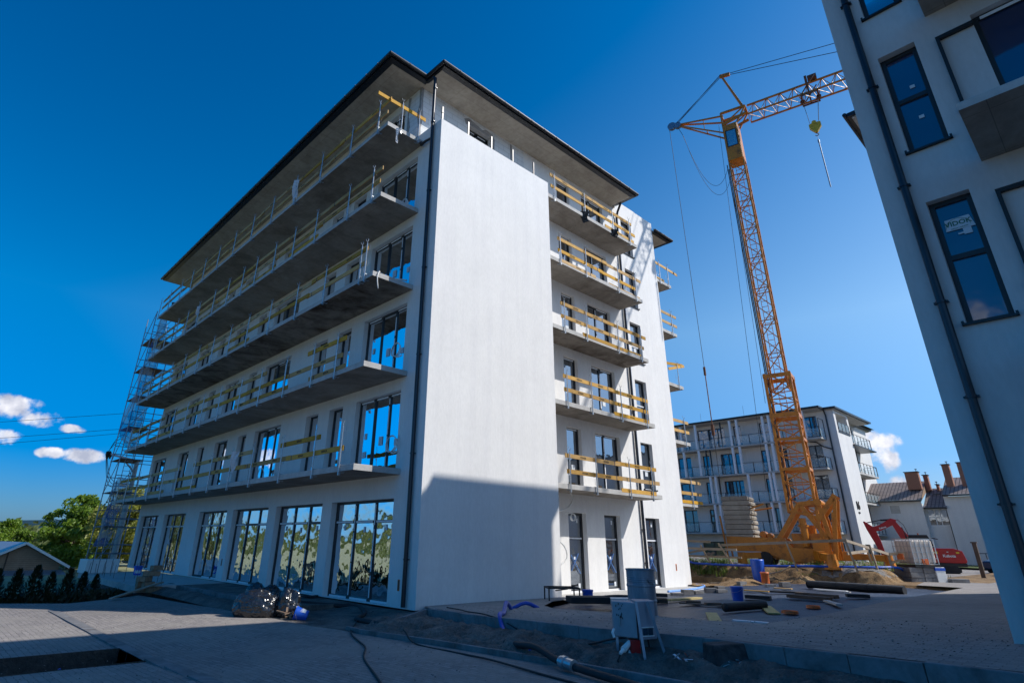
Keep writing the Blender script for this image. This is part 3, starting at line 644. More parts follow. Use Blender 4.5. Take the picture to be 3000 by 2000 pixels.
PL = [[27.44, 25.54, 23.3, 21.1, 18.8, 16.65, 14.4, 12.36, 10.19, 8.15, 5.7, 3.4, 1.78], [27.71, 25.78, 23.78, 21.65, 19.3, 17.29, 15.02, 12.89, 10.55, 8.58, 6.4, 4.3, 2.72],
      [27.99, 25.98, 23.84, 21.89, 19.61, 17.43, 15.34, 13.17, 11.07, 8.81, 6.41, 4.2, 1.81, 1.5], [27.52, 27.08, 25.08, 22.86, 21.08, 19.18, 16.81, 14.82, 12.98, 11.41, 9.42, 7.55, 5.65, 3.18, 1.57],
      [28.49, 26.39, 24.11, 22.08, 19.93, 17.66, 15.36, 13.0, 10.7, 8.3, 5.96, 3.56, 1.63]]
SEG = [[(16.5, 27.5, 1.0), (8.4, 14.8, 1.0), (3.3, 6.1, 1.0), (1.75, 27.5, .5), (23.2, 27.5, .07), (18.6, 21.2, .07), (14.2, 16.8, .07)],
       [(21.3, 27.8, 1.0), (8.3, 20.2, 1.0), (2.3, 4.9, 1.0), (2.5, 27.8, .5), (19.2, 23.8, .07), (6.2, 11.2, .07), (2.2, 4.6, .07)],
       [(1.55, 28.0, 1.0), (1.65, 28.0, .5), (19.5, 26.0, .07), (10.9, 13.4, .07)],
       [(1.1, 28.2, 1.0), (1.2, 28.2, .5), (14.8, 19.0, .07), (9.4, 13.1, .07), (5.5, 8.0, .07)],
       [(1.0, 28.4, 1.0), (1.15, 28.4, .5)]]
FN = ['first', 'second', 'third', 'fourth', 'fifth']
HT = ['lowest', 'second lowest', 'middle', 'second highest', 'topmost']
random.seed(11)
for i in range(5):
    z = B1 + ST * i + TH
    t = thing('guard_rail', 'yellow board guard rail along the %s of the five long shaded balconies' % HT[i], 'guard rail', (0, 0, 0), 0, 'guard rails of yellow boards on the balconies')
    for y in PL[i]: add_post(t, -1.6, y, z)
    run(t, 'y', -1.605, SEG[i], z)
    if i == 4:
        for x in (-1.05, -.28): add_post(t, x, 1.08, z, R(90))
        add_board(t, 'x', 1.07, -2.1, .05, z + 1.0, 0, None, False, .0)
PR = [[6.65, 8.2, 10.4, 12.02], [6.69, 8.2, 10.21, 12.09], [6.71, 8.13, 10.37, 12.16], [6.63, 8.36, 10.77, 12.2], [6.39, 8.52, 10.7, 12.12]]
SR = [[(6.48, 12.56, 1.0), (6.56, 12.73, .44), (9.85, 12.35, .02)], [(6.55, 12.42, .98), (6.58, 12.38, .46), (9.74, 12.3, .02)], [(6.56, 12.77, 1.0), (6.57, 12.54, .46), (7.93, 12.35, .02)],
      [(6.54, 12.83, .96), (6.54, 12.35, .44), (6.66, 9.09, .0), (10.13, 12.62, .0)], [(6.18, 12.5, 1.06), (6.21, 12.74, .5), (10.13, 12.52, .05)]]
for i in range(5):
    z = B1 + ST * i + TH
    t = thing('guard_rail', 'yellow board guard rail on the %s short balcony beside the blank white wall' % HT[i], 'guard rail', (0, 0, 0), 0, 'guard rails of yellow boards on the balconies')
    for x in PR[i]: add_post(t, x, .10, z, R(90))
    run(t, 'x', .095, SR[i], z, step=3.3, flips=True)
EB = [[(1.6, 3.2, 1.0), (1.6, 3.2, .45), (1.6, 3.0, .05)], [(1.6, 2.8, 1.0), (1.6, 2.8, .5)], [(1.6, 3.2, 1.0)], [(1.6, 3.2, 1.0), (1.6, 3.2, .45)], [(1.6, 4.5, 1.0), (1.6, 4.5, .5), (1.6, 3.6, .08)]]
for i in range(5):
    z = B1 + ST * i + TH
    t = thing('guard_rail', 'short yellow guard rail on the %s balcony end past the far sunlit corner' % HT[i], 'guard rail', (0, 0, 0), 0, 'guard rails of yellow boards on the balconies')
    add_post(t, 17.9 if i < 4 else 18.1, 1.5, z, R(90))
    if i == 4: add_post(t, 17.2, 1.5, z, R(90)); add_post(t, 18.43, 2.6, z, R(180))
    for (a, b, h) in EB[i]:
        if i == 4 and h > .9: add_board(t, 'x', 1.48, 16.9, 19.3, z + h, 0, None, False, .02)
        else: add_board(t, 'x', 1.48 + .5 * (i == 4), 16.9, 18.6 if i == 4 else (18.9, 18.4, 18.6, 18.5)[i], z + h, 0, None, False, (-.12 if (i == 2) else 0))
    if i == 2: add_board(t, 'x', 1.45, 17.0, 18.75, z + .7, 0, None, False, -.28)
# ------------------------------------------------------------------ shaded building on the right
Bd = thing('apartment_building', 'shaded grey apartment block cut by the right edge, with narrow blue windows', 'building', (0, 0, 0))
FB = Face('x', .1); bz = .6
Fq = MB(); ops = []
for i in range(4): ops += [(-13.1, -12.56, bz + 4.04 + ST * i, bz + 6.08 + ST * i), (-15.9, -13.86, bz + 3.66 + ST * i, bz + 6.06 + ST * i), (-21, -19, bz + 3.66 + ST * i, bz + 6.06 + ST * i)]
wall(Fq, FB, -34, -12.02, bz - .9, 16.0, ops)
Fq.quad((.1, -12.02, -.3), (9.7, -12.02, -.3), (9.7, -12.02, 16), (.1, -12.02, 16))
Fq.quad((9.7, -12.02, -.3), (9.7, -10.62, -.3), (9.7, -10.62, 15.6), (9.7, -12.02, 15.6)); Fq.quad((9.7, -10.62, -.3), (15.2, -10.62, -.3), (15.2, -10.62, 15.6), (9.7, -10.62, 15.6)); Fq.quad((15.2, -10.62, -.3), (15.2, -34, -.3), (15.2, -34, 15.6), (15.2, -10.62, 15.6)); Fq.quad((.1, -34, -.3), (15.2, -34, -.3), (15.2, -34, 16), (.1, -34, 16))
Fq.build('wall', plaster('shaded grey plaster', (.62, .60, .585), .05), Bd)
rb = MB(); rb.box(-1.5, 9.75, -35, -11.97, 16.0, 16.1); rb.box(9.75, 15.6, -35, -10.34, 15.45, 15.6); rb.box(-1.55, -1.5, -35, -11.95, 15.98, 16.12)
rr = rb.build('roof', 'sheet_dark', Bd)
gm = MB(); gm.box(9.85, 15.5, -12, -10.45, 15.40, 15.45); gm.build('soffit', 'concrete_light', rr)
gm = MB(); gm.tube([(9.7, -10.28, 15.55), (15.6, -10.28, 15.55)], .07, 8); gm.build('gutter', 'sheet_dark', rr)
for i in range(4):
    z0 = bz + 4.04 + ST * i
    window(FB, Bd, -13.1, -12.56, z0, z0 + 2.04, rows=(0, .53, 1), fw=.07, pane='pane_b', sill=1, inset=.14, stickers=(() if i == 0 else ((.42, .64, .07, .06), (.45, .33, .07, .06))))
    window(FB, Bd, -15.9, -13.86, bz + 3.66 + ST * i, bz + 6.06 + ST * i, cols=(0, .5, 1), fw=.07, pane='pane_b', tape=1, inset=.12)
    b = bz + 3.46 + ST * i; slab('balcony_slab', -1.5, .1, -17.5, -13.35, b, 'concrete', Bd, .12)
    m = MB(); m.box(.02, .09, -13.86, -13.37, b + 2.38, b + 2.44); m.box(.02, .09, -13.42, -13.37, b + .16, b + 2.38); m.box(0, .1, -13.47, -13.33, b + .93, b + 1.0); m.build('cable_duct', 'black', Bd)
# printed label in the lower window
lab = MB(); cy, cz = -12.83, 6.25
lab.add([(.1 + .157, cy + .16, cz - .09), (.1 + .157, cy - .20, cz - .10), (.1 + .157, cy - .16, cz + .10), (.1 + .157, cy + .14, cz + .10)], [(0, 1, 2, 3)])
lab.box(.256, .258, cy - .14, cy - .04, cz - .2, cz - .1); lab.box(.256, .258, cy - .04, cy + .03, cz - .18, cz - .155)
place_text(lab, text_mesh('VIDOK', .105, bold=.002), (.2545, cy - .01, cz + .01), (0, -1, 0), (0, 0, 1), 1)
place_text(lab, text_mesh('OKNA I DRZWI', .03), (.2545, cy - .01, cz - .07), (0, -1, 0), (0, 0, 1), 1)
pts = [(.2545, cy + .15 * math.cos(t), cz - .05 + .14 * math.sin(t)) for t in np.linspace(0, math.pi, 14)]
lab.cur = 1; lab.tube(pts, .003, 4)
lw = lab.build('window_label', ['paper', 'ink_green'], Bd, fix=False)
o = pipe([(.02, -12.37, 15.9), (.02, -12.37, bz)], .055, [(.02, -12.37, z) for z in (2.2, 3.6, 5.01, 7.04, 9.08, 11.1, 13.2)], parent=Bd)
# neighbour behind it, hidden by it, whose shade falls on the excavator
D_ = thing('apartment_building', 'pale apartment block standing behind the shaded right-hand building, out of view', 'building', (44, -28, 0))
w = MB(); FD = Face('y', 0.0); opd = [(x, x + 1.4, z, z + 2) for x in (1, 4, 7, 10, 13) for z in (1.2, 4.2, 7.2)]; wall(w, FD, 0, 16, -.5, 10.5, opd)
w.quad((0, 0, -.5), (0, 12, -.5), (0, 12, 10.5), (0, 0, 10.5)); w.quad((16, 0, -.5), (16, 12, -.5), (16, 12, 10.5), (16, 0, 10.5)); w.quad((0, 12, -.5), (16, 12, -.5), (16, 12, 10.5), (0, 12, 10.5)); w.build('wall', 'plaster_c', D_)
w = MB(); w.box(-.8, 16.8, -.8, 12.8, 10.5, 10.7); w.build('roof', 'sheet_dark', D_)
for a, b, c, d in opd: window(FD, D_, a, b, c, d, cols=(0, .5, 1), pane='pane_c')
# ------------------------------------------------------------------ finished block number 16
Cb = thing('apartment_building', 'finished five-storey grey block numbered 16 behind the crane, with glass balustrades and white fins', 'building', (0, 0, 0))
FC = Face('x', 56.73); FCy = Face('y', 6.9); FCb = Face('y', 5.5); cz0 = -.41
wn = []
cw = [[(7.2, 8.6, 1), (10.7, 11.6, 1), (12.5, 13.45, 1), (15.85, 18.1, 3), (19.45, 20.3, 1), (21.8, 23.5, 2), (25.5, 27.5, 2)],
      [(7.2, 8.6, 1), (10.7, 11.6, 1), (12.5, 13.45, 1), (15.85, 18.1, 3), (19.45, 20.3, 1), (21.8, 23.5, 2), (25.5, 27.5, 2)],
      [(7.2, 8.6, 1), (10.7, 11.6, 1), (12.5, 13.45, 1), (15.85, 18.1, 3), (19.45, 20.3, 1), (21.8, 23.5, 2), (25.5, 27.5, 2)],
      [(7.2, 8.6, 1), (11.4, 13.2, 2), (15.3, 16.15, 1), (17.25, 20.6, 3), (22.0, 22.7, 1), (24.5, 26.5, 2)]]
w = MB(); ops = []
for i in range(4):
    b = cz0 + B1 + ST * i
    for (a, c, n_) in cw[i]: ops.append((a, c, b + .2, b + 2.6)); 
ops += [(7.0, 10.6, cz0 + .1, cz0 + 2.7), (19, 21.6, cz0 + .1, cz0 + 2.7)]
wall(w, FC, 5.5, 32, cz0 - .3, cz0 + 15.4, ops)
wall(w, FCb, 56.73, 61.2, cz0 - .3, cz0 + 15.4, [(57.3, 60.7, cz0 + 13.3, cz0 + 15.2), (57.6, 59.1, cz0 + .2, cz0 + 2.6)], rv=1.2)
w.quad((61.2, 5.5, cz0), (61.2, 6.9, cz0), (61.2, 6.9, cz0 + 15.4), (61.2, 5.5, cz0 + 15.4))
opc = [(x0, x1, cz0 + B1 + ST * i + .2, cz0 + B1 + ST * i + 2.6) for i in range(4) for (x0, x1) in ((62.4, 63.4), (64.6, 66.2))] + [(62.4, 63.6, cz0 + .1, cz0 + 2.6), (65, 66, cz0 + .1, cz0 + 2.6)]
wall(w, FCy, 61.2, 72.2, cz0 - .3, cz0 + 15.4, opc)
w.quad((72.2, 6.9, cz0), (72.2, 32, cz0), (72.2, 32, cz0 + 15.4), (72.2, 6.9, cz0 + 15.4)); w.quad((56.73, 32, cz0), (72.2, 32, cz0), (72.2, 32, cz0 + 15.4), (56.73, 32, cz0 + 15.4))
w.build('wall', 'plaster_c', Cb)
for i in range(4):
    b = cz0 + B1 + ST * i
    for (a, c, n_) in cw[i]: window(FC, Cb, a, c, b + .2, b + 2.6, cols={1: (0, .5, 1), 2: (0, .4, 1), 3: (0, .25, .42, .6, 1)}[n_], pane='pane_c', fw=.09)
window(FC, Cb, 7.0, 10.6, cz0 + .1, cz0 + 2.7, cols=(0, .28, .62, 1), pane='pane_c', fw=.1); window(FC, Cb, 19, 21.6, cz0 + .1, cz0 + 2.7, cols=(0, .5, 1), pane='pane_c', fw=.1)
for (x0, x1, a, b) in opc: window(FCy, Cb, x0, x1, a, b, pane='pane_c', fw=.09)
window(FCb, Cb, 57.6, 59.1, cz0 + .2, cz0 + 2.6, pane='pane_c', fw=.09, cols=(0, .5, 1), inset=.1)
for i in range(4):
    b = cz0 + B1 + ST * i
    o = slab('balcony_slab', 55.13, 56.73, 6.6, 30, b, 'concrete_light', Cb); o = slab('balcony_slab', 61.2, 68.0, 5.55, 6.9, b, 'concrete_light', Cb); slab('balcony_slab', 72.2, 73.6, 7.2, 20, b, 'concrete_light', Cb)
def balustrade(parent, p, q, n_, z, hh=1.05):
    p = Vector((p[0], p[1], 0)); q = Vector((q[0], q[1], 0)); m = MB(); g = MB()
    for k in range(n_ + 1):
        c = p.lerp(q, k / n_); m.box(c.x - .025, c.x + .025, c.y - .025, c.y + .025, z - .1, z + hh); m.box(c.x - .05, c.x + .05, c.y - .05, c.y + .05, z + .25, z + .3)
    m.bar((p.x, p.y, z + hh), (q.x, q.y, z + hh), .04)
    o = m.build('railing', 'frame', parent)
    d = (q - p).normalized() * .08
    for k in range(n_):
        a = p.lerp(q, k / n_) + d; b = p.lerp(q, (k + 1) / n_) - d; g.bar((a.x, a.y, z + .5), (b.x, b.y, z + .5), .015, .8)
    g.build('glass_panel', 'rail_glass', o); return o
for i in range(4):
    z = cz0 + B1 + ST * i + TH
    balustrade(Cb, (55.18, 6.65), (55.18, 29.9), 13, z); balustrade(Cb, (55.25, 6.62), (56.7, 6.62), 1, z, 1.9 if i == 3 else 1.05)
    balustrade(Cb, (61.25, 5.6), (67.95, 5.6), 6, z); balustrade(Cb, (68.0, 5.65), (68.0, 6.85), 1, z)
balustrade(Cb, (57.35, 5.45), (60.65, 5.45), 3, cz0 + 13.35, .9)
m = MB(); m.box(57.25, 60.75, 5.42, 5.5, cz0 + 13.22, cz0 + 13.3); m.build('parapet_cap', 'sheet_dark', Cb)
for i, ys in enumerate(((11.8, 12.6, 18.2, 18.8), (11.9, 12.3, 14.6, 18.3, 18.9), (11.5, 12.15, 15.05, 15.85, 19.9, 21.8), (11.45, 12.1, 15.0, 15.8, 20.0, 21.9, 8.0))):
    b = cz0 + B1 + ST * i + TH
    for y in ys:
        m = MB(); m.box(55.10, 55.36, y - .11, y + .11, b, b + ST - TH); m.build('fin', simple('white fin paint', (.78, .78, .80), .6, var=.03) if 'finm' not in M else M['finm'], Cb)
        if 'finm' not in M: M['finm'] = bpy.data.materials['white fin paint']
    for y in ((13.2, 17.9), (18.0, 18.4), (18.6, 19.1), (22.5, 17.0))[i]:
        m = MB(); m.box(55.3, 55.42, y - .06, y + .06, b, b + ST - TH); m.build('fin', 'frame', Cb)
rz = cz0 + 15.4
m = MB(); m.box(55.2, 67.9, 6.4, 33, rz, rz + .1); m.box(56.6, 67.9, 5.3, 6.4, rz, rz + .1); m.box(67.9, 73.4, 6.8, 33, rz, rz + .1)
so_ = m.build('soffit', 'concrete_light', Cb)
m = MB(); m.box(54.95, 68.15, 6.2, 33.2, rz + .1, rz + .28); m.box(56.3, 68.15, 5.08, 6.2, rz + .1, rz + .28); m.box(68.15, 73.6, 6.55, 33.2, rz + .1, rz + .28)
m.add([(54.95, 6.2, rz + .28), (73.6, 6.2, rz + .28), (73.6, 33, rz + .28), (54.95, 33, rz + .28), (63, 15, rz + 1.2), (66, 15, rz + 1.2), (66, 25, rz + 1.2), (63, 25, rz + 1.2)], [(0, 1, 5, 4), (1, 2, 6, 5), (2, 3, 7, 6), (3, 0, 4, 7), (4, 5, 6, 7)])
m.build('roof', 'sheet_dark', Cb, fix=False)
m = MB(); m.box(61.0, 68.3, 5.25, 6.9, cz0 + B1 + ST * 3 - .12, cz0 + B1 + ST * 3 - .004); m.build('canopy', 'sheet_dark', Cb)
pipe([(56.4, 6.25, rz + .1), (56.6, 6.2, rz - .5), (56.6, 6.25, cz0 + .1)], .075, parent=Cb); pipe([(56.55, 8.2, rz - 3.0), (56.55, 7.6, rz - 3.1), (56.55, 7.0, rz - 3.6), (56.6, 6.3, rz - 3.9)], .06, parent=Cb)
pipe([(68.3, 6.7, rz), (66.0, 6.7, rz - .5), (66.0, 6.75, cz0)], .06, parent=Cb)
m = MB(); place_text(m, text_mesh('16', 1.0, bold=.03, extrude=.03), (58.0, 5.46, cz0 + 6.1), (1, 0, 0), (0, 0, 1), 0); [m.box(57.75 + .17 * k, 57.89 + .17 * k, 5.44, 5.5, cz0 + 5.40 - .03 * (k % 2), cz0 + 5.52 + .02 * (k % 2)) for k in range(3)]
m.build('house_number', 'ink', Cb, fix=False)
for (x, y, h) in ((58, 20.5, 1.6), (58, 30, 1.7), (60, 16, 2.2)):
    m = MB(); m.tube([(x, y, rz + .3), (x, y, rz + .3 + h)], .02, 5); m.build('lightning_rod', 'steel', Cb)
# ------------------------------------------------------------------ ground
def zl(x, y): return -.22 + .03 * max(0, -1 - y)
def zu(x, y): return .1 - .042 * y if y > -14 else .688 - .01 * (y + 14)
struct(poly_sheet('ground', [(-2500, -2500), (2500, -2500), (2500, 2500), (-2500, 2500)], lambda x, y: -1.0, 'dirt'))
def und(x, y, a=.012): return a * fbm(x * .35, y * .35, 1.7, 4)
def zlu(x, y): return zl(x, y) + und(x, y)
# lower paving, with the open trench left out
for k, P_ in enumerate(([(-26, -.47), (-2.4, -.47), (-2.6, .6), (-2.75, 3.0), (-2.96, 4.8), (-3.67, 11.1), (-4.1, 10.6), (-6.06, 9.1), (-7.6, 9.9), (-12, 10), (-26, 11)], [(-6.88, -2.1), (-2.42, -2.1), (-2.4, -.47), (-6.88, -.47)], [(-26, -2.1), (-14, -2.1), (-14, -.47), (-26, -.47)], [(-26, -26), (-4.6, -26), (-3.1, -13), (-2.75, -9.1), (-2.62, -8), (-2.52, -7), (-2.45, -5.3), (-2.41, -3.5), (-2.42, -2.1), (-26, -2.1)])):
    o = poly_sheet('paving', P_, zlu, 'pavers', 1.0); struct(o)
o = poly_sheet('yard_floor', [(-2.42, -1.35), (.0, -1.35), (.0, 3.2), (-2.75, 3.2), (-2.6, .6), (-2.4, -.47)], lambda x, y: -.222 + .10 * max(0, min(1, (x + 2.3) / 2)) + und(x, y, .02) + .09 * max(0, min(1, (x + .55) / .5)), 'sand', .2); struct(o)
m = MB(); m.quad((-14, -2.1, -.85), (-6.88, -2.1, -.85), (-6.88, -.47, -.85), (-14, -.47, -.85)); m.quad((-14, -.47, -.85), (-6.88, -.47, -.85), (-6.88, -.47, -.19), (-14, -.47, -.19)); m.quad((-6.88, -2.1, -.85), (-6.88, -.47, -.85), (-6.88, -.47, -.19), (-6.88, -2.1, -.19)); m.quad((-14, -2.1, -.85), (-6.88, -2.1, -.85), (-6.88, -2.1, -.17), (-14, -2.1, -.17)); m.quad((-14, -2.1, -.85), (-14, -.47, -.85), (-14, -.47, -.19), (-14, -2.1, -.19))
struct(m.build('trench', 'dirt', None, fix=False))
# drainage channel beside the trench
m = MB(); 
for k in range(17): m.box(-6.88, -6.66, 7 - 1.0 * k - .99, 7 - 1.0 * k, -.45, zl(-6.5, 6.5 - k) + .022)
struct(m.build('kerb_strip', 'kerb', None, bevel=.006))
def kerb(name, pts, h, w_=.08, gap=.008, L=1.0, mat='kerb'):
    m = MB()
    for (a, b) in zip(pts[:-1], pts[1:]):
        a = Vector(a); b = Vector(b); n_ = max(1, round((b - a).length / L))
        for k in range(n_):
            p = a.lerp(b, k / n_); q = a.lerp(b, (k + 1) / n_); d = (q - p).normalized() * gap / 2; p = p + d; q = q - d
            j = random.uniform(-.006, .006); up = Vector((0, 0, 1)); m.bar(p - up * h / 2 + up * j, q - up * h / 2 + up * j, w_, h)
    return struct(m.build(name, mat, None, bevel=.008))
random.seed(5)
LK = [(-2.22, -.4, -.16), (-2.38, -1.29, -.13), (-2.37, -3.55, -.06), (-2.41, -5.34, -.01), (-2.48, -7.0, .04), (-2.58, -8.0, .07), (-2.69, -9.1, .10), (-3.1, -13, .22), (-4.6, -26, .65)]
kerb('kerb', LK, .3)
UK = [(-.24, -.86, .14), (-.73, -2.62, .21), (-1.06, -4.12, .27), (-1.29, -5.46, .33), (-1.48, -6.56, .38), (-1.66, -8.88, .47), (-1.95, -10.1, .52), (-2.25, -11.6, .585), (-2.8, -16, .7), (-3.6, -26, .8)]
kerb('kerb', UK, .3); kerb('kerb', [(-.26, -.84, .135), (-1.85, -1.0, -.12)], .3)
# upper paving
def zuu(x, y): return zu(x, y) + und(x, y, .014) - .004
UP = [(-.20, -.86), (.3, -.012), (5.9, -.012), (5.5, -.75), (3.9, -1.35), (2.2, -2.5), (1.62, -3.3), (1.42, -5.05), (.93, -6.8), (.72, -7.9), (.8, -8.7), (3.97, -8.72), (8, -8.5), (14, -8.42), (18.3, -8.35), (26, -9.5), (26, -26), (-3.6, -26), (-2.8, -16), (-2.22, -11.6), (-1.92, -10.1), (-1.63, -8.88), (-1.45, -6.56), (-1.26, -5.46), (-1.03, -4.12), (-.70, -2.62)]
struct(poly_sheet('pavement', UP, zuu, 'pavers', .8))
struct(poly_sheet('road', [(18.3, -8.35), (18.5, -6.9), (25, -5.9), (38, -2.0), (75, 6), (75, -60), (18.3, -60)], lambda x, y: .455 - .004 * (x - 18), 'pavers', 4))
# sand slope between the two kerb lines
nx = 46; SL = MB(); rows = []
def lerp_path(path, t):
    y = -.55 + (-25 + .55) * t
    for (a, b) in zip(path[:-1], path[1:]):
        if a[1] >= y >= b[1]: f = (a[1] - y) / (a[1] - b[1]); return a[0] + (b[0] - a[0]) * f, y, a[2] + (b[2] - a[2]) * f
    return path[-1][0], y, path[-1][2]
ny = 330
for i in range(ny + 1):
    t = (i / ny) ** 1.5; row = []
    xl_, y, zl_ = lerp_path(LK, t); xu_, _, zu_ = lerp_path([(-.24, 0, .1)] + UK, t)
    for j in range(nx + 1):
        s = j / nx; x = (xl_ + .03) * (1 - s) + (xu_ - .02) * s
        base = (zl_ - .10) * (1 - s) + (zu_ - .19) * s
        lump = .10 * fbm(x * 2.2, y * 1.7, 3.3, 6) + .05 * fbm(x * 7, y * 7, 9.1, 4)
        e = min(1, s * 5) * min(1, (1 - s) * 6); z = base + .10 * math.sin(math.pi * s ** .7) + lump * e
        if y > -2.6: z = min(z + .04 * e, base + .2)
        SL.v.append((x, y, z))
for i in range(ny):
    for j in range(nx):
        a = i * (nx + 1) + j; SL.f.append((a, a + 1, a + nx + 2, a + nx + 1)); SL.mi.append(0)
o = SL.build('sand_bank', 'sand', None, smooth=True, fix=False); struct(o)
# concrete apron along the sunlit facade
struct(poly_sheet('apron', [(5.9, -.75), (7.5, -.9), (12, -1.0), (19, -.6), (19.2, 1.2), (18.5, 3.5), (16.7, 3.5), (16.7, 1.42), (5.9, 1.42)], lambda x, y: .012 + und(x, y, .008), 'concrete_light', .8))
# membrane-covered pit
def zm0(x, y): return max(0, .012 * (x - 6)) + max(0, .016 * (x - 6)) * min(1, max(0, -y / 3)) + .028 * max(0, -y - 1) * (1 if x < 12 else max(0, 1 - (x - 12) / 5)) - .02
def zm(x, y): return zm0(x, y) + .035 * fbm(x * .55, y * .8, 5, 5) + .03 * max(0, fbm(x * .3, y * 2.2, 8, 3))
o = poly_sheet('membrane_sheet', [(5.5, -.7), (7.5, -.85), (12, -.95), (18.6, -.55), (19.1, -6.4), (18.4, -8.3), (14, -8.38), (8, -8.45), (3.97, -8.68), (.85, -8.65), (.78, -7.9), (.98, -6.8), (1.47, -5.05), (1.67, -3.3), (2.25, -2.5), (3.9, -1.35)], zm, 'membrane', .12)
tag(o, 'dark dimpled membrane sheet spread over the ground in front of the sunlit facade', 'membrane'); o.name = 'membrane_sheet'
for p in o.data.polygons: p.use_smooth = True
# excavated embankment carrying the crane
def emb(x, y):
    # distance inside from the cut edge
    ex_ = x - (18.9 + .5 * fbm(y * .5, 2.2, 0, 4) + .25 * math.sin(y * 1.3)); ey = y - (-6.2 + .035 * (x - 19) * 3 + .25 * fbm(x * .6, 7.7, 0, 3)); d = min(ex_, ey)
    top = .88 + .10 * fbm(x * .5, y * .5, 4, 5) - .0 * x
    if x > 40: top = top - (x - 40) * .1
    top = max(top, -.5)
    foot = .34 if x < 30 else -.5
    t = max(0, min(1, d / .75)); t = t * t * (3 - 2 * t)
    return foot + (top - foot) * t + (.10 * fbm(x * 2.6, y * 2.6, 1, 6)) * (1 - abs(2 * t - 1)) + .05 * fbm(x * 3, y * 3, 6, 4) * (t < .3)
E1 = MB()
xs = np.concatenate([np.linspace(16.4, 18.0, 14), np.linspace(18.05, 21, 70), np.linspace(21.2, 34, 50), np.linspace(35, 54, 20)]); ys = np.concatenate([np.linspace(-8.2, -4.5, 46), np.linspace(-4.4, 8, 130), np.linspace(8.4, 30, 26)])
for y in ys:
    for x in xs: 
        z = emb(x, y)
        if x < 18.4: z = zm0(x, y) - .03 + .04 * fbm(x * 3, y * 3, 6, 4)
        if y < -5.7 and x > 18.6: z = max(z, .43)
        E1.v.append((x, y, z))
W_ = len(xs)
for j in range(len(ys) - 1):
    for i in range(W_ - 1):
        if xs[i + 1] < 17.2 and ys[j] > -6: 
            if ys[j] < -.6: continue
        a = j * W_ + i; E1.f.append((a, a + 1, a + W_ + 1, a + W_)); E1.mi.append(0)
o = E1.build('embankment', 'clay_soil', None, smooth=True, fix=False); struct(o)
# grey rubble and plastic on top of it, grass tufts
G_ = MB()
gx = np.linspace(19.6, 42, 120); gy = np.linspace(-5.6, 12, 90)
for y in gy:
    for x in gx: G_.v.append((x, y, emb(x, y) + .02 + .05 * fbm(x * 4, y * 4, 12, 3) - (.09 if fbm(x * .6, y * .6, 20, 3) < -.15 else 0)))
for j in range(len(gy) - 1):
    for i in range(len(gx) - 1): a = j * len(gx) + i; G_.f.append((a, a + 1, a + len(gx) + 1, a + len(gx))); G_.mi.append(0)
tag(G_.build('rubble', 'gravel', None, fix=False), 'grey rubble strewn over the top of the clay bank around the crane feet', 'rubble', kind='stuff')
def tuft(mb, x, y, z, h, n_, r, droop=.4):
    for k in range(n_):
        a = random.uniform(0, 6.28); rr = r * math.sqrt(random.random()); bx = x + rr * math.cos(a); by = y + rr * math.sin(a); hh = h * random.uniform(.5, 1); b = random.uniform(0, 6.28); w_ = h * .05
        dx, dy = math.cos(b) * hh * droop, math.sin(b) * hh * droop; px, py = -math.sin(b) * w_, math.cos(b) * w_
        mb.add([(bx - px, by - py, z), (bx + px, by + py, z), (bx + dx * .4 + px * .7, by + dy * .4 + py * .7, z + hh * .6), (bx + dx, by + dy, z + hh), (bx + dx * .4 - px * .7, by + dy * .4 - py * .7, z + hh * .6)], [(0, 1, 2, 4), (4, 2, 3)])
random.seed(21)
t_ = MB()
for k in range(420):
    x = random.uniform(19.3, 36); y = random.uniform(-5.8, 8)
    if fbm(x * .5, y * .5, 30, 3) < -.02 and random.random() < .8: continue
    tuft(t_, x, y, emb(x, y), random.uniform(.12, .34), 14, .22)
for k in range(60):
    x = random.uniform(19.2, 19.9); y = random.uniform(1.0, 4.5); tuft(t_, x, y, emb(x, y), random.uniform(.2, .4), 16, .25)
tag(t_.build('grass', 'grass', None, fix=False), 'straggly green weeds growing along the top of the clay bank', 'weeds', kind='stuff')
# spoil heaps on the pit floor
def heap(name, x, y, r, h, mat, label, seed):
    m = MB(); n_ = 26
    for j in range(n_ + 1):
        for i in range(n_ + 1):
            u = (i / n_ * 2 - 1); v = (j / n_ * 2 - 1); d = math.hypot(u, v)
            z = h * max(0, 1 - d * d) ** 1.2 + (.35 * h * fbm(u * 4 + seed, v * 4, seed, 5)) * max(0, 1 - d)
            m.v.append((u * r, v * r * .7, z - .03))
    for j in range(n_):
        for i in range(n_): a = j * (n_ + 1) + i; m.f.append((a, a + 1, a + n_ + 2, a + n_ + 1)); m.mi.append(0)
    o = m.build(name, mat, None, smooth=False, loc=(x, y, zm0(x, y)), fix=False); return tag(o, label, 'soil heap')
heap('soil_heap', 17.6, -.6, 1.5, .28, 'clay_soil', 'low ochre soil heap at the foot of the clay bank left of the blue barrel', 3)
heap('soil_heap', 18.4, -2.9, .8, .30, 'clay_soil', 'small ochre soil heap at the bank foot right of the orange pipe', 8)
# far surroundings
struct(poly_sheet('yard', [(40, 3), (140, 3), (140, 90), (40, 90)], lambda x, y: -.46, 'turf'))
struct(poly_sheet('lawn', [(48, -12), (110, -12), (110, 6), (75, 7), (62, 5)], lambda x, y: .30 + .02 * (x - 48) if x < 66 else .66, 'turf'))
struct(poly_sheet('meadow', [(-400, -60), (-27, -60), (-27, 12.6), (-4, 12.6), (-2, 31), (40, 34), (300, 300), (-400, 400)], lambda x, y: -.98 + und(x * .3, y * .3, .05), 'meadow', None))
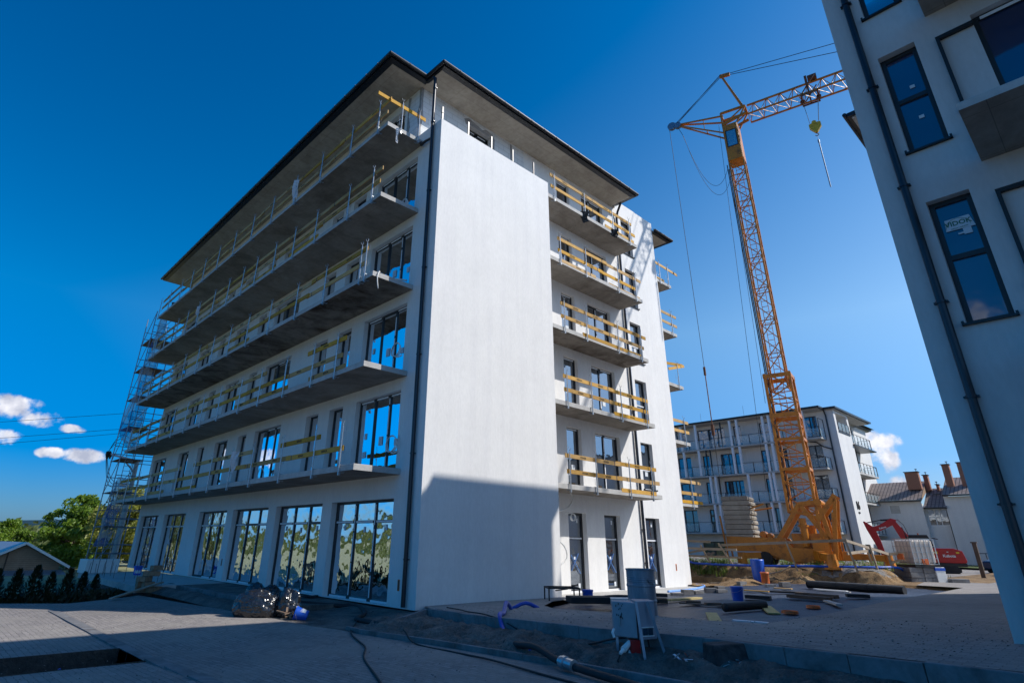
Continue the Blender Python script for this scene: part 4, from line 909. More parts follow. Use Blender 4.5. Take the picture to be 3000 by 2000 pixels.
# terrace plinth with blocks along the shaded facade
m = MB(); m.box(-1.9, -.002, 3.0, 19.2, -.6, -.03); struct(m.build('terrace', 'sand', None))
m = MB(); y = 3.1
while y < 13.6: m.box(-2.06, -1.9, y, y + .49, -.36, -.015 + random.uniform(-.01, .01)); y += .5
struct(m.build('terrace_edge', 'kerb', None, bevel=.01))
m = MB(); N2 = 40
for i in range(N2 + 1):
    y = 3.6 + 10.6 * i / N2
    for j in range(9): s = j / 8; x = -2.08 - .95 * s; m.v.append((x, y, -.14 - .09 * s + .10 * math.sin(math.pi * s) + .07 * fbm(x * 2, y * 1.5, 2, 5) * min(1, s * 4) * min(1, (1 - s) * 4)))
for i in range(N2):
    for j in range(8): a = i * 9 + j; m.f.append((a, a + 1, a + 10, a + 9)); m.mi.append(0)
struct(m.build('sand_strip', 'sand', None, smooth=True, fix=False))
# concrete canopy deck over the basement ramp
t = thing('concrete_deck', 'cantilevered concrete deck with upright rebar beside the far end of the shaded facade', 'concrete deck', (-1.7, 18, 0))
m = MB(); m.prism([(-3.35, 23.3), (-3.5, 12.4), (-2.0, 12.4), (0, 12.9), (0, 23.8)], 'z', -.24, -.02); m.v = [(a + 1.7, b - 18, c) for a, b, c in m.v]; m.build('slab', 'concrete_light', t)
for (x, y) in ((-3.2, 22.5), (-3.1, 14.6), (-2.6, 18)):
    m = MB(); m.box(x - .12 + 1.7, x + .12 + 1.7, y - .12 - 18, y + .12 - 18, -1.3, -.24); m.build('column', 'kerb', t)
for k in range(12):
    x, y = random.uniform(-3.3, -2.3), 12.7 + .85 * k; m = MB(); m.tube([(x + 1.7, y - 18, -.05), (x + 1.7 + random.uniform(-.04, .04), y - 18, random.uniform(.4, .62))], .008, 5); m.build('rebar', 'rust', t)
# ------------------------------------------------------------------ tower crane
MU = Vector((.2117, -.9773, 0)); MN = Vector((.9773, .2117, 0)); MO = Vector((22.73, -1.9, 0))
K = thing('tower_crane', 'orange self-erecting tower crane with lattice mast, cab window and stacked concrete ballast', 'crane', (22.73, -1.9, .9), math.atan2(MU.y, MU.x))
# local frame: x along the jib, y across, z up from the ground at the crane (world z - 0.9)
Z0 = -.9
def lattice(m, x0, x1, y0, y1, za, zb, step, chord, brace, flip=0):
    c = [(x0, y0), (x1, y0), (x1, y1), (x0, y1)]
    for (x, y) in c: m.bar((x, y, za), (x, y, zb), chord)
    n_ = max(1, round((zb - za) / step)); h = (zb - za) / n_
    for k in range(n_):
        z = za + k * h
        for q in range(4):
            a = c[q]; b = c[(q + 1) % 4]
            if (k + flip + q) % 2: a, b = b, a
            m.bar((a[0], a[1], z), (b[0], b[1], z + h), brace)
            if k % 2 == 0: m.bar((a[0], a[1], z), (b[0], b[1], z), brace)
lo = MB(); lattice(lo, -.62, .62, -.62, .62, 3.3 + Z0, 10.45 + Z0, .72, .12, .055)
for z in (10.3, 8.15, 6.9, 5.4): 
    for s in (-1, 1): lo.bar((-.7, s * .66, z + Z0), (.7, s * .66, z + Z0), .05, .22 if z > 8 else .14); lo.bar((s * .66, -.7, z + Z0), (s * .66, .7, z + Z0), .05, .22 if z > 8 else .14)
lo.build('outer_mast', 'crane', K)
up = MB(); lattice(up, -.42, .42, -.42, .42, 9.6 + Z0, 24.5 + Z0, 1.02, .085, .045, 1)
up.build('inner_mast', 'crane', K)
m = MB(); m.bar((-.56, -.56, 3.2 + Z0), (-.56, -.56, 24.3 + Z0), .05); m.tube([(-.50, -.50, 4 + Z0), (-.50, -.50, 24 + Z0)], .03, 6); m.build('power_cable', 'rubber', K)
m = MB()
for z in np.arange(4, 24.2, .34): m.bar((-.16, 0, z + Z0), (.16, 0, z + Z0), .025)
m.bar((-.16, 0, 4 + Z0), (-.16, 0, 24.4 + Z0), .03); m.bar((.16, 0, 4 + Z0), (.16, 0, 24.4 + Z0), .03); m.build('ladder', 'crane', K)
# cab
m = MB(); ca, cb, cc, cd = -.43, .43, 24.6 + Z0, 27.4 + Z0
m.box(ca, cb, -.5, .5, cc, cc + .12); m.box(ca, cb, -.5, .5, cd - .1, cd); m.box(ca, cb, .44, .5, cc, cd)
for s in (ca, cb): m.box(s - .03, s + .03, -.5, .5, cc, cd)
m.box(ca, cb, -.53, -.50, cc, cc + 1.05); m.box(ca, cb, -.53, -.5, cd - .5, cd); m.box(ca, ca + .13, -.53, -.5, cc + 1.05, cd - .5); m.box(cb - .13, cb, -.53, -.5, cc + 1.05, cd - .5)
cabo = m.build('cab', 'crane', K, bevel=.02)
m = MB(); m.box(ca + .10, cb - .10, -.55, -.53, cc + 1.02, cc + 1.07); m.box(ca + .10, cb - .10, -.55, -.53, cd - .53, cd - .48); m.box(ca + .10, ca + .15, -.55, -.53, cc + 1.07, cd - .53); m.box(cb - .15, cb - .10, -.55, -.53, cc + 1.07, cd - .53); m.build('window_frame', 'rubber', cabo)
m = MB(); m.quad((ca + .12, -.535, cc + 1.05), (cb - .12, -.535, cc + 1.05), (cb - .12, -.53, cd - .5), (ca + .12, -.53, cd - .5)); m.build('cab_window', glassm('cab glass', (.10, .28, .42), 1.9, .05), cabo, fix=False)
# mast head
m = MB(); z1_, z2_ = 27.4 + Z0, 28.5 + Z0
for s in (-1, 1):
    m.bar((-.42, s * .42, z1_), (-.42, s * .42, z2_), .09); m.bar((.45, s * .42, z1_), (1.1, s * .42, z2_ - .1), .09); m.bar((-.42, s * .42, z2_), (1.12, s * .42, z2_ - .05), .14, .12); m.bar((-.42, s * .42, z1_ + .1), (.9, s * .42, z2_ - .15), .07); m.bar((-.42, s * .42, z1_ + .15), (1.1, s * .42, z1_ + .5), .1, .16)
m.bar((-.42, -.42, z2_), (-.42, .42, z2_), .1); m.bar((1.1, -.42, z2_ - .05), (1.1, .42, z2_ - .05), .1); m.build('mast_head', 'crane', K)
# jib (triangular lattice) running away behind the right-hand building
J = MB(); jb, jt = 27.67 + Z0, 28.72 + Z0; L0, L1 = 1.2, 25.0
for s in (-1, 1): J.bar((L0, s * .5, jb), (L1, s * .5, jb), .09)
J.bar((L0, 0, jt), (L1, 0, jt), .10)
n_ = 30
for k in range(n_):
    a = L0 + (L1 - L0) * k / n_; b = L0 + (L1 - L0) * (k + 1) / n_; c = (a + b) / 2
    for s in (-1, 1): J.bar((a, s * .5, jb), (c, 0, jt), .035); J.bar((c, 0, jt), (b, s * .5, jb), .035)
    J.bar((a, -.5, jb), (b, .5, jb), .03); J.bar((a, -.5, jb), (a, .5, jb), .03)
jo = J.build('jib', 'crane', K)
m = MB()
for z in (jb + .12, jb + .2, jb + .28): m.tube([(1.2, .1, z), (L1, .1, z)], .008, 4)
m.build('jib_cable', 'rubber', jo)
# rear strut and tie ropes
st = MB(); tip = (-3.5, 0, 29.25 + Z0)
st.bar((-.3, -.4, 28.28 + Z0), tip, .09); st.bar((-.3, .4, 28.28 + Z0), tip, .09); st.bar((-.3, -.4, 26.85 + Z0), tip, .08); st.bar((-.3, .4, 26.85 + Z0), tip, .08); st.bar((-1.5, -.22, 27.8 + Z0), (-1.5, .22, 27.8 + Z0), .05); st.bar((-1.6, -.2, 28.7 + Z0), (-1.6, -.2, 27.95 + Z0), .04)
so2 = st.build('rear_strut', 'crane', K)
m = MB(); m.tube([(-3.75, -.1, 29.25 + Z0), (-3.75, .1, 29.25 + Z0)], .3, 16); m.tube([(-3.35, -.12, 29.15 + Z0), (-3.35, .12, 29.15 + Z0)], .24, 16); m.build('pulley', 'steel_b', so2)
m = MB(); m.bar((1.05, -.3, 28.4 + Z0), (0, -.12, 31.93 + Z0), .09); m.bar((1.05, .3, 28.4 + Z0), (0, .12, 31.93 + Z0), .09); m.bar((-.1, 0, 31.9 + Z0), (.55, 0, 31.8 + Z0), .2, .2); m.build('apex_strut', 'crane', K)
def cat(a, b, sag, n_=14): 
    a = Vector(a); b = Vector(b); return [a.lerp(b, i / n_) - Vector((0, 0, sag * 4 * (i / n_) * (1 - i / n_))) for i in range(n_ + 1)]
def ropes(name, lst, r, parent, mat='rubber'):
    m = MB()
    for p in lst: m.tube(p, r, 5)
    return m.build(name, mat, parent)
T_ = (-3.6, 0, 29.3 + Z0); ap = (-.05, 0, 31.95 + Z0)
ropes('tie_rope', [[ap, T_], [(ap[0], .1, ap[2]), (-3.5, .12, 29.35 + Z0)], [(ap[0], -.1, ap[2]), (-3.3, -.12, 29.3 + Z0)]], .018, K)
ropes('jib_tie', [[(.5, .1, 31.85 + Z0), (13, 0, jt)], [(.5, -.1, 31.8 + Z0), (22, 0, jt)]], .022, K)
ropes('hoist_rope', [[(-3.95, 0, 29.2 + Z0), (-3.85, 0, 11.2 + Z0)], [(-3.86, 0, 7.6 + Z0), (-3.86, 0, 4.2 + Z0)]], .016, K)
ropes('hoist_rope', [[(-3.86, 0, 11.2 + Z0), (-3.86, 0, 7.6 + Z0)]], .03, K, 'rust')
m = MB(); m.cyl(-3.86, 0, 11.0 + Z0, 11.5 + Z0, .07, 8); m.cyl(-3.86, 0, 7.5 + Z0, 8.1 + Z0, .09, 8); m.build('rope_clamp', 'rust', K)
ropes('slack_cable', [[(-3.4, -.1, 29.1 + Z0)] + [Vector(p) for p in cat((-3.1, -.1, 28.2 + Z0), (-.6, -.2, 24.3 + Z0), 2.6, 18)], [(-3.4, .1, 29.1 + Z0)] + [Vector(p) for p in cat((-3.1, .1, 28.2 + Z0), (-.55, .2, 23.9 + Z0), 2.9, 18)]], .012, K)
ropes('mast_rope', [[(-.7, -.1, 27.9 + Z0), (-1.6, 0, 4.5 + Z0)], [(-.5, .1, 27.0 + Z0), (-.9, 0, 9 + Z0)]], .012, K)
# trolley, hook block and hanging bar
tr = MB(); tx = 4.75
tr.bar((tx - .5, -.55, jb - .12), (tx + .5, -.55, jb - .12), .08); tr.bar((tx - .5, .55, jb - .12), (tx + .5, .55, jb - .12), .08); tr.bar((tx - .45, -.55, jb - .15), (tx - .45, .55, jb - .15), .09); tr.bar((tx + .45, -.55, jb - .15), (tx + .45, .55, jb - .15), .09)
for s in (-.45, .45): tr.tube([(tx + s, -.1, jb - .22), (tx + s, .1, jb - .22)], .14, 12)
for s in (-.55, .55): tr.bar((tx, s, jb - .1), (tx, s, jt + .1), .09); tr.bar((tx - .4, s, jb), (tx + .5, s, jt + .1), .06)
tr.bar((tx, -.55, jt + .15), (tx, .55, jt + .15), .14, .14); tr.box(tx + .1, tx + .6, -.3, .2, jt + .1, jt + .35); tr.build('trolley', 'rust', K)
ropes('hoist_rope', [[(tx + s, q, jb - .2), (tx - .12 + s * .55, q * .8, 25.7 + Z0)] for s in (-.45, .4) for q in (-.12, .12)], .010, K)
m = MB(); hx = tx - .15; m.prism([(-.3, .2), (-.3, -.05), (-.05, -.42), (.08, -.42), (.34, -.05), (.34, .22), (.15, .26), (.02, .14), (-.12, .26)], 'y', -.10, .10); m.v = [(a + hx, b, c + 25.4 + Z0) for a, b, c in m.v]
m.tube([(hx, -.12, 25.68 + Z0), (hx, .12, 25.68 + Z0)], .13, 12)
hb = m.build('hook_block', simple('ochre hook paint', (.55, .36, .02), .5, var=.25), K)
m = MB(); m.tube([(hx, 0, 24.98 + Z0), (hx, 0, 24.9 + Z0), (hx + .09, 0, 24.84 + Z0), (hx + .08, 0, 24.75 + Z0), (hx - .02, 0, 24.72 + Z0), (hx - .09, 0, 24.79 + Z0)], .025, 6); m.build('hook', 'rust', hb)
hc = thing('hanging_chain', 'dark chain sling hanging straight down from the crane hook', 'chain', tuple(MO + MU * hx + Vector((0, 0, 24.72))))
m = MB(); z = 0
m.tube([(0, 0, 0), (0, 0, -.35)], .012, 5)
while z > -3.3: m.tube([(0, 0, z - .35), (0, 0, z - .43)], .035, 6); z -= .1
m.tube([(0, 0, -.3), (0, 0, -3.7)], .02, 6); m.tube([(0, 0, -.3), (0, 0, -.5)], .055, 6); m.build('chain_links', 'steel_b', hc)
# slewing deck, ballast, winch, derrick frames
dk = MB(); b0 = 1.35 + Z0
for s in (-1, 1):
    dk.prism([(-3.75, .85 + b0), (-3.75, .15 + b0), (-2.2, .15 + b0), (-.9, -.30 + b0), (.55, -.30 + b0), (.55, .3 + b0), (-.7, .35 + b0), (-1.0, .78 + b0)], 'y', s * .75 - .06, s * .75 + .06)
dk.box(-3.75, -3.55, -.75, .75, b0 + .2, b0 + .7); dk.box(-2.4, -2.2, -.75, .75, b0 + .15, b0 + .6); dk.box(.35, .55, -.75, .75, b0 - .25, b0 + .25); dk.box(-1.2, -1.0, -.75, .75, b0 - .1, b0 + .3)
dk.box(.2, .9, -.95, -.7, b0 + .1, b0 + .8); dk.tube([(-2.05, -.3, b0 + .95), (-2.05, .3, b0 + .95)], .16, 12); dk.tube([(-1.75, -.3, b0 + .9), (-1.75, .3, b0 + .9)], .12, 12)
dk.build('slewing_deck', 'crane', K, bevel=.01)
fr = MB(); zf = b0 + .8
for s in (-.68, .68):
    for (p, q, w_) in (((-1.3, s, zf - .1), (-.1, s, zf + 1.55), .2), ((-.1, s, zf + 1.55), (.75, s, zf + 1.62), .2), ((-.05, s, zf + 1.5), (1.0, s, zf - .25), .2), ((.75, s, zf + 1.6), (1.05, s, zf - .5), .2)): fr.bar(p, q, .10, w_)
fr.tube([(.75, -.8, zf + 1.62), (.75, .8, zf + 1.62)], .17, 14); fr.box(-.7, .6, -.5, .5, zf - .5, zf + .2); fr.cyl(-.1, -.55, zf - .4, zf + .9, .17, 12); fr.tube([(-.1, -.55, zf + .5), (-.1, -.55, zf + .6)], .24, 12); fr.cyl(.15, .3, zf - .4, zf + .6, .2, 12)
fr.build('derrick_frame', 'crane', K)
bk = MB()
for s in (-.7, .7):
    bk.bar((1.05, s, 1.25 + Z0), (1.35, s, 3.3 + Z0), .12, .2); bk.bar((1.1, s, 1.6 + Z0), (2.0 - .5, s, 3.9 + Z0), .1, .16); bk.bar((.6, s, 2.95 + Z0), (1.55, s, 4.1 + Z0), .10, .22); bk.bar((.62, s, 3.3 + Z0), (.62, s, 1.8 + Z0), .12); bk.bar((-.6, s, 3.4 + Z0), (.6, s, 3.1 + Z0), .1)
for k in range(7): bk.bar((.8 + .09 * k, -.5 + .15 * k, 1.2 + Z0), (.72 + .10 * k, -.5 + .15 * k, 3.0 + Z0), .06)
bk.build('mast_foot', 'crane', K)
M['ballast'] = concrete('weathered ballast concrete', (.40, .36, .30), .35, False)
for k in range(9):
    m = MB(); h = .228; m.prism([(-3.75, 0), (-3.75, h - .03), (-3.70, h - .02), (-2.50, h - .02), (-2.44, h - .05), (-2.44, .03), (-2.50, 0)], 'y', -.8, .8); m.v = [(a + random.uniform(-.0, .0) + (.02 * (k % 2)), b, c) for a, b, c in m.v]
    for (x, s) in ((-2.40, -.5), (-2.40, .5), (-2.40, 0)): m.tube([(x - .04, s - .07, h * .3), (x + .05, s - .07, h * .3), (x + .05, s + .07, h * .3), (x - .04, s + .07, h * .3)], .010, 5)
    m.build('ballast_block', 'ballast' if k < 8 else 'concrete', K, loc=(.02 * (k % 2), 0, 2.08 + Z0 + k * .233))
m = MB(); m.bar((-3.85, -.5, .9 + Z0 + .3), (-4.0, -.5, 3.2 + Z0), .08); m.bar((-3.85, .5, .9 + Z0 + .3), (-4.0, .5, 3.2 + Z0), .08); m.tube([(-2.4, -.5, 3.55 + Z0), (-1.7, -.75, 3.75 + Z0)], .04, 8); m.tube([(-2.4, .4, 3.5 + Z0), (-1.5, .2, 3.6 + Z0)], .04, 8); m.build('ballast_frame', 'crane', K)
m = MB(); m.cyl(0, 0, .95 + Z0 + .05, 1.2 + Z0, .75, 24); m.build('slewing_ring', 'rust', K)
ch = MB()
for a in (20, 110, 200, 290):
    c, s = math.cos(R(a)), math.sin(R(a))
    p = [(.2 * c, .2 * s, .48), (1.7 * c, 1.7 * s, .46), (3.2 * c, 3.2 * s, .40)]
    ch.bar(p[0], p[1], .3, .42); ch.bar(p[1], p[2], .2, .28)
cho = ch.build('chassis', 'crane', K, bevel=.015)
for a in (20, 110, 200, 290):
    c, s = math.cos(R(a)), math.sin(R(a)); m = MB(); m.cyl(0, 0, .34, .56, .19, 16); m.cyl(0, 0, .0, .34, .26, 8, .22); m.box(-.32, .32, -.32, .32, -.06, .02); m.build('outrigger_foot', 'crane', K, loc=(3.25 * c, 3.25 * s, 0))
for s in (-1, 1):
    m = MB(); m.tube([(-2.0, s * .75 - .15, .28), (-2.0, s * .75 + .15, .28)], .33, 18); m.build('transport_wheel', 'rubber', K)
# ------------------------------------------------------------------ scaffold and sheeting at the far end
t = thing('scaffold', 'tall steel tube scaffold at the far left end of the block', 'scaffold', (-.6, 29.4, -1.0))
for (x, y) in ((-.95, .15), (.35, .15), (-.95, 2.4), (.35, 2.4), (2.6, .15), (2.6, 2.4)):
    m = MB(); m.tube([(x, y, 0), (x, y, 17.2)], .03, 8)
    for z in np.arange(1.2, 17, 2.0): m.tube([(x, y, z - .04), (x, y, z + .04)], .05, 8)
    m.build('standard', 'steel_b', t)
for k, z in enumerate(np.arange(1.2, 17, 2.0)):
    m = MB(); m.box(-.9, .3, .2, 2.35, z, z + .05); m.build('deck', 'timber_dark' if k % 3 else 'rust', t)
    m = MB()
    for y in (.15, 2.4):
        for zz in (z + .5, z + 1.0, z): m.tube([(-.95, y, zz), (2.6, y, zz)], .022, 6)
    for x in (-.95, .35, 2.6): m.tube([(x, .15, z), (x, 2.4, z)], .022, 6); 
    m.tube([(-.95, .15, z), (.35, .15, z + 2)], .02, 6); m.tube([(-.95, .12, z + 2), (-.95, 2.4, z)], .02, 6); m.build('ledger', 'steel_b', t)
m = MB()
for z in np.arange(.2, 16.8, .3): m.bar((-.6, .3, z), (-.2, .3, z), .025)
for x in (-.6, -.2): m.bar((x, .3, 0), (x, .3, 17), .035)
m.build('ladder', 'steel', t)
# long printed tarp bulging off the scaffold
prof = [(15.9, -1.10, -.75), (15.0, -1.33, -.85), (14.0, -1.42, -1.0), (13.0, -1.50, -1.1), (11.8, -1.62, -1.25), (10.8, -1.68, -1.4), (9.8, -1.76, -1.55), (8.9, -1.98, -1.72), (8.2, -1.98, -1.6), (7.5, -1.8, -1.4), (6.9, -1.35, -1.2)]
m = MB(); nh = 90
def tp(z):
    for (a, b) in zip(prof[:-1], prof[1:]):
        if a[0] >= z >= b[0]: f = (a[0] - z) / (a[0] - b[0]); return a[1] + (b[1] - a[1]) * f
    return prof[-1][1]
for i in range(nh + 1):
    z = 16.2 - 9.3 * i / nh; e = tp(min(max(z, 6.9), 15.9)) 
    for j in range(17):
        s = j / 16; edge = e + .05 * math.sin(z * 3.1); x = edge + (-.55 - edge) * s ** 1.3; y = 29.6 + 1.2 * s + .22 * math.sin(z * 1.7 + s * 5) * (1 - s * .5) + .10 * fbm(z * 1.2, s * 4, 3, 3) - .5 * math.sin(math.pi * s)
        m.v.append((x, y, z))
for i in range(nh):
    for j in range(16): a = i * 17 + j; m.f.append((a, a + 1, a + 18, a + 17)); m.mi.append(0)
o = m.build('scaffold_sheeting', 'net', None, smooth=True, fix=False); tag(o, 'tall strip of blue and white scaffold sheeting bulging at the far left corner', 'sheeting')
m = MB(); nh = 50
for i in range(nh + 1):
    z = 5.1 - 4.0 * i / nh
    for j in range(13):
        s = j / 12; x = -1.45 - .30 * (i / nh) + .9 * s + .05 * math.sin(z * 4); y = 29.5 + .9 * s + .12 * math.sin(z * 3 + s * 6); m.v.append((x, y, z))
for i in range(nh):
    for j in range(12): a = i * 13 + j; m.f.append((a, a + 1, a + 14, a + 13)); m.mi.append(0)
o = m.build('scaffold_sheeting', 'net', None, smooth=True, fix=False); tag(o, 'lower loose piece of scaffold sheeting hanging below the lowest balcony end', 'sheeting')
# overhead line: crossarm with insulators on a post, three wires leaving to the left
t = thing('utility_pole', 'concrete utility pole with insulators and looped jumper wires behind the far balcony ends', 'utility pole', (.9, 36.0, -1))
m = MB(); m.tube([(0, 0, 0), (0, 0, 7.9)], [.2, .15], 12); m.build('pole', 'concrete_light', t)
m = MB(); m.bar((-2.35, -2.5, 7.85), (0.2, 0.1, 7.8), .12); m.bar((-1.3, -1.4, 7.8), (0, 0, 7.0), .08); m.build('crossarm', 'steel_b', t)
for k in range(5):
    m = MB(); x, y = -2.45 + .11 * (k % 3), -2.5 + .2 * (k // 2); m.lathe([(.0, .42), (.06, .40), (.10, .32), (.065, .26), (.11, .18), (.065, .12), (.05, 0)], 0, 0, 10); m.build('insulator', 'black', t, loc=(x, y, 7.55 + .08 * (k % 2)))
m = MB()
for k in range(3):
    a = Vector((-2.45, -2.5 + .1 * k, 7.95)); b = Vector((-.5, -1.6 + .2 * k, 8.3 - .15 * k)); pts = [a.lerp(b, s / 12) + Vector((-.25 * math.sin(math.pi * s / 12), 0, (1.15 - .2 * k) * math.sin(math.pi * s / 12))) for s in range(13)]; m.tube(pts, .018, 5)
    b = Vector((-1.35, -1.8, 6.1 - .15 * k)); pts = [a.lerp(b, s / 12) + Vector((-.1, -.1, -(.45 + .15 * k) * math.sin(math.pi * s / 12))) for s in range(13)]; m.tube(pts, .018, 5)
m.tube([(-1.35, -1.8, 6.2), (-1.3, -1.75, 5.0), (-1.5, -1.8, 3.0)], .04, 6); m.build('jumper_wire', 'black', t)
for k, (L, Rr) in enumerate((((-8.63, 17.41, 5.89), (-4.45, 16.9, 6.81)), ((-8.46, 17.4, 5.26), (-4.36, 16.88, 6.12)), ((-8.4, 17.39, 5.03), (-4.38, 16.89, 5.92)))):
    Cc = Vector((CX, CY, CZ)); a = Cc + (Vector(L) - Cc) * 1.65; b = Cc + (Vector(Rr) - Cc) * 1.5; d = (a - b).normalized()
    m = MB(); m.tube([b + d * -.1, b, a, a + d * 40 + Vector((0, 0, 1.2))], .014, 5); o = m.build('overhead_wire', 'black', None)
    tag(o, ('uppermost', 'middle', 'lowest')[k] + ' of three thin overhead wires crossing the clouds at the left', 'wire', 'overhead wires at the left')
# ------------------------------------------------------------------ trees
def leaf_cloud(m, c, rad, n_, size, flat=.8):
    for k in range(n_):
        v = Vector((random.gauss(0, 1), random.gauss(0, 1), random.gauss(0, 1))).normalized() * (random.random() ** .45)
        p = Vector(c) + Vector((v.x * rad[0], v.y * rad[1], v.z * rad[2]))
        a = Vector((random.gauss(0, 1), random.gauss(0, 1), random.gauss(0, .6) + .2)).normalized(); b = a.orthogonal().normalized(); cc = a.cross(b); s = size * random.uniform(.6, 1.3)
        b = b * s; cc = cc * s * .7
        m.add([p - b, p - cc * .8 + a * s * .12, p + b, p + cc * .8 + a * s * .12], [(0, 1, 2, 3)])
def make_tree(h, rad, leafmat, seed, n_cl=60, per=110, size=.12, low=.18, spiky=0):
    random.seed(seed); t = bpy.data.objects.new('tree', None); COL.objects.link(t)
    tr = MB(); cr = MB(); tr.tube([(0, 0, 0), (.05 * h * .2, 0, h * .3), (-.03 * h * .2, .04, h * .6), (0, 0, h * .9)], [.03 * h, .022 * h, .013 * h, .004 * h], 9)
    for k in range(n_cl):
        f = random.random(); z = h * (low + (1 - low) * f); prof_ = math.sin(math.pi * min(1, (f * .85 + .12))) ** .7 if not spiky else (1 - f) ** .8 + .08
        a = random.uniform(0, 6.28); r_ = rad * prof_ * random.uniform(.35, 1.0) * (1 + .25 * math.sin(a * 3 + seed)); x, y = r_ * math.cos(a), r_ * math.sin(a)
        z0 = h * (low * .7 + (z / h - low) * .7); mid = Vector((x * .5, y * .5, (z0 + z) / 2 + .05 * h)); tr.tube([(0, 0, max(.1 * h, z0)), mid, (x, y, z)], [.009 * h, .006 * h, .002 * h], 5, False)
        cl = rad * random.uniform(.16, .30); leaf_cloud(cr, (x, y, z), (cl, cl, cl * .75), per, size)
        leaf_cloud(cr, mid, (cl * .8, cl * .8, cl * .8), per // 4, size)
    tr.build('trunk', 'bark', t, smooth=True, fix=False); cr.build('crown', leafmat, t, fix=False); return t
def dup_tree(src, loc, s, rz, label, cat, group):
    c = src.copy(); COL.objects.link(c); c.location = loc; c.scale = (s, s, s); c.rotation_euler = (0, 0, rz); tag(c, label, cat, group); c.name = 'tree'
    for ch in src.children: k = ch.copy(); COL.objects.link(k); k.parent = c
    return c
T1 = make_tree(6.4, 2.7, 'leaf', 31, 64, 150, .15); T1.location = (1.0, 51.5, -1.6); tag(T1, 'bright green broadleaf tree standing alone between the shed and the scaffold', 'tree', 'trees left of the block')
T2 = make_tree(6.6, 3.2, 'leaf_y', 77, 70, 140, .13); T2.location = (3.2, 45.5, -1.2); tag(T2, 'yellow green tree showing behind the scaffold tubes', 'tree', 'trees left of the block')
T3 = make_tree(9.2, 3.4, 'leaf_d', 12, 75, 120, .13, .1); T3.location = (-9.3, 51.0, -1.3); tag(T3, 'tall dark tree cut off by the left edge, reddish green with loose twigs', 'tree', 'trees left of the block')
dup_tree(T2, (3.6, 54, -1.8), .85, 2.0, 'lower yellow green tree just right of the lone bright green tree', 'tree', 'trees left of the block')
dup_tree(T3, (-4.4, 62, -1.6), .5, 1.0, 'small dark green tree in the gap behind the shed roof', 'tree', 'trees left of the block')
dup_tree(T1, (-3.2, 56, -2.4), .80, 4.0, 'round green tree half hidden behind the tall dark tree', 'tree', 'trees left of the block')
dup_tree(T2, (7.0, 56, -1.6), .95, 4.4, 'yellow green tree furthest right, seen through the scaffold foot', 'tree', 'trees left of the block')
random.seed(4); m = MB()
for k in range(19):
    y0 = -26 + 4.8 * k + random.uniform(-1, 1); x0 = -40 - 9 * random.random(); h = random.uniform(3.6, 6.4); m.cur = 0
    for j in range(26):
        a = random.uniform(0, 6.28); r_ = random.uniform(.2, 2.4); leaf_cloud(m, (x0 + r_ * math.cos(a), y0 + r_ * math.sin(a), -1 + h * random.uniform(.25, 1)), (.8, .8, .6), 60, .2)
    m.cur = 1; m.tube([(x0, y0, -1), (x0, y0, -1 + h * .8)], .12, 6)
tag(m.build('woodland', ['leaf', 'bark'], None, fix=False), 'leafy strip of wood west of the yard, seen only reflected in the windows', 'woodland', kind='stuff')
# distant wood line
random.seed(9); m = MB()
for k in range(900):
    a = random.uniform(-1.3, 1.1); d = random.uniform(110, 330); x, y = d * math.sin(a) - 5, d * math.cos(a); c = random.uniform(2.5, 5)
    if x > 30 and y < 80: continue
    leaf_cloud(m, (x, y, random.uniform(-.5, 2.2) + (d - 110) * .006), (c, c, c * .7), 26, .9)
for k in range(260):
    y = random.uniform(-80, 90); x = -60 - random.uniform(0, 60); c = random.uniform(2, 4); leaf_cloud(m, (x, y, random.uniform(0, 3.5)), (c, c, c * .8), 40, .5)
tag(m.build('woodland', 'leaf_d', None, fix=False), 'far-off dark green woodland along the horizon', 'woodland', kind='stuff')
struct(poly_sheet('hill', [(-900, 500), (500, 500), (500, 1500), (-900, 1500)], lambda x, y: -20 + 46 * math.exp(-((y - 1000) / 260) ** 2) * (.7 + .3 * math.sin(x / 160)), 'needle', 100))
# dark clipped conifer hedge between yard and shed
random.seed(14)
def conifer():
    t = bpy.data.objects.new('conifer', None); COL.objects.link(t); m = MB(); h = 1.7
    for k in range(900):
        f = random.random() ** 1.2; z = .1 + f * h; r_ = .34 * (1 - f) ** .75 + .02; a = random.uniform(0, 6.28); rr = r_ * random.uniform(.6, 1.05); p = Vector((rr * math.cos(a), rr * math.sin(a), z)); up = Vector((math.cos(a) * .4, math.sin(a) * .4, 1)).normalized() * .10; sd = Vector((-math.sin(a), math.cos(a), 0)) * .03
        m.add([p - sd, p + sd, p + up], [(0, 1, 2)])
    m.build('foliage', 'needle', t, fix=False); m = MB(); m.cyl(0, 0, 0, 1.2, .03, 6); m.build('trunk', 'bark', t); return t
lc = ['pointed dark conifer ' + w_ for w_ in ('cut by the left edge of the photo', 'second from the left edge, before the shed wall', 'tallest in the hedge row, before the shed gable', 'just right of the tallest conifer', 'below the right slope of the shed roof', 'at the right foot of the shed roof', 'third from the right end of the row', 'next to last at the right end of the row', 'last at the right, nearest the concrete deck')]
c0 = conifer(); hx = [(-8.9, 12.5), (-8.35, 12.9), (-7.6, 12.6), (-7.02, 12.95), (-6.45, 13.4), (-5.95, 13.5), (-5.3, 14.2), (-4.75, 14.6), (-4.2, 15.2)]
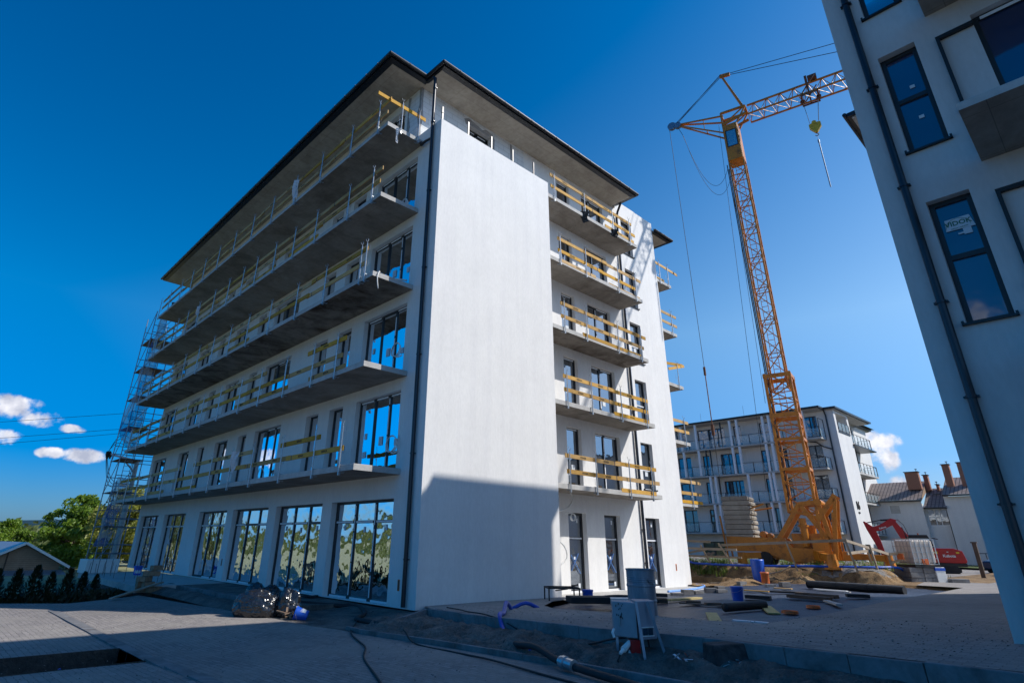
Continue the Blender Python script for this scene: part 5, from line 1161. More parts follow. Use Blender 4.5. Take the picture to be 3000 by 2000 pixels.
for k, (x, y) in enumerate(hx):
    if k == 0: o = c0
    else:
        o = c0.copy(); COL.objects.link(o)
        for ch in c0.children: q = ch.copy(); COL.objects.link(q); q.parent = o
    s = (1.15, 1.5, 1.25, 1.2, 1.3, 1.1, 1.2, 1.05, 1.0)[k]; o.location = (x, y, -1.05 + .05 * (k % 2)); o.scale = (s * 1.1, s * 1.1, s * .72); o.rotation_euler = (0, 0, k)
    tag(o, lc[k], 'conifer', 'dark conifers in a hedge row')
m = MB(); 
for k in range(2600):
    f = random.random(); x = -10.5 + 7.2 * f; y = 12.6 + 3.0 * max(0, (f - .35)) + random.uniform(-.35, .35); z = -1 + random.random() ** .8 * .7; a = random.uniform(0, 6.28)
    m.add([(x, y, z), (x + .1 * math.cos(a), y + .1 * math.sin(a), z + .03), (x + .03, y, z + .16)], [(0, 1, 2)])
tag(m.build('hedge', 'needle', None, fix=False), 'low dark hedge at the far edge of the paved yard', 'hedge')
# shed with plank gable
t = thing('shed', 'wooden shed with plank gable and corrugated metal roof at the left edge', 'shed', (-3.9, 46.1, -2.1), R(8)); t.scale = (.99, 1, 1.03)
m = MB(); m.prism([(-2.6, 0), (2.6, 0), (2.6, 1.75), (0, 3.05), (-2.6, 1.75)], 'y', -3, 3); m.v = [(a, b, c) for a, b, c in m.v]; m.build('wall', wood('brown planks', (.42, .22, .10), .05), t)
m = MB()
for k in range(12): z = 1.75 + k * .115; w_ = 2.6 * (1 - (z - 1.75) / 1.3); 
for k in range(24): m.box(-2.6, 2.6, -3.012, -3.0, .05 + k * .125, .06 + k * .125) if .05 + k * .125 < 1.75 else m.box(-2.6 * (1 - (.05 + k * .125 - 1.75) / 1.3), 2.6 * (1 - (.05 + k * .125 - 1.75) / 1.3), -3.012, -3.0, .05 + k * .125, .06 + k * .125)
m.box(-.9, -.82, -3.03, -3, .1, 2.6); m.build('plank_joint', 'timber_dark', t)
m = MB()
for s in (-1, 1):
    for k in range(40):
        y0 = -3.35 + k * .1675; m.add([(0, y0, 3.18 + .012 * (k % 2)), (0, y0 + .1675, 3.18 + .012 * ((k + 1) % 2)), (s * 3.15, y0 + .1675, 1.60 + .012 * ((k + 1) % 2)), (s * 3.15, y0, 1.60 + .012 * (k % 2))], [(0, 1, 2, 3)])
m.build('roof', 'steel', t, fix=False)
m = MB(); m.bar((0, -3.36, 3.13), (3.2, -3.36, 1.52), .05, .16); m.bar((0, -3.36, 3.13), (-3.2, -3.36, 1.52), .05, .16); m.build('bargeboard', 'white', t)
m = MB()
for k in range(30): y0 = -5.1 + 0; m.add([(-2.6 + k * .18, -3.05, 1.35), (-2.42 + k * .18, -3.05, 1.37), (-2.42 + k * .18, -4.6, 1.0), (-2.6 + k * .18, -4.6, .98)], [(0, 1, 2, 3)])
m.build('porch_roof', 'steel_b', t, fix=False)
# white gabled house and green garden screen to the west (they show in the shop windows)
t = thing('house', 'white gabled house west of the yard, seen in the shop window reflections', 'house', (-31, 17, -1), R(10))
m = MB(); m.prism([(-4, 0), (4, 0), (4, 2.3), (0, 3.0), (-4, 2.3)], 'x', -3.0, 3.0); m.build('wall', 'plaster', t)
m = MB(); m.add([(-3.3, 0, 3.12), (3.3, 0, 3.12), (3.3, 4.4, 2.35), (-3.3, 4.4, 2.35), (-3.3, -4.4, 2.35), (3.3, -4.4, 2.35)], [(0, 1, 2, 3), (0, 4, 5, 1)]); m.build('roof', 'tiles', t, fix=False)
t = thing('screen_fence', 'green mesh screen fence along the western plot, seen in the window reflections', 'fence', (-25, 3, -1))
for k in range(9): m = MB(); m.cyl(0, -16 + 3 * k, 0, 1.9, .03, 6); m.build('post', 'steel', t)
m = MB()
for k in range(48): y0 = -16 + .5 * k; m.quad((.02 + .05 * math.sin(k), y0, .1), (.02 + .05 * math.sin(k + 1), y0 + .5, .1), (.02 + .05 * math.sin(k + 1), y0 + .5, 1.75), (.02 + .05 * math.sin(k), y0, 1.75))
m.build('mesh_panel', simple('green mesh', (.02, .22, .14), .8), t, fix=False)
random.seed(2); m = MB()
for k in range(700): tuft(m, random.uniform(-24.6, -21), random.uniform(-16, 20), -1, random.uniform(.5, 1.1), 12, .5)
tag(m.build('grass', 'grass', None, fix=False), 'tall grass growing before the green screen fence to the west', 'grass', kind='stuff')
# ------------------------------------------------------------------ houses at the right
H = thing('house', 'pale house with brown tiled roof, brick chimneys and a six-pane window behind the excavator', 'house', (66, 0, .6))
FH = Face('x', 0.0)
w = MB(); wall(w, FH, 1.85, 12, -.5, 5.85, [(3.85, 4.8, 4.65, 5.5), (9, 10, 4.6, 5.5)]); wall(w, Face('x', .5), -.05, 1.85, -.5, 5.3, [(0.02, 1.68, 3.5, 5.05)], rv=.12); wall(w, FH, -9, -.10, -.5, 6.2, []); 
w.quad((0, 1.85, -.5), (.5, 1.85, -.5), (.5, 1.85, 5.6), (0, 1.85, 5.6)); w.quad((0, -.1, -.5), (.5, -.1, -.5), (.5, -.1, 6.2), (0, -.1, 6.2)); w.build('wall', 'plaster_c', H)
def tile_roof(name, parent, x0, z0, x1, z1, ya, yb):
    m = MB(); L = math.hypot(x1 - x0, z1 - z0); m.add([(x0, ya, z0), (x0, yb, z0), (x1, yb, z1), (x1, ya, z1)], [(0, 1, 2, 3)]); m.uv = [0, 0, yb - ya, 0, yb - ya, L, 0, L]; o = m.build(name, 'tiles', parent, fix=False)
    e = MB(); e.box(x0 - .06, x0 + .05, ya, yb, z0 - .16, z0 - .01); e.box(x0, x1, ya - .08, ya, z0 - .1, z0 + .02) if False else None
    e.build('eaves_gutter', 'sheet_dark', o); return o
tile_roof('roof', H, -.5, 5.95, 3.6, 8.1, 1.7, 12.2); tile_roof('roof', H, -.2, 5.20, 3.6, 7.3, -.2, 1.75); tile_roof('roof', H, -.5, 6.35, 3.6, 8.3, -9, -.15)
m = MB(); m.prism([(-.5, 5.85), (-.5, 5.95), (3.6, 8.1), (3.6, 7.2)], 'y', 1.68, 1.74); m.prism([(-.5, 6.2), (-.5, 6.35), (3.6, 8.3), (3.6, 7.3)], 'y', -.2, -.12); m.build('verge_board', 'clay', H)
for (x, ya, yb, zb, zt) in ((1.6, 1.75, 2.95, 7.1, 8.85), (3.0, 1.25, 1.65, 7.0, 8.6), (1.6, -1.05, -.45, 7.2, 9.4), (1.6, -2.6, -1.75, 7.2, 9.5), (3.2, .55, .75, 7, 7.6)):
    m = MB(); m.box(x - .3, x + .3, ya, yb, zb, zt); o = m.build('chimney', 'brick', H); m = MB(); m.box(x - .4, x + .4, ya - .08, yb + .08, zt, zt + .07); m.tube([(x, ya + .15, zt), (x, ya + .15, zt + .35)], .03, 6); m.tube([(x - .1, ya + .05, zt + .3), (x + .1, ya + .25, zt + .33)], .04, 6); m.build('chimney_cap', 'sheet_dark', o)
def white_window(u0, u1, z0, z1, cols, rows, F, ins=.1, pn='pane'):
    m = MB(); w_ = u1 - u0; h = z1 - z0; fw = .07
    for c in cols: F.box(m, u0 + w_ * c - fw / 2, u0 + w_ * c + fw / 2, ins - .05, ins, z0, z1)
    for r_ in rows: F.box(m, u0, u1, ins - .045, ins - .005, z0 + h * r_ - fw / 2, z0 + h * r_ + fw / 2)
    o = m.build('window', 'white', H); g = MB(); g.quad(F.P(u0, ins, z0), F.P(u1, ins, z0), F.P(u1, ins, z1), F.P(u0, ins, z1)); g.build('pane', pn, o, fix=False); return o
white_window(.02, 1.68, 3.5, 5.05, (0, .38, .64, 1), (0, .5, 1), Face('x', .5), .1); o = white_window(3.85, 4.8, 4.65, 5.5, (0, 1), (0, 1), FH, .1, 'concrete_light')
pipe([(.45, -.02, 5.2), (.3, -.02, 4.6), (.42, -.03, -.4)], .05, parent=H)
m = MB(); m.box(3.0, 3.06, -.2, .2, 6.9, 7.25); m.box(2.2, 3.0, .5, 1.1, 6.62, 6.66); m.build('skylight', 'pane_c', H)
H2 = thing('site_shelter', 'white corrugated container seen under the excavator boom', 'container', (60.5, 3.6, .6))
m = MB(); m.box(0, 2, 0, 1.6, -.6, 2.0); m.build('body', 'white', H2)
m = MB()
for k in range(12): m.box(-.012, 0, .03 + k * .13, .07 + k * .13, -.4, 1.9)
m.build('rib', 'tape', H2)
# ------------------------------------------------------------------ excavator
X = thing('excavator', 'red mini excavator with folded boom and dark cab parked beyond the caged water tank', 'excavator', (39.7, -3.1, .37), R(-40))
# local: x = image right (across), y = away from the camera
X.rotation_euler = (0, 0, math.atan2(-.68, .733) - R(33)); X.scale = (.86, .86, .86)
m = MB(); m.prism([(-.55, .72), (-.55, 1.28), (-.1, 1.72), (1.55, 1.72), (2.05, 1.55), (2.2, .85), (2.1, .72)], 'y', -.8, .95); m.build('body', 'red', X, bevel=.05)
m = MB(); m.box(-.8, 2.15, -.78, .95, .48, .72); m.build('turntable', 'black', X, bevel=.02)
m = MB(); m.prism([(-1.35, .75), (-1.35, 2.55), (-1.25, 2.66), (.2, 2.66), (.35, 2.3), (.55, 1.4), (.55, .75)], 'y', -.35, .6); cab_ = m.build('cab', 'black', X, bevel=.03)
m = MB(); m.quad((-1.25, -.36, 1.4), (-.75, -.36, 1.4), (-.75, -.36, 2.4), (-1.25, -.36, 2.4)); m.quad((-.6, -.36, 1.45), (.42, -.36, 1.45), (.2, -.36, 2.4), (-.6, -.36, 2.4)); m.build('cab_window', glassm('excavator glass', (.05, .18, .22), 1.7, .03), cab_, fix=False)
m = MB(); m.tube([(.3, -.3, 2.35), (.55, -.35, 2.42), (.8, -.35, 2.36)], .04, 8); m.build('mirror', 'black', cab_)
m = MB(); m.tube([(-.35, 0, 2.66), (-.35, 0, 2.78)], .05, 8); m.build('beacon', 'orange', cab_)
def arm(name, pts, w_, th, mat='red'):
    m = MB(); m.prism(pts, 'y', -th, th); m.v = [(a, b - .55, c) for a, b, c in m.v]; return m.build(name, mat, X, bevel=.03)
arm('boom', [(-1.05, .9), (-.75, .9), (-1.15, 2.3), (-1.0, 2.6), (-1.55, 3.55), (-1.75, 3.8), (-1.95, 3.6), (-1.75, 3.0), (-1.5, 2.3)], 0, .14)
arm('boom_elbow', [(-1.60, 3.45), (-1.55, 3.75), (-1.9, 3.85), (-2.75, 3.35), (-3.45, 3.15), (-3.4, 2.85), (-2.7, 2.95), (-1.95, 3.3)], 0, .13)
arm('dipper_arm', [(-3.2, 3.25), (-3.7, 3.65), (-3.8, 3.6), (-3.65, 3.0), (-3.3, 2.0), (-2.95, .9), (-2.7, .9), (-2.85, 2.1), (-3.05, 3.0)], 0, .12)
m = MB(); m.tube([(-1.9, -.55, 3.75), (-2.6, -.55, 3.72)], .07, 8); m.tube([(-2.6, -.55, 3.72), (-3.6, -.55, 3.52)], .035, 8); m.tube([(-.9, -.7, 1.4), (-1.15, -.7, 2.5)], .08, 8); m.tube([(-1.15, -.7, 2.5), (-1.3, -.62, 3.2)], .04, 8); m.build('hydraulic_ram', 'rubber', X)
m = MB(); 
for q in (-.5, -.6, -.45): m.tube([(-1.75, q, 3.7), (-1.45, q, 3.75), (-1.15, q, 3.4), (-1.0, q, 2.8), (-1.05, q, 2.3)], .02, 5)
m.build('hydraulic_hose', 'rubber', X)
m = MB(); m.prism([(-3.05, .95), (-3.4, .5), (-3.2, .1), (-2.7, .05), (-2.55, .5), (-2.7, .9)], 'y', -.9, -.2); m.build('bucket', 'rust', X, bevel=.02)
for s in (-.62, .72):
    m = MB(); m.prism([(-1.5, .12), (-1.3, .0), (1.5, .0), (1.72, .12), (1.72, .36), (1.5, .5), (-1.3, .5), (-1.5, .38)], 'y', s - .17, s + .17); m.build('track', 'rubber', X, bevel=.03)
m = MB(); place_text(m, text_mesh('Kubota', .26, bold=.008, extrude=.003), (1.2, -.812, 1.2), (1, 0, 0), (0, 0, 1), 0); m.tube([(1.15, -.805, 1.45), (1.15, -.81, 1.5)], .06, 10); place_text(m, text_mesh('Kubota', .17, bold=.006, extrude=.003), (-2.55, -.70, 3.16), (.96, 0, .27), (-.27, 0, .96), 0); m.build('lettering', 'white', X, fix=False)
m = MB(); m.box(.35, .55, -.812, -.80, 1.35, 1.5); m.box(1.65, 1.85, -.812, -.80, 1.38, 1.48); m.build('warning_decal', simple('yellow decal', (.7, .5, .02), .5), X)
# ------------------------------------------------------------------ caged water tank on a block stack
U1 = Vector((.73308, -.67994, 0)).normalized()
rzc = math.atan2(U1.y, U1.x)
t = thing('water_tank', 'white plastic water tank in a steel cage standing on the grey block pile', 'water tank', (22.15, -6.2, 1.0), rzc + .04)
m = MB(); m.box(.04, 1.02, .04, 1.1, .16, 1.10); m.build('bottle', simple('milky plastic', (.62, .56, .50), .45, var=.05), t, bevel=.07)
m = MB()
for x in np.linspace(0, 1.06, 6):
    m.bar((x, 0, .12), (x, 0, 1.14), .028); m.bar((x, 1.14, .12), (x, 1.14, 1.14), .018); m.bar((x, 0, 1.14), (x, 1.14, 1.14), .018)
for y in np.linspace(0, 1.14, 6): m.bar((0, y, .12), (0, y, 1.14), .018); m.bar((1.06, y, .12), (1.06, y, 1.14), .018)
for z in (.14, .36, .60, .84, 1.14): m.bar((0, 0, z), (1.06, 0, z), .02); m.bar((0, 1.14, z), (1.06, 1.14, z), .02); m.bar((0, 0, z), (0, 1.14, z), .02); m.bar((1.06, 0, z), (1.06, 1.14, z), .02)
m.build('cage', 'steel', t)
m = MB(); m.box(-.02, 1.1, -.02, .1, 0, .1); m.box(-.02, 1.1, 1.0, 1.15, 0, .1); m.box(-.02, .1, 0, 1.1, 0, .1); m.box(.98, 1.1, 0, 1.1, 0, .1); m.build('pallet', 'black', t)
m = MB(); m.tube([(.5, -.05, .22), (.5, .05, .22)], .08, 10); m.box(.36, .64, -.012, .05, .12, .34); m.build('outlet_valve', 'orange', t)
t = thing('block_pile', 'pile of grey concrete blocks and paving sets under the white water tank', 'block pile', (22.0, -6.05, .40), rzc + .04)
random.seed(6)
for k in range(3):
    for i in range(4):
        m = MB(); m.box(-.1 + i * .31, .2 + i * .31, 0 + random.uniform(-.03, .03), 1.1, k * .2, k * .2 + .19); m.build('block', 'kerb', t, bevel=.008)
t = thing('block_pack', 'wrapped pack of pale blocks with blue printed film beside the water tank base', 'block pack', (22.75, -6.75, .40), rzc + .04)
m = MB(); m.box(0, .42, 0, .9, 0, .62); m.build('pack', 'white', t, bevel=.02); m = MB(); m.box(-.01, .43, -.01, .91, .48, .6); m.build('band', 'blue', t)
m = MB(); m.box(0, .75, -.05, .35, 0, .16); o = m.build('concrete_block', 'kerb', None, loc=(23.0, -7.15, .42), bevel=.01); o.rotation_euler = (0, 0, rzc); tag(o, 'low dark concrete block lying right of the wrapped pack', 'concrete block')
kerb('kerb', [(18.7, -3.2, .33), (19.0, -6.6, .36), (24.5, -8.5, .44)], .24, .1)
# fence posts and lamp post stump by the houses
t = thing('metal_fence', 'dark metal railing on the lawn in front of the pale house', 'fence', (56, -3.2, .4))
for k in range(9): m = MB(); m.bar((.0, -k * .45, 0), (.0, -k * .45, 1.2), .05); m.build('post', 'black', t)
m = MB(); m.bar((0, 0, 1.18), (0, -3.6, 1.18), .05); m.bar((0, 0, .2), (0, -3.6, .2), .04); m.build('rail', 'black', t)
m = MB(); m.bar((0, 0, 0), (-.0, 0, 1.75), .18); m.bar((-.0, -.14, 1.72), (0, .14, 1.72), .2, .06); o = m.build('wooden_post', 'timber_dark', None, loc=(31.5, -6.95, .4)); tag(o, 'thick dark wooden post standing right of the excavator', 'post')
t = thing('car', 'dark blue parked car half hidden behind the wooden post', 'car', (47, -6.4, .34), R(-20))
m = MB(); m.prism([(-2.1, .25), (-2.1, .75), (-1.3, .9), (-.8, 1.38), (.7, 1.38), (1.4, .92), (2.1, .8), (2.1, .25)], 'y', -.85, .85); m.build('body', simple('dark blue car paint', (.015, .03, .07), .25), t, bevel=.08)
for x in (-1.3, 1.3):
    for s in (-.86, .86): m = MB(); m.tube([(x, s - .08, .32), (x, s + .08, .32)], .32, 18); m.build('wheel', 'rubber', t)
m = MB(); m.quad((-1.2, -.86, .92), (1.25, -.86, .92), (.65, -.86, 1.32), (-.75, -.86, 1.32)); m.quad((-.85, -.7, 1.36), (-.85, .7, 1.36), (-1.25, .75, .95), (-1.25, -.75, .95)); m.build('car_window', 'pane', t, fix=False)
# ------------------------------------------------------------------ timber rails round the crane pit
t = thing('timber_barrier', 'makeshift barrier of grey battens running along the edge of the clay bank', 'barrier', (0, 0, 0))
def stick(p, q, w_=.06, h=.045, name='rail', mat='timber'):
    m = MB(); p = Vector(p); q = Vector(q); L = (q - p).length; m.box(0, L, -w_ / 2, w_ / 2, -h / 2, h / 2); o = m.build(name, mat, t); o.location = p; o.rotation_euler = (q - p).to_track_quat('X', 'Z').to_euler(); return o
for (p, q) in (((19.0, 2.9, .8), (18.9, 3.2, 2.0)), ((19.2, 1.6, .85), (19.1, 2.0, 1.75)), ((19.15, .4, .75), (19.0, 1.0, 1.85)), ((19.2, -2.4, .75), (19.1, -2.15, 1.95)), ((19.3, -4.75, .8), (19.2, -4.55, 2.05)), ((20.4, -5.2, .8), (20.4, -5.1, 1.85)), ((21.8, -5.4, .8), (21.8, -5.35, 1.55)), ((23.5, -4.2, .9), (23.4, -4.1, 1.8)), ((19.2, 4.6, .8), (19.2, 4.6, 2.1))): stick(p, q, .07, .07, 'post')
for (p, q) in (((19.05, 5.5, 1.63), (19.15, .2, 1.56)), ((19.02, 5.4, 1.28), (19.12, .0, 1.22)), ((19.08, 1.05, 1.75), (19.18, -4.62, 2.02)), ((19.2, -4.6, 2.0), (21.8, -5.38, 1.5)), ((19.3, -4.5, 1.5), (23.6, -4.1, 1.62)), ((21.8, -5.4, 1.5), (22.3, -5.9, 1.55)), ((21.8, -5.4, 1.15), (22.4, -5.8, 1.35)), ((19.3, 3.3, 1.95), (19.4, 1.6, 1.9)), ((19.3, 3.2, 1.3), (19.4, 1.9, 1.55))): stick(p, q, .05, .11 if p[2] > 1.3 else .09, 'rail', 'timber' if p[0] > 19.06 else 'timber')
m = MB(); m.box(-.02, .02, -.22, .22, -.12, .12); o = m.build('sign_board', 'orange', t, loc=(22.0, -5.75, 1.42)); o.rotation_euler = (0, 0, R(-45))
# hoses and pipes around the bank
def hose(name, pts, r, mat, label, cat='hose', group=None, n=8, ribs=False):
    # smooth curve through the points
    P_ = [Vector(p) for p in pts]; out2 = []
    for i in range(len(P_) - 1):
        p0 = P_[max(i - 1, 0)]; p1 = P_[i]; p2 = P_[i + 1]; p3 = P_[min(i + 2, len(P_) - 1)]; k_ = max(3, int((p2 - p1).length / .12))
        for k in range(k_):
            s = k / k_; out2.append(.5 * ((2 * p1) + (-p0 + p2) * s + (2 * p0 - 5 * p1 + 4 * p2 - p3) * s * s + (-p0 + 3 * p1 - 3 * p2 + p3) * s ** 3))
    out2.append(P_[-1]); rr = [r * (1 + (.12 if ribs and i % 2 else 0)) for i in range(len(out2))]
    m = MB(); m.tube(out2, rr, n); o = m.build(name, mat, None, smooth=not ribs, fix=False); return tag(o, label, cat, group)
hose('hose', [(18.7, 3.4, 1.55), (18.7, 3.3, .9), (18.6, 3.1, .3), (18.2, 3.0, .08), (17.4, 1.9, .06), (16.9, .9, .05), (15.6, .35, .05), (13.8, -.1, .05), (12.0, -.2, .05)], .045, 'blue_film', 'pale blue hose snaking over the concrete apron by the far sunlit corner')
hose('hose', [(18.9, 4.3, .7), (18.85, 3.6, 1.2), (18.8, 3.1, 1.65), (18.85, 2.6, 1.0), (19.0, 1.5, .9), (19.15, -.8, .9), (19.6, -3, .95), (20.8, -5.0, .97), (22.0, -5.6, .95), (22.6, -5.7, .6)], .05, 'blue_hose', 'blue hose looped over the barrier and laid along the top of the clay bank')
hose('hose', [(19.0, -2.2, .95), (18.7, -1.8, .7), (18.4, -.8, .5), (18.0, .3, .2), (17.6, 1.0, .13)], .025, 'timber', 'thin brown cable drooping down the clay bank')
o = None
t = thing('corrugated_pipe', 'long black corrugated pipe in three joined lengths at the back of the membrane', 'pipe', (15.3, -4.2, .29)); t.rotation_euler = (0, 0, R(-20)); t.scale = (.8, .75, .8)
for k in range(3):
    m = MB(); L = 1.45; y0 = -k * L * .97; pts = [(.15 * 0 + .25 * (k * .97 + s / 60), y0 - L * s / 60, .17) for s in range(60)]; m.tube(pts, [.165 + .012 * (s % 2) for s in range(60)], 14); m.build('pipe_length', 'black', t, fix=False)
    m = MB(); m.tube([(.25 * (k * .97) - .0, y0 + .03, .17), (.25 * k * .97, y0 - .0, .17)], .185, 14); m.build('joint', 'rubber', t)
t = thing('barrel', 'tall blue plastic barrel standing in front of the clay bank', 'barrel', (18.3, -1.05, .27))
m = MB(); m.lathe([(0, 0), (.24, 0), (.25, .05), (.29, .85), (.285, .92), (.26, .92), (.25, .86), (.22, .2), (0, .2)], n=28); m.build('shell', 'blue', t, smooth=True)
t = thing('drain_pipe', 'short upright orange drain pipe beside the blue barrel', 'pipe', (17.6, -1.6, .26))
m = MB(); m.lathe([(.16, 0), (.16, .36), (.175, .37), (.175, .44), (.15, .44), (.14, .1)], n=22); m.build('shell', 'orange', t, smooth=True)
# ------------------------------------------------------------------ buckets
def bucket(loc, rz, label, s=1, tilt=0):
    t = thing('bucket', label, 'bucket', loc, rz, 'blue mortar buckets'); t.rotation_euler = (tilt, 0, rz)
    m = MB(); m.lathe([(0, 0), (.125 * s, 0), (.13 * s, .01), (.155 * s, .29 * s), (.165 * s, .29 * s), (.165 * s, .33 * s), (.158 * s, .335 * s), (0, .33 * s)], n=28); m.build('shell', 'blue', t, smooth=False)
    m = MB(); 
    for k in range(8):
        a = R(-150 + 12 * k); b = R(-138 + 12 * k); r0, r1 = .137 * s, .148 * s; m.quad((r0 * math.cos(a), r0 * math.sin(a), .07 * s), (r0 * math.cos(b), r0 * math.sin(b), .07 * s), (r1 * math.cos(b), r1 * math.sin(b), .22 * s), (r1 * math.cos(a), r1 * math.sin(a), .22 * s))
    m.build('paper_label', 'paper', t, fix=False)
    m = MB(); m.tube([(.165 * s * math.cos(a), .165 * s * math.sin(a) , .30 * s - .10 * s * math.sin(max(0, a))) for a in np.linspace(0, math.pi, 12)], .004, 5); m.build('handle', 'steel', t); return t
bucket((5.3, -1.5, .06), .3, 'blue bucket with lid standing near the slotted steel frame before the blank wall', 1.05)
bucket((8.5, -4.6, .19), 1.5, 'blue bucket with torn white label standing alone in the middle of the membrane', 1.15)
bucket((-1.55, 20.0, -.02), 0, 'small blue bucket on the concrete deck at the far end of the shaded facade', 1.2)
# slotted steel frame + black box
t = thing('angle_stand', 'low black frame of slotted angle steel on the paving below the blank wall', 'frame', (3.95, -1.15, .13), R(-38))
for (x, y) in ((0, 0), (.9, 0), (0, .7), (.9, .7)): m = MB(); m.bar((x, y, 0), (x, y, .36), .035); m.build('leg', 'black', t)
m = MB(); m.bar((0, 0, .34), (.9, 0, .34), .04); m.bar((0, .7, .34), (.9, .7, .34), .04); m.bar((0, 0, .34), (0, .7, .34), .04); m.bar((.9, 0, .34), (.9, .7, .34), .04); m.bar((.2, 0, .28), (.7, .7, .28), .03); m.build('top_rail', 'black', t)
t = thing('insulation_sheet', 'white foam sheet under a curled dark mat next to the first bucket', 'foam sheet', (4.2, -3.1, .2), R(-35))
m = MB(); m.prism([(0, 0), (.7, .0), (.95, .12), (.9, .5), (.3, .62), (0, .5)], 'z', .0, .12); m.build('sheet', 'white', t); m = MB(); m.box(-1.1, -.02, -.1, .5, .0, .16); m.build('dark_slab', 'rubber', t, bevel=.02)
hose('mat_roll', [(4.3, -2.6, .3), (4.9, -2.9, .33), (5.4, -3.4, .3), (5.3, -3.9, .27)], .05, 'rubber', 'curled edge of a dark rubber mat round the white foam sheet', 'mat')
# ------------------------------------------------------------------ planks and offcuts on the membrane
def plank(x, y, L, w_, rz, mat, label, th=.035, z=None, tilt=0, cat='plank', group='planks lying on the membrane'):
    m = MB(); m.box(-L / 2, L / 2, -w_ / 2, w_ / 2, 0, th); o = m.build('plank', mat, None, loc=(x, y, (zm(x, y) + .035) if z is None else z)); o.rotation_euler = (0, tilt, rz); return tag(o, label, cat, group)
def gp(a, b): return a, b
for (x, y, L, w_, rz, mat, label, th) in (
    (8.2, -3.02, 1.7, .2, -.07, 'timber_pale', 'long pale plank lying on the membrane between the drum and the middle bucket', .05),
    (3.9, -6.15, 1.9, .26, .52, 'timber_pale', 'yellowish plank at the near edge of the membrane pointing at the camera', .03),
    (6.6, -6.3, 2.0, .28, .50, 'timber_pale', 'yellowish plank right of the black roll, lying crosswise', .03),
    (6.6, -4.5, 1.3, .18, -1.35, 'timber_dark', 'brown board under two short offcuts in the middle of the membrane', .03),
    (6.75, -4.1, .4, .2, -.9, 'timber_dark', 'short brown offcut on the left end of the brown board', .07),
    (6.75, -4.7, .42, .2, -.75, 'timber_dark', 'short brown offcut on the right end of the brown board', .07),
    (9.97, -6.07, 1.25, .24, -1.75, 'timber_dark', 'reddish brown beam in the right half of the membrane', .09),
    (10.6, -6.07, 1.25, .24, -1.8, 'timber_dark', 'reddish brown beam just behind the other one on the right', .10),
    (6.45, -1.5, .6, .24, -.5, 'timber_dark', 'brown box timber just left of the steel drum', .12),
    (6.65, -2.9, .75, .24, -.7, 'timber_dark', 'dark timber just right of the steel drum, nearer one', .12),
    (8.45, -1.82, .8, .24, -1.0, 'rubber', 'black block right of the steel drum, farther one', .10),
    (9.54, -4.75, .72, .24, -1.4, 'rubber', 'black block right of the middle bucket', .10),
    (12.0, -3.64, .8, .2, -1.4, 'board', 'thin orange lath behind the middle bucket', .03),
    (13.9, -3.78, .6, .25, -1.4, 'board', 'short orange board far back on the membrane', .03),
    (11.93, -4.63, .95, .25, -1.2, 'rubber', 'dark strip lying behind the brown beams', .05),
    (11.25, -7.0, .6, .25, -1.05, 'rubber', 'black block near the right rim of the membrane', .09),
    (14.4, -5.2, 1.2, .14, -1.8, 'tape', 'long grey lath near the corrugated pipe', .03),
    (13.8, -5.5, 1.1, .12, -1.7, 'concrete_light', 'second grey lath near the corrugated pipe', .03),
    (8.8, -7.1, 1.3, .16, .56, 'concrete_light', 'short pale lath at the near right rim of the membrane', .04),
    (3.3, -7.28, .7, .16, -1.33, 'tape', 'pale strip at the nearest rim of the membrane', .02)):
    plank(x, y, L, w_, rz, mat, label, th)
o = hose('rubber_roll', [(5.5, -5.65, .24), (6.95, -6.05, .27)], .10, 'rubber', 'black rubber roll lying near the yellowish planks', 'roll')
for k, (x, y) in enumerate(((9.8, -1.85), (10.5, -1.85), (10.95, -2.0), (11.5, -2.2), (11.7, -2.5), (16.6, -1.0), (15.4, -2.7), (15.8, -3.1), (14.2, -1.2))):
    m = MB(); m.box(-.2, .2, -.1, .1, 0, .16 if k % 2 else .1); o = m.build('block', 'kerb', None, loc=(x, y, zm0(x, y)), bevel=.008); o.rotation_euler = (0, 0, -.7 + .2 * (k % 3)); tag(o, 'grey block on the membrane rim, ' + ('leftmost, right of the drum', 'second from the drum', 'third from the drum', 'left one of the touching pair', 'right one of the touching pair', 'at the foot of the far heap', 'farther one before the orange pipe', 'nearer one before the orange pipe', 'alone before the far corner')[k], 'block', 'loose grey blocks')
for (x, y, r_, lab_) in ((6.1, -7.0, .17, 'orange soil puddle in a hole near the right planks'), (7.8, -6.94, .15, 'orange pipe mouth sticking through the membrane on the right')):
    m = MB(); m.lathe([(0, .02), (r_, .03), (r_ * 1.1, .06), (r_ * 1.15, 0)], n=18); o = m.build('pipe_mouth', 'orange', None, loc=(x, y, zm(x, y) + .02)); tag(o, lab_, 'pipe end')
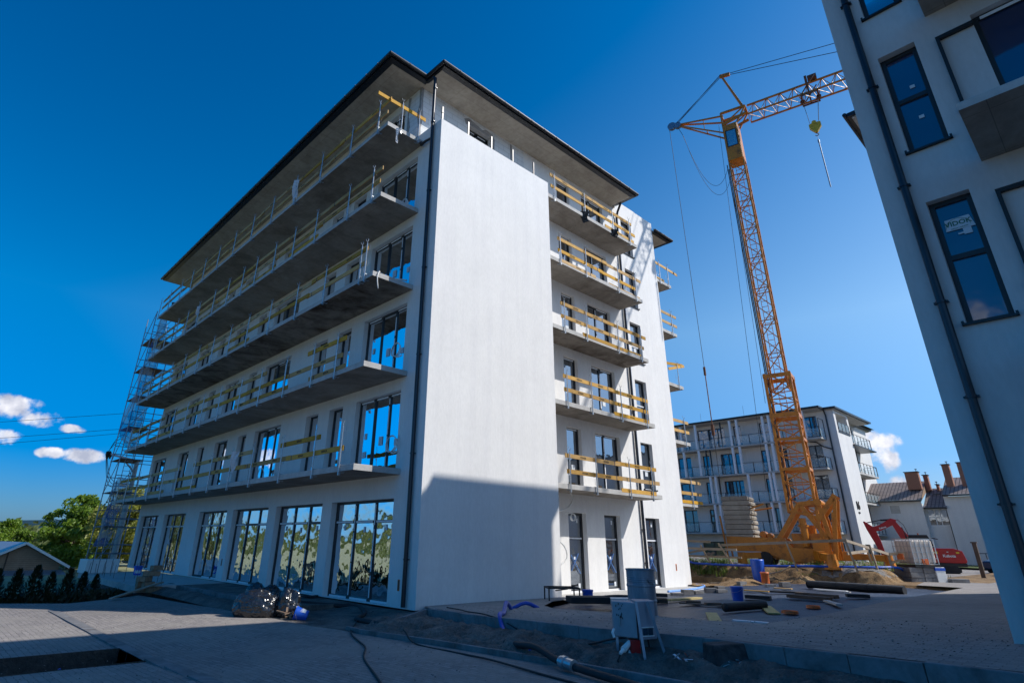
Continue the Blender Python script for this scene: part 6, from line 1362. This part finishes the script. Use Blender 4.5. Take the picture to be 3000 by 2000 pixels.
# ------------------------------------------------------------------ foreground: steel drum, distribution board, concrete block, hoses
t = thing('steel_drum', 'dented grey steel drum splashed with mortar standing behind the distribution board', 'drum', (1.22, -6.05, .33))
m = MB(); pr = [(.285, 0), (.295, .01)]
for z in np.linspace(.02, .84, 60):
    r_ = .285 + .010 * (abs(z - .28) < .018) + .010 * (abs(z - .56) < .018) + .004 * math.sin(z * 160) * (.58 < z < .72); pr.append((r_, z))
pr += [(.297, .85), (.297, .87), (.28, .87), (.275, .6)]; m.lathe(pr, n=40)
m.v = [(a * (1 + .012 * math.sin(3 * math.atan2(b, a) + c * 5)), b, c) for a, b, c in m.v]
def drumm(tn, p):
    a = noise(tn, 5, 6, .7, stretch=(1, 1, .25)); b = noise(tn, 2.2, 4, .6)
    r = ramp(tn, a.outputs['Fac'], [(.35, (.16, .19, .23)), (.55, (.24, .27, .31)), (.68, (.46, .47, .47))]); r2 = ramp(tn, b.outputs['Fac'], [(.30, (.08, .07, .07)), (.36, (1, 1, 1))])
    tn.links.new(mul(tn, r.outputs[0], r2.outputs[0]).outputs[0], p.inputs['Base Color']); p.inputs['Roughness'].default_value = .5; p.inputs['Metallic'].default_value = .3
m.build('shell', material('splashed drum steel', drumm), t, smooth=False)
t = thing('distribution_board', 'grey electrical distribution board on a stand of slotted steel rails between the kerbs', 'distribution board', (-1.98, -8.0, -.12), math.atan2(U1.y, U1.x))
# local x = image right, y = away
bx = [(-.30, .02), (.02, -.16), (.32, .02)]
m = MB(); m.prism([(-.31, .10), (-.02, -.13), (.02, .30), (-.28, .34)], 'z', .52, .98); m.build('box', simple('grey enamel', (.30, .31, .34), .5, var=.08, bmp=.05), t, bevel=.015)
m = MB(); m.prism([(-.00, -.12), (.30, .02), (.30, .30), (.02, .30)], 'z', .50, 1.0); bx2 = m.build('box', simple('blue grey enamel', (.25, .27, .32), .5, var=.08), t, bevel=.015)
m = MB(); d = Vector((.29, -.23, 0)).normalized(); n2 = Vector((-.23, -.29, 0)).normalized(); base = Vector((-.31, .10, 0)) + n2 * .006
for k in range(14): p = base + d * random.uniform(.04, .2) + Vector((0, 0, random.uniform(.75, .95))); m.bar(p, p + Vector((0, 0, random.uniform(.01, .03))), .008)
m.build('scratch', 'ink', t)
m = MB(); p = base + d * .10 + Vector((0, 0, .66)); m.bar(p, p + Vector((0, 0, .14)), .045, .002); m.build('printed_sticker', 'concrete_light', t)
m = MB(); 
a0 = Vector((.05, -.10, .56)); dd = Vector((.30, .14, 0)).normalized(); nn = Vector((.14, -.30, 0)).normalized()
for k in range(2): q = a0 + dd * (.02 + .095 * k) + nn * .006; m.add([q, q + dd * .085, q + dd * .085 + Vector((0, 0, .09)), q + Vector((0, 0, .09))], [(0, 1, 2, 3)])
m.build('socket_window', simple('tinted flap', (.01, .05, .08), .15), t, fix=False)
m = MB(); m.bar(a0 + nn * .004 + Vector((0, 0, -.01)) - dd * .0, a0 + dd * .22 + nn * .004 + Vector((0, 0, -.01)), .012); m.bar(a0 + nn * .004 + Vector((0, 0, .1)), a0 + dd * .22 + nn * .004 + Vector((0, 0, .1)), .012); m.build('socket_trim', 'white', t)
def slot_rail(p, q, w_=.026):
    m = MB(); p = Vector(p); q = Vector(q); L = (q - p).length; dr = (q - p).normalized(); side = Vector((1, 0, 0)); side = (side - dr * side.dot(dr)).normalized() if abs(dr.x) < .9 else Vector((0, 0, 1)); fn = Vector((0, -1, 0))
    m.bar(p - side * w_ * .36, q - side * w_ * .36, w_ * .28, .02); m.bar(p + side * w_ * .36, q + side * w_ * .36, w_ * .28, .02); z = .0
    while z < L: e = min(L, z + .022); m.bar(p + dr * z, p + dr * e, w_ * .46, .006); z += .06
    m.bar(p + Vector((0, .012, 0)), q + Vector((0, .012, 0)), w_ * 1.0, .004) if False else None
    return m.build('leg', 'steel_b', t)
slot_rail((-.02, -.17, 1.0), (.05, -.30, -.06)); slot_rail((.16, -.10, 1.0), (.44, -.22, -.04)); slot_rail((-.27, .12, .52), (-.28, .05, -.05)); slot_rail((.06, .3, .5), (.20, .32, -.05)); slot_rail((.03, -.27, .16), (.34, -.17, .26)); slot_rail((.02, .2, .34), (-.28, .1, .3))
for (a, b) in (((-.12, -.02, .46), (-.24, -.12, .38)), ((-.10, .02, .34), (-.16, -.10, .22))): m = MB(); m.tube([a, b], [.035, .045], 12); m.tube([Vector(b), Vector(b) + (Vector(b) - Vector(a)) * .5], [.03, .022], 10); m.build('plug', 'white', t)
m = MB(); m.box(-.12, .02, -.08, .1, .28, .50); m.build('socket_block', 'red', t, bevel=.01)
m = MB(); m.tube([(-.28, -.15, .35), (-.34, -.16, .25), (-.26, -.1, .08), (-.2, -.05, -.03), (-.1, -.2, -.04)], .012, 6); m.tube([(-.2, -.13, .16), (-.3, -.14, .05), (-.1, -.3, -.05)], .012, 6); m.tube([(.2, .2, .5), (.25, .25, .2), (.5, .3, .0)], .012, 6); m.build('flex', 'rubber', t)
m = MB(); m.tube([(-.33, .02, .62), (-.36, -.02, .58), (-.34, -.03, .52)], .02, 6); m.build('handle', 'white', t)
m = MB(); m.prism([(-.19, 0), (.19, 0), (.13, .30), (-.13, .30)], 'x', -.30, .30); m.v = [(a * (1 + .05 * math.sin(9 * b)), b, c + .02 * math.sin(7 * a) * (c > .1)) for a, b, c in m.v]; o = m.build('cable_protector', simple('tarred block', (.05, .042, .042), .95, var=.6, scale=9, bmp=.8, bscale=20), None, loc=(-1.88, -9.35, .18), bevel=.015); o.rotation_euler = (0, 0, R(-40)); tag(o, 'dark trapezoid block with an arched hole standing in the sand right of the distribution board', 'block')
BZ = lambda x, y: .0
hose('hose', [(.75, -2.75, .22), (.45, -2.9, .38), (.0, -3.3, .36), (-.6, -3.85, .30), (-1.06, -4.2, .32), (-1.25, -4.5, .10), (-1.55, -5.0, .08), (-1.9, -5.6, .02), (-2.2, -6.1, .03)], .045, 'blue_hose', 'blue hose hanging over the kerb in front of the blank wall', 'hose', 'blue hoses')
hose('hose', [(1.0, -2.55, .2), (1.3, -2.7, .32), (1.6, -2.85, .2)], .045, 'blue_hose', 'short arch of blue hose rising at the foot of the blank wall', 'hose', 'blue hoses')
hose('hose', [(-1.62, -7.9, .07), (-1.5, -8.4, .14), (-1.62, -8.8, .18), (-1.8, -9.3, .2), (-1.95, -9.9, .24), (-2.25, -10.6, .22), (-2.6, -11.4, .16), (-3.1, -12.4, .22)], .042, 'blue_hose', 'upper of two blue hoses lying in the sand right of the distribution board', 'hose', 'blue hoses')
hose('hose', [(-2.05, -8.2, .04), (-2.1, -8.7, .12), (-2.2, -9.2, .14), (-2.4, -9.7, .14), (-2.75, -10.3, .14), (-3.2, -11.3, .18)], .042, 'blue_hose', 'lower of two blue hoses lying in the sand right of the distribution board', 'hose', 'blue hoses')
hose('hose', [(-1.95, 4.4, -.0), (-1.5, 3.9, .0), (-1.0, 3.3, -.05), (-.45, 2.9, -.08), (-.2, 2.4, -.08), (-.75, 1.2, -.12), (-1.35, .6, -.14), (-1.5, .3, -.14), (-1.6, -.5, -.12), (-1.9, -1.5, -.08)], .055, 'rubber', 'thick black hose bending across the dusty ground in front of the big shop window', 'hose', 'black hoses and cables')
hose('hose', [(-2.0, -5.3, .04), (-2.2, -5.8, .08), (-2.42, -6.4, .13), (-2.7, -7.1, .06), (-2.95, -7.8, .06), (-3.3, -8.8, .08), (-3.9, -10, .11), (-4.5, -11.4, .15)], .05, 'rubber', 'thick black hose with a metal coupling crossing the low kerb in the foreground', 'hose', 'black hoses and cables')
m = MB(); m.tube([(-2.74, -7.18, .07), (-2.86, -7.52, .07)], .075, 14); m.tube([(-2.77, -7.25, .07), (-2.80, -7.33, .07)], .09, 14); tag(m.build('hose_coupling', 'steel', None), 'round metal coupling joining the thick black foreground hose', 'coupling')
hose('cable', [(-1.45, .4, -.14), (-1.9, -.2, -.18), (-2.3, -.7, -.2), (-2.75, -1.5, -.19), (-3.2, -2.5, -.16), (-3.6, -3.34, -.13), (-4.3, -4.4, -.1), (-5.2, -6.2, -.05), (-6.2, -8, .0)], .016, 'rubber', 'thin black cable winding over the lower paving towards the camera', 'cable', 'black hoses and cables', 6)
hose('cable', [(-2.1, -2.4, -.04), (-2.3, -2.75, -.03), (-2.6, -3.5, -.13), (-2.75, -4.8, -.1), (-2.95, -5.9, -.05), (-3.25, -7.2, -.02), (-3.6, -8.6, .02), (-4.2, -10, .06)], .016, 'rubber', 'thin black cable lying along the foot of the low kerb', 'cable', 'black hoses and cables', 6)
hose('cable', [(-.1, -1.4, .19), (-.45, -2.3, .23), (-.72, -2.85, .25), (-.95, -3.6, .28), (-1.1, -4.3, .24), (-1.3, -5.0, .14), (-1.5, -5.8, .1), (-1.75, -6.8, .16), (-1.95, -7.5, .32), (-2.1, -7.9, .4)], .014, 'rubber', 'thin black cable running over the upper kerb to the distribution board', 'cable', 'black hoses and cables', 6)
hose('cable', [(-.35, 1.4, -.1), (-.8, 1.2, -.28), (-.75, .2, -.18), (-1.1, -.2, -.2)], .012, 'rubber', 'thin cable between the thick hose and the sloping kerb', 'cable', 'black hoses and cables', 6)
for (x, y, z, lab_) in ((-2.08, -8.85, .16, 'crumpled red and white tape bundle on the lower blue hose'), (-2.02, -9.45, .20, 'torn strip of red and white tape right of the crumpled bundle')):
    m = MB(); random.seed(int(abs(y) * 10))
    for k in range(26):
        p = Vector((random.gauss(0, .07), random.gauss(0, .07), random.uniform(0, .10))); q = p + Vector((random.gauss(0, .05), random.gauss(0, .05), random.gauss(0, .03))); m.cur = k % 2; m.bar(p, q, .04, .003)
    o = m.build('barrier_tape', ['paper', simple('red tape', (.6, .06, .02), .5)], None, loc=(x, y, z)); tag(o, lab_, 'tape')
# bags and pail at the terrace edge
def bag(name, loc, s, seed, label, open_=0):
    bm = bmesh.new(); bmesh.ops.create_icosphere(bm, subdivisions=5, radius=1)
    for v in bm.verts:
        p = v.co.copy(); n_ = mn.fractal(p * 1.3 + Vector((seed, 0, 0)), .8, 2, 4); r_ = mn.multi_fractal(p * 2.4 + Vector((0, seed, 0)), .9, 2.1, 4)
        v.co = p * (1 + .13 * n_ - .05 * abs(math.sin(r_ * 2.2)) ** .6); v.co.z = v.co.z if v.co.z > -.55 else -.55 + (v.co.z + .55) * .1
        if open_ and p.z > .45: v.co.x *= .6 + .5 * math.sin(math.atan2(p.y, p.x) * 2 + seed) ** 2; v.co.z += .35 * math.sin(math.atan2(p.y, p.x) * 2 + seed) ** 2
        v.co.x *= s[0]; v.co.y *= s[1]; v.co.z = (v.co.z + .55) * s[2]
    me = bpy.data.meshes.new(name); bm.to_mesh(me); bm.free(); me.materials.append(M['bag']); o = bpy.data.objects.new(name, me); COL.objects.link(o); o.location = loc; o.rotation_euler = (0, 0, R(-42)); return tag(o, label, 'bin bag', 'black bin bags')
bag('bin_bag', (-2.95, 3.0, -.22), (.64, .36, .42), 3, 'large crumpled black bin bag lying half in the sun by the terrace edge')
bag('bin_bag', (-2.55, 4.1, -.2), (.34, .3, .46), 8, 'rounded black bin bag in the shade behind the large one')
bag('bin_bag', (-2.2, 3.85, -.2), (.32, .3, .44), 15, 'second rounded black bin bag in the shade, to the right')
bag('bin_bag', (-2.3, 2.45, -.22), (.34, .28, .36), 21, 'open black bin bag full of rubbish next to the blue pail', 1)
m = MB(); random.seed(5)
for k in range(14): p = Vector((random.gauss(0, .1), random.gauss(0, .08), random.uniform(0, .12))); m.bar(p, p + Vector((random.gauss(0, .1), random.gauss(0, .08), random.gauss(.02, .06))), .05, .02)
tag(m.build('rubbish', 'clay', None, loc=(-2.45, 2.15, -.2)), 'beige rubbish spilling from the open bin bag', 'rubbish')
bucket((-2.1, 1.75, -.16), 1.0, 'blue pail tipped on its side next to the open bin bag', 1.0, R(-75))
m = MB(); 
for k in range(12): a = random.uniform(0, 6.28); m.bar((0, 0, .03), (.35 * math.cos(a) * random.random(), .5 * math.sin(a) * random.random(), .05), .12, .03)
tag(m.build('rag', 'rubber', None, loc=(-.35, 5.1, -.03)), 'dark rag lying at the foot of the pillar left of the nearest shop window', 'rag')
m = MB(); m.box(-.08, .08, -.05, .05, 0, .05); tag(m.build('paper_scrap', 'white', None, loc=(-.55, 6.6, -.03)), 'small white carton in front of the second shop window', 'scrap')
# trench pipe, brick pile, leaning plank, foam block, sacks
t = thing('sewer_pipe', 'bright blue pipe with socket end lying in the open trench', 'pipe', (-8.35, -.95, -.50), R(12))
m = MB(); m.tube([(-1.4, 0, 0), (.35, 0, 0)], .11, 18); m.build('tube', 'blue', t, smooth=False); m = MB(); m.tube([(.2, 0, 0), (.26, 0, 0), (.3, 0, 0), (.55, 0, 0), (.58, 0, 0)], [.11, .135, .13, .13, .145], 18); m.build('socket', 'blue', t)
t = thing('brick_pile', 'small ragged stack of beige hollow blocks by the leaning plank', 'brick pile', (-3.1, 12.3, -.22), R(20)); random.seed(8)
for k in range(14):
    m = MB(); m.box(-.19, .19, -.12, .12, 0, .17); o = m.build('block', 'clay', t, loc=(random.uniform(-.25, .25), random.uniform(-.2, .2), .18 * (k // 3)), bevel=.008); o.rotation_euler = (0, 0, random.uniform(-.3, .3))
o = plank(-3.8, 10.7, 3.7, .12, R(52), 'timber', 'long grey plank leaning from the paved yard up to the concrete deck', .04, -.04, R(-4), 'plank', None)
t = thing('foam_block', 'pale foam block tied with dark strings on the far corner of the concrete deck', 'foam block', (-2.6, 23.0, -.02), R(8))
m = MB(); m.box(-.75, .75, -.5, .5, 0, .62); m.build('block', 'white', t, bevel=.02); m = MB(); [m.box(x, x + .02, -.51, .51, -.0, .63) for x in (-.5, -.2, .1, .4)]; m.build('string', 'ink', t)
for (x, y, s, lab_) in ((-7.6, 10.9, .6, 'grey big bag in the shade beyond the yard edge, left one'), (-6.5, 11.6, .55, 'grey big bag in the shade beyond the yard edge, right one')):
    bm = bmesh.new(); bmesh.ops.create_cube(bm, size=1); bmesh.ops.subdivide_edges(bm, edges=bm.edges, cuts=6, use_grid_fill=True)
    for v in bm.verts: n_ = mn.fractal(v.co * 3 + Vector((x, 0, 0)), 1, 2, 3); v.co *= 1 + .10 * n_; v.co.z = (v.co.z + .5) * .7
    me = bpy.data.meshes.new('big_bag'); bm.to_mesh(me); bm.free(); me.materials.append(simple('grey woven sack', (.22, .22, .22), .9, bmp=.3)); o = bpy.data.objects.new('big_bag', me); COL.objects.link(o); o.location = (x, y, -1.0); o.scale = (s * 1.5, s * 1.3, s * 1.4); tag(o, lab_, 'big bag')
# ------------------------------------------------------------------ loose cables, rags and strips on the facades
def coil(loc, axis, r_, label, n_=4):
    m = MB()
    for k in range(n_):
        pts = []
        for a in np.linspace(0, 2 * math.pi, 22): 
            rr = r_ * (1 + .08 * math.sin(a * 2 + k)); u, v = rr * math.cos(a) + random.uniform(-.01, .01), rr * math.sin(a) * .95; pts.append((-.02 * k, u, v) if axis == 'x' else (u, -.02 * k, v))
        m.tube(pts, .011, 5)
    pts = [(-.03, .0, -r_), (-.02, -.12, -r_ * 1.15), (.05, -.25, -r_ * .9)] if axis == 'x' else [(0, -.03, r_), (-.12, -.02, r_ * 1.1), (-.35, .05, r_ * .9)]
    m.tube(pts, .02, 6); o = m.build('cable_coil', 'white', None, loc=loc); return tag(o, label, 'cable coil', 'coils of white cable')
random.seed(31)
coil((-.08, 1.5, B1 + TH + .75), 'x', .26, 'coil of white cable hanging at the big window of the lowest balcony')
coil((-.08, 1.65, B1 + ST + TH + .8), 'x', .24, 'coil of white cable hanging at the big window of the second lowest balcony')
coil((-.35, 1.45, B1 + 3 * ST + TH + .2), 'x', .2, 'coil of white cable lying on the nearest end of the second highest balcony')
coil((-.1, 10.9, B1 + TH + .45), 'x', .3, 'white cable loop standing at the wide middle window of the lowest balcony', 2)
coil((-.1, 24.3, B1 + TH + .35), 'x', .3, 'white cable loop near the far end of the lowest balcony', 2)
coil((8.1, 1.2, 2.6), 'y', .13, 'small coil of white cable above the first ground-floor door of the sunlit facade')
def cable_bit(pts, r_, label): return hose('cable', pts, r_, 'white', label, 'cable', 'loose white cable ends', 6)
cable_bit([(5.95, .9, 2.72), (6.8, 1.0, 2.75), (7.7, 1.1, 2.9), (8.1, 1.15, 3.25), (7.9, 1.2, 3.6), (7.55, 1.25, 3.75)], .03, 'bunch of white cables curving out of the wall above the first ground-floor door')
cable_bit([(5.95, .9, 1.95), (6.6, .95, 1.9), (7.3, 1.0, 1.6), (7.5, 1.05, 1.2), (7.1, 1.1, .95)], .025, 'lower bunch of white cables drooping beside the blank wall corner')
cable_bit([(-.3, 1.7, 9.75), (-1.0, 1.5, 9.78), (-1.35, 1.1, 9.65), (-1.45, 1.02, 9.35), (-1.4, 1.0, 9.0)], .018, 'white cable end hanging over the tip of the middle balcony')
cable_bit([(-.05, 1.4, 9.85), (-.4, 1.5, 9.82), (-.7, 1.6, 9.78)], .03, 'short white cable bundle on the tip of the middle balcony')
def rag(loc, mat, label, h, w_, seed):
    m = MB(); random.seed(seed)
    for k in range(5):
        x0 = random.uniform(-w_, w_) * .5; pts = []; n_ = 8
        for i in range(n_ + 1):
            f = i / n_; pts.append((x0 + .05 * math.sin(f * 6 + k) * w_ * 4, .04 * math.cos(f * 5 + k), -h * f * (.6 + .4 * random.random()) if i == n_ else -h * f * .9))
        for i in range(n_):
            a = Vector(pts[i]); b = Vector(pts[i + 1]); ww = w_ * .5 * (1 - .6 * (i / n_)); m.add([a + Vector((-ww, .02 * math.sin(i), 0)), a + Vector((ww, 0, 0)), b + Vector((ww * .85, .03, 0)), b + Vector((-ww * .85, 0, 0))], [(0, 1, 2, 3)])
    o = m.build('rag', mat, None, loc=loc, fix=False); o.rotation_euler = (0, 0, R(-45)); return tag(o, label, 'rag', 'rags and film caught on the rails')
M['film'] = simple('torn white film', (.62, .64, .68), .4, var=.1)
rag((8.5, .02, 15.65), 'black', 'black rag hanging from the second post of the topmost short balcony', .62, .26, 3)
rag((10.7, .02, 15.6), 'black', 'black rag hanging from the third post of the topmost short balcony', .45, .22, 5)
rag((-1.2, 1.0, 15.4), 'film', 'strip of white film hanging under the near tip of the topmost long balcony', .75, .06, 7)
rag((-1.68, 8.3, 16.55), 'film', 'torn white film caught on the topmost long balcony rail', 1.15, .14, 9)
rag((-1.68, 9.8, 4.75), 'film', 'torn white film caught on the lowest long balcony rail', .85, .16, 12)
rag((-1.68, 19.2, 13.55), 'film', 'torn white film caught on the second highest long balcony rail', .6, .12, 14)
rag((-1.3, 27.0, 16.2), 'black', 'black rag caught at the far end of the topmost long balcony', .6, .2, 15)
# small stones and litter on the paving
random.seed(44); m = MB()
for k in range(900):
    x, y = random.uniform(-9, -2.2), random.uniform(-9, 9); s = random.uniform(.003, .009); z = zlu(x, y); 
    if -14 < x < -6.4 and -1.3 < y < .6: continue
    m.box(x - s, x + s, y - s * random.uniform(.5, 1), y + s, z - .002, z + s * .8)
for k in range(1100):
    x, y = random.uniform(-1.5, 3.0) - .1, random.uniform(-12, -1); s = random.uniform(.003, .010); 
    if x < UK[0][0] - (-y) * .17 + .1: continue
    if x > 1.0 and y > -8.6: continue
    z = zuu(x, y); m.box(x - s, x + s, y - s, y + s, z - .002, z + s * .8)
tag(m.build('gravel', 'gravel', None, fix=False), 'loose stones and grit scattered over the paving', 'grit', kind='stuff')
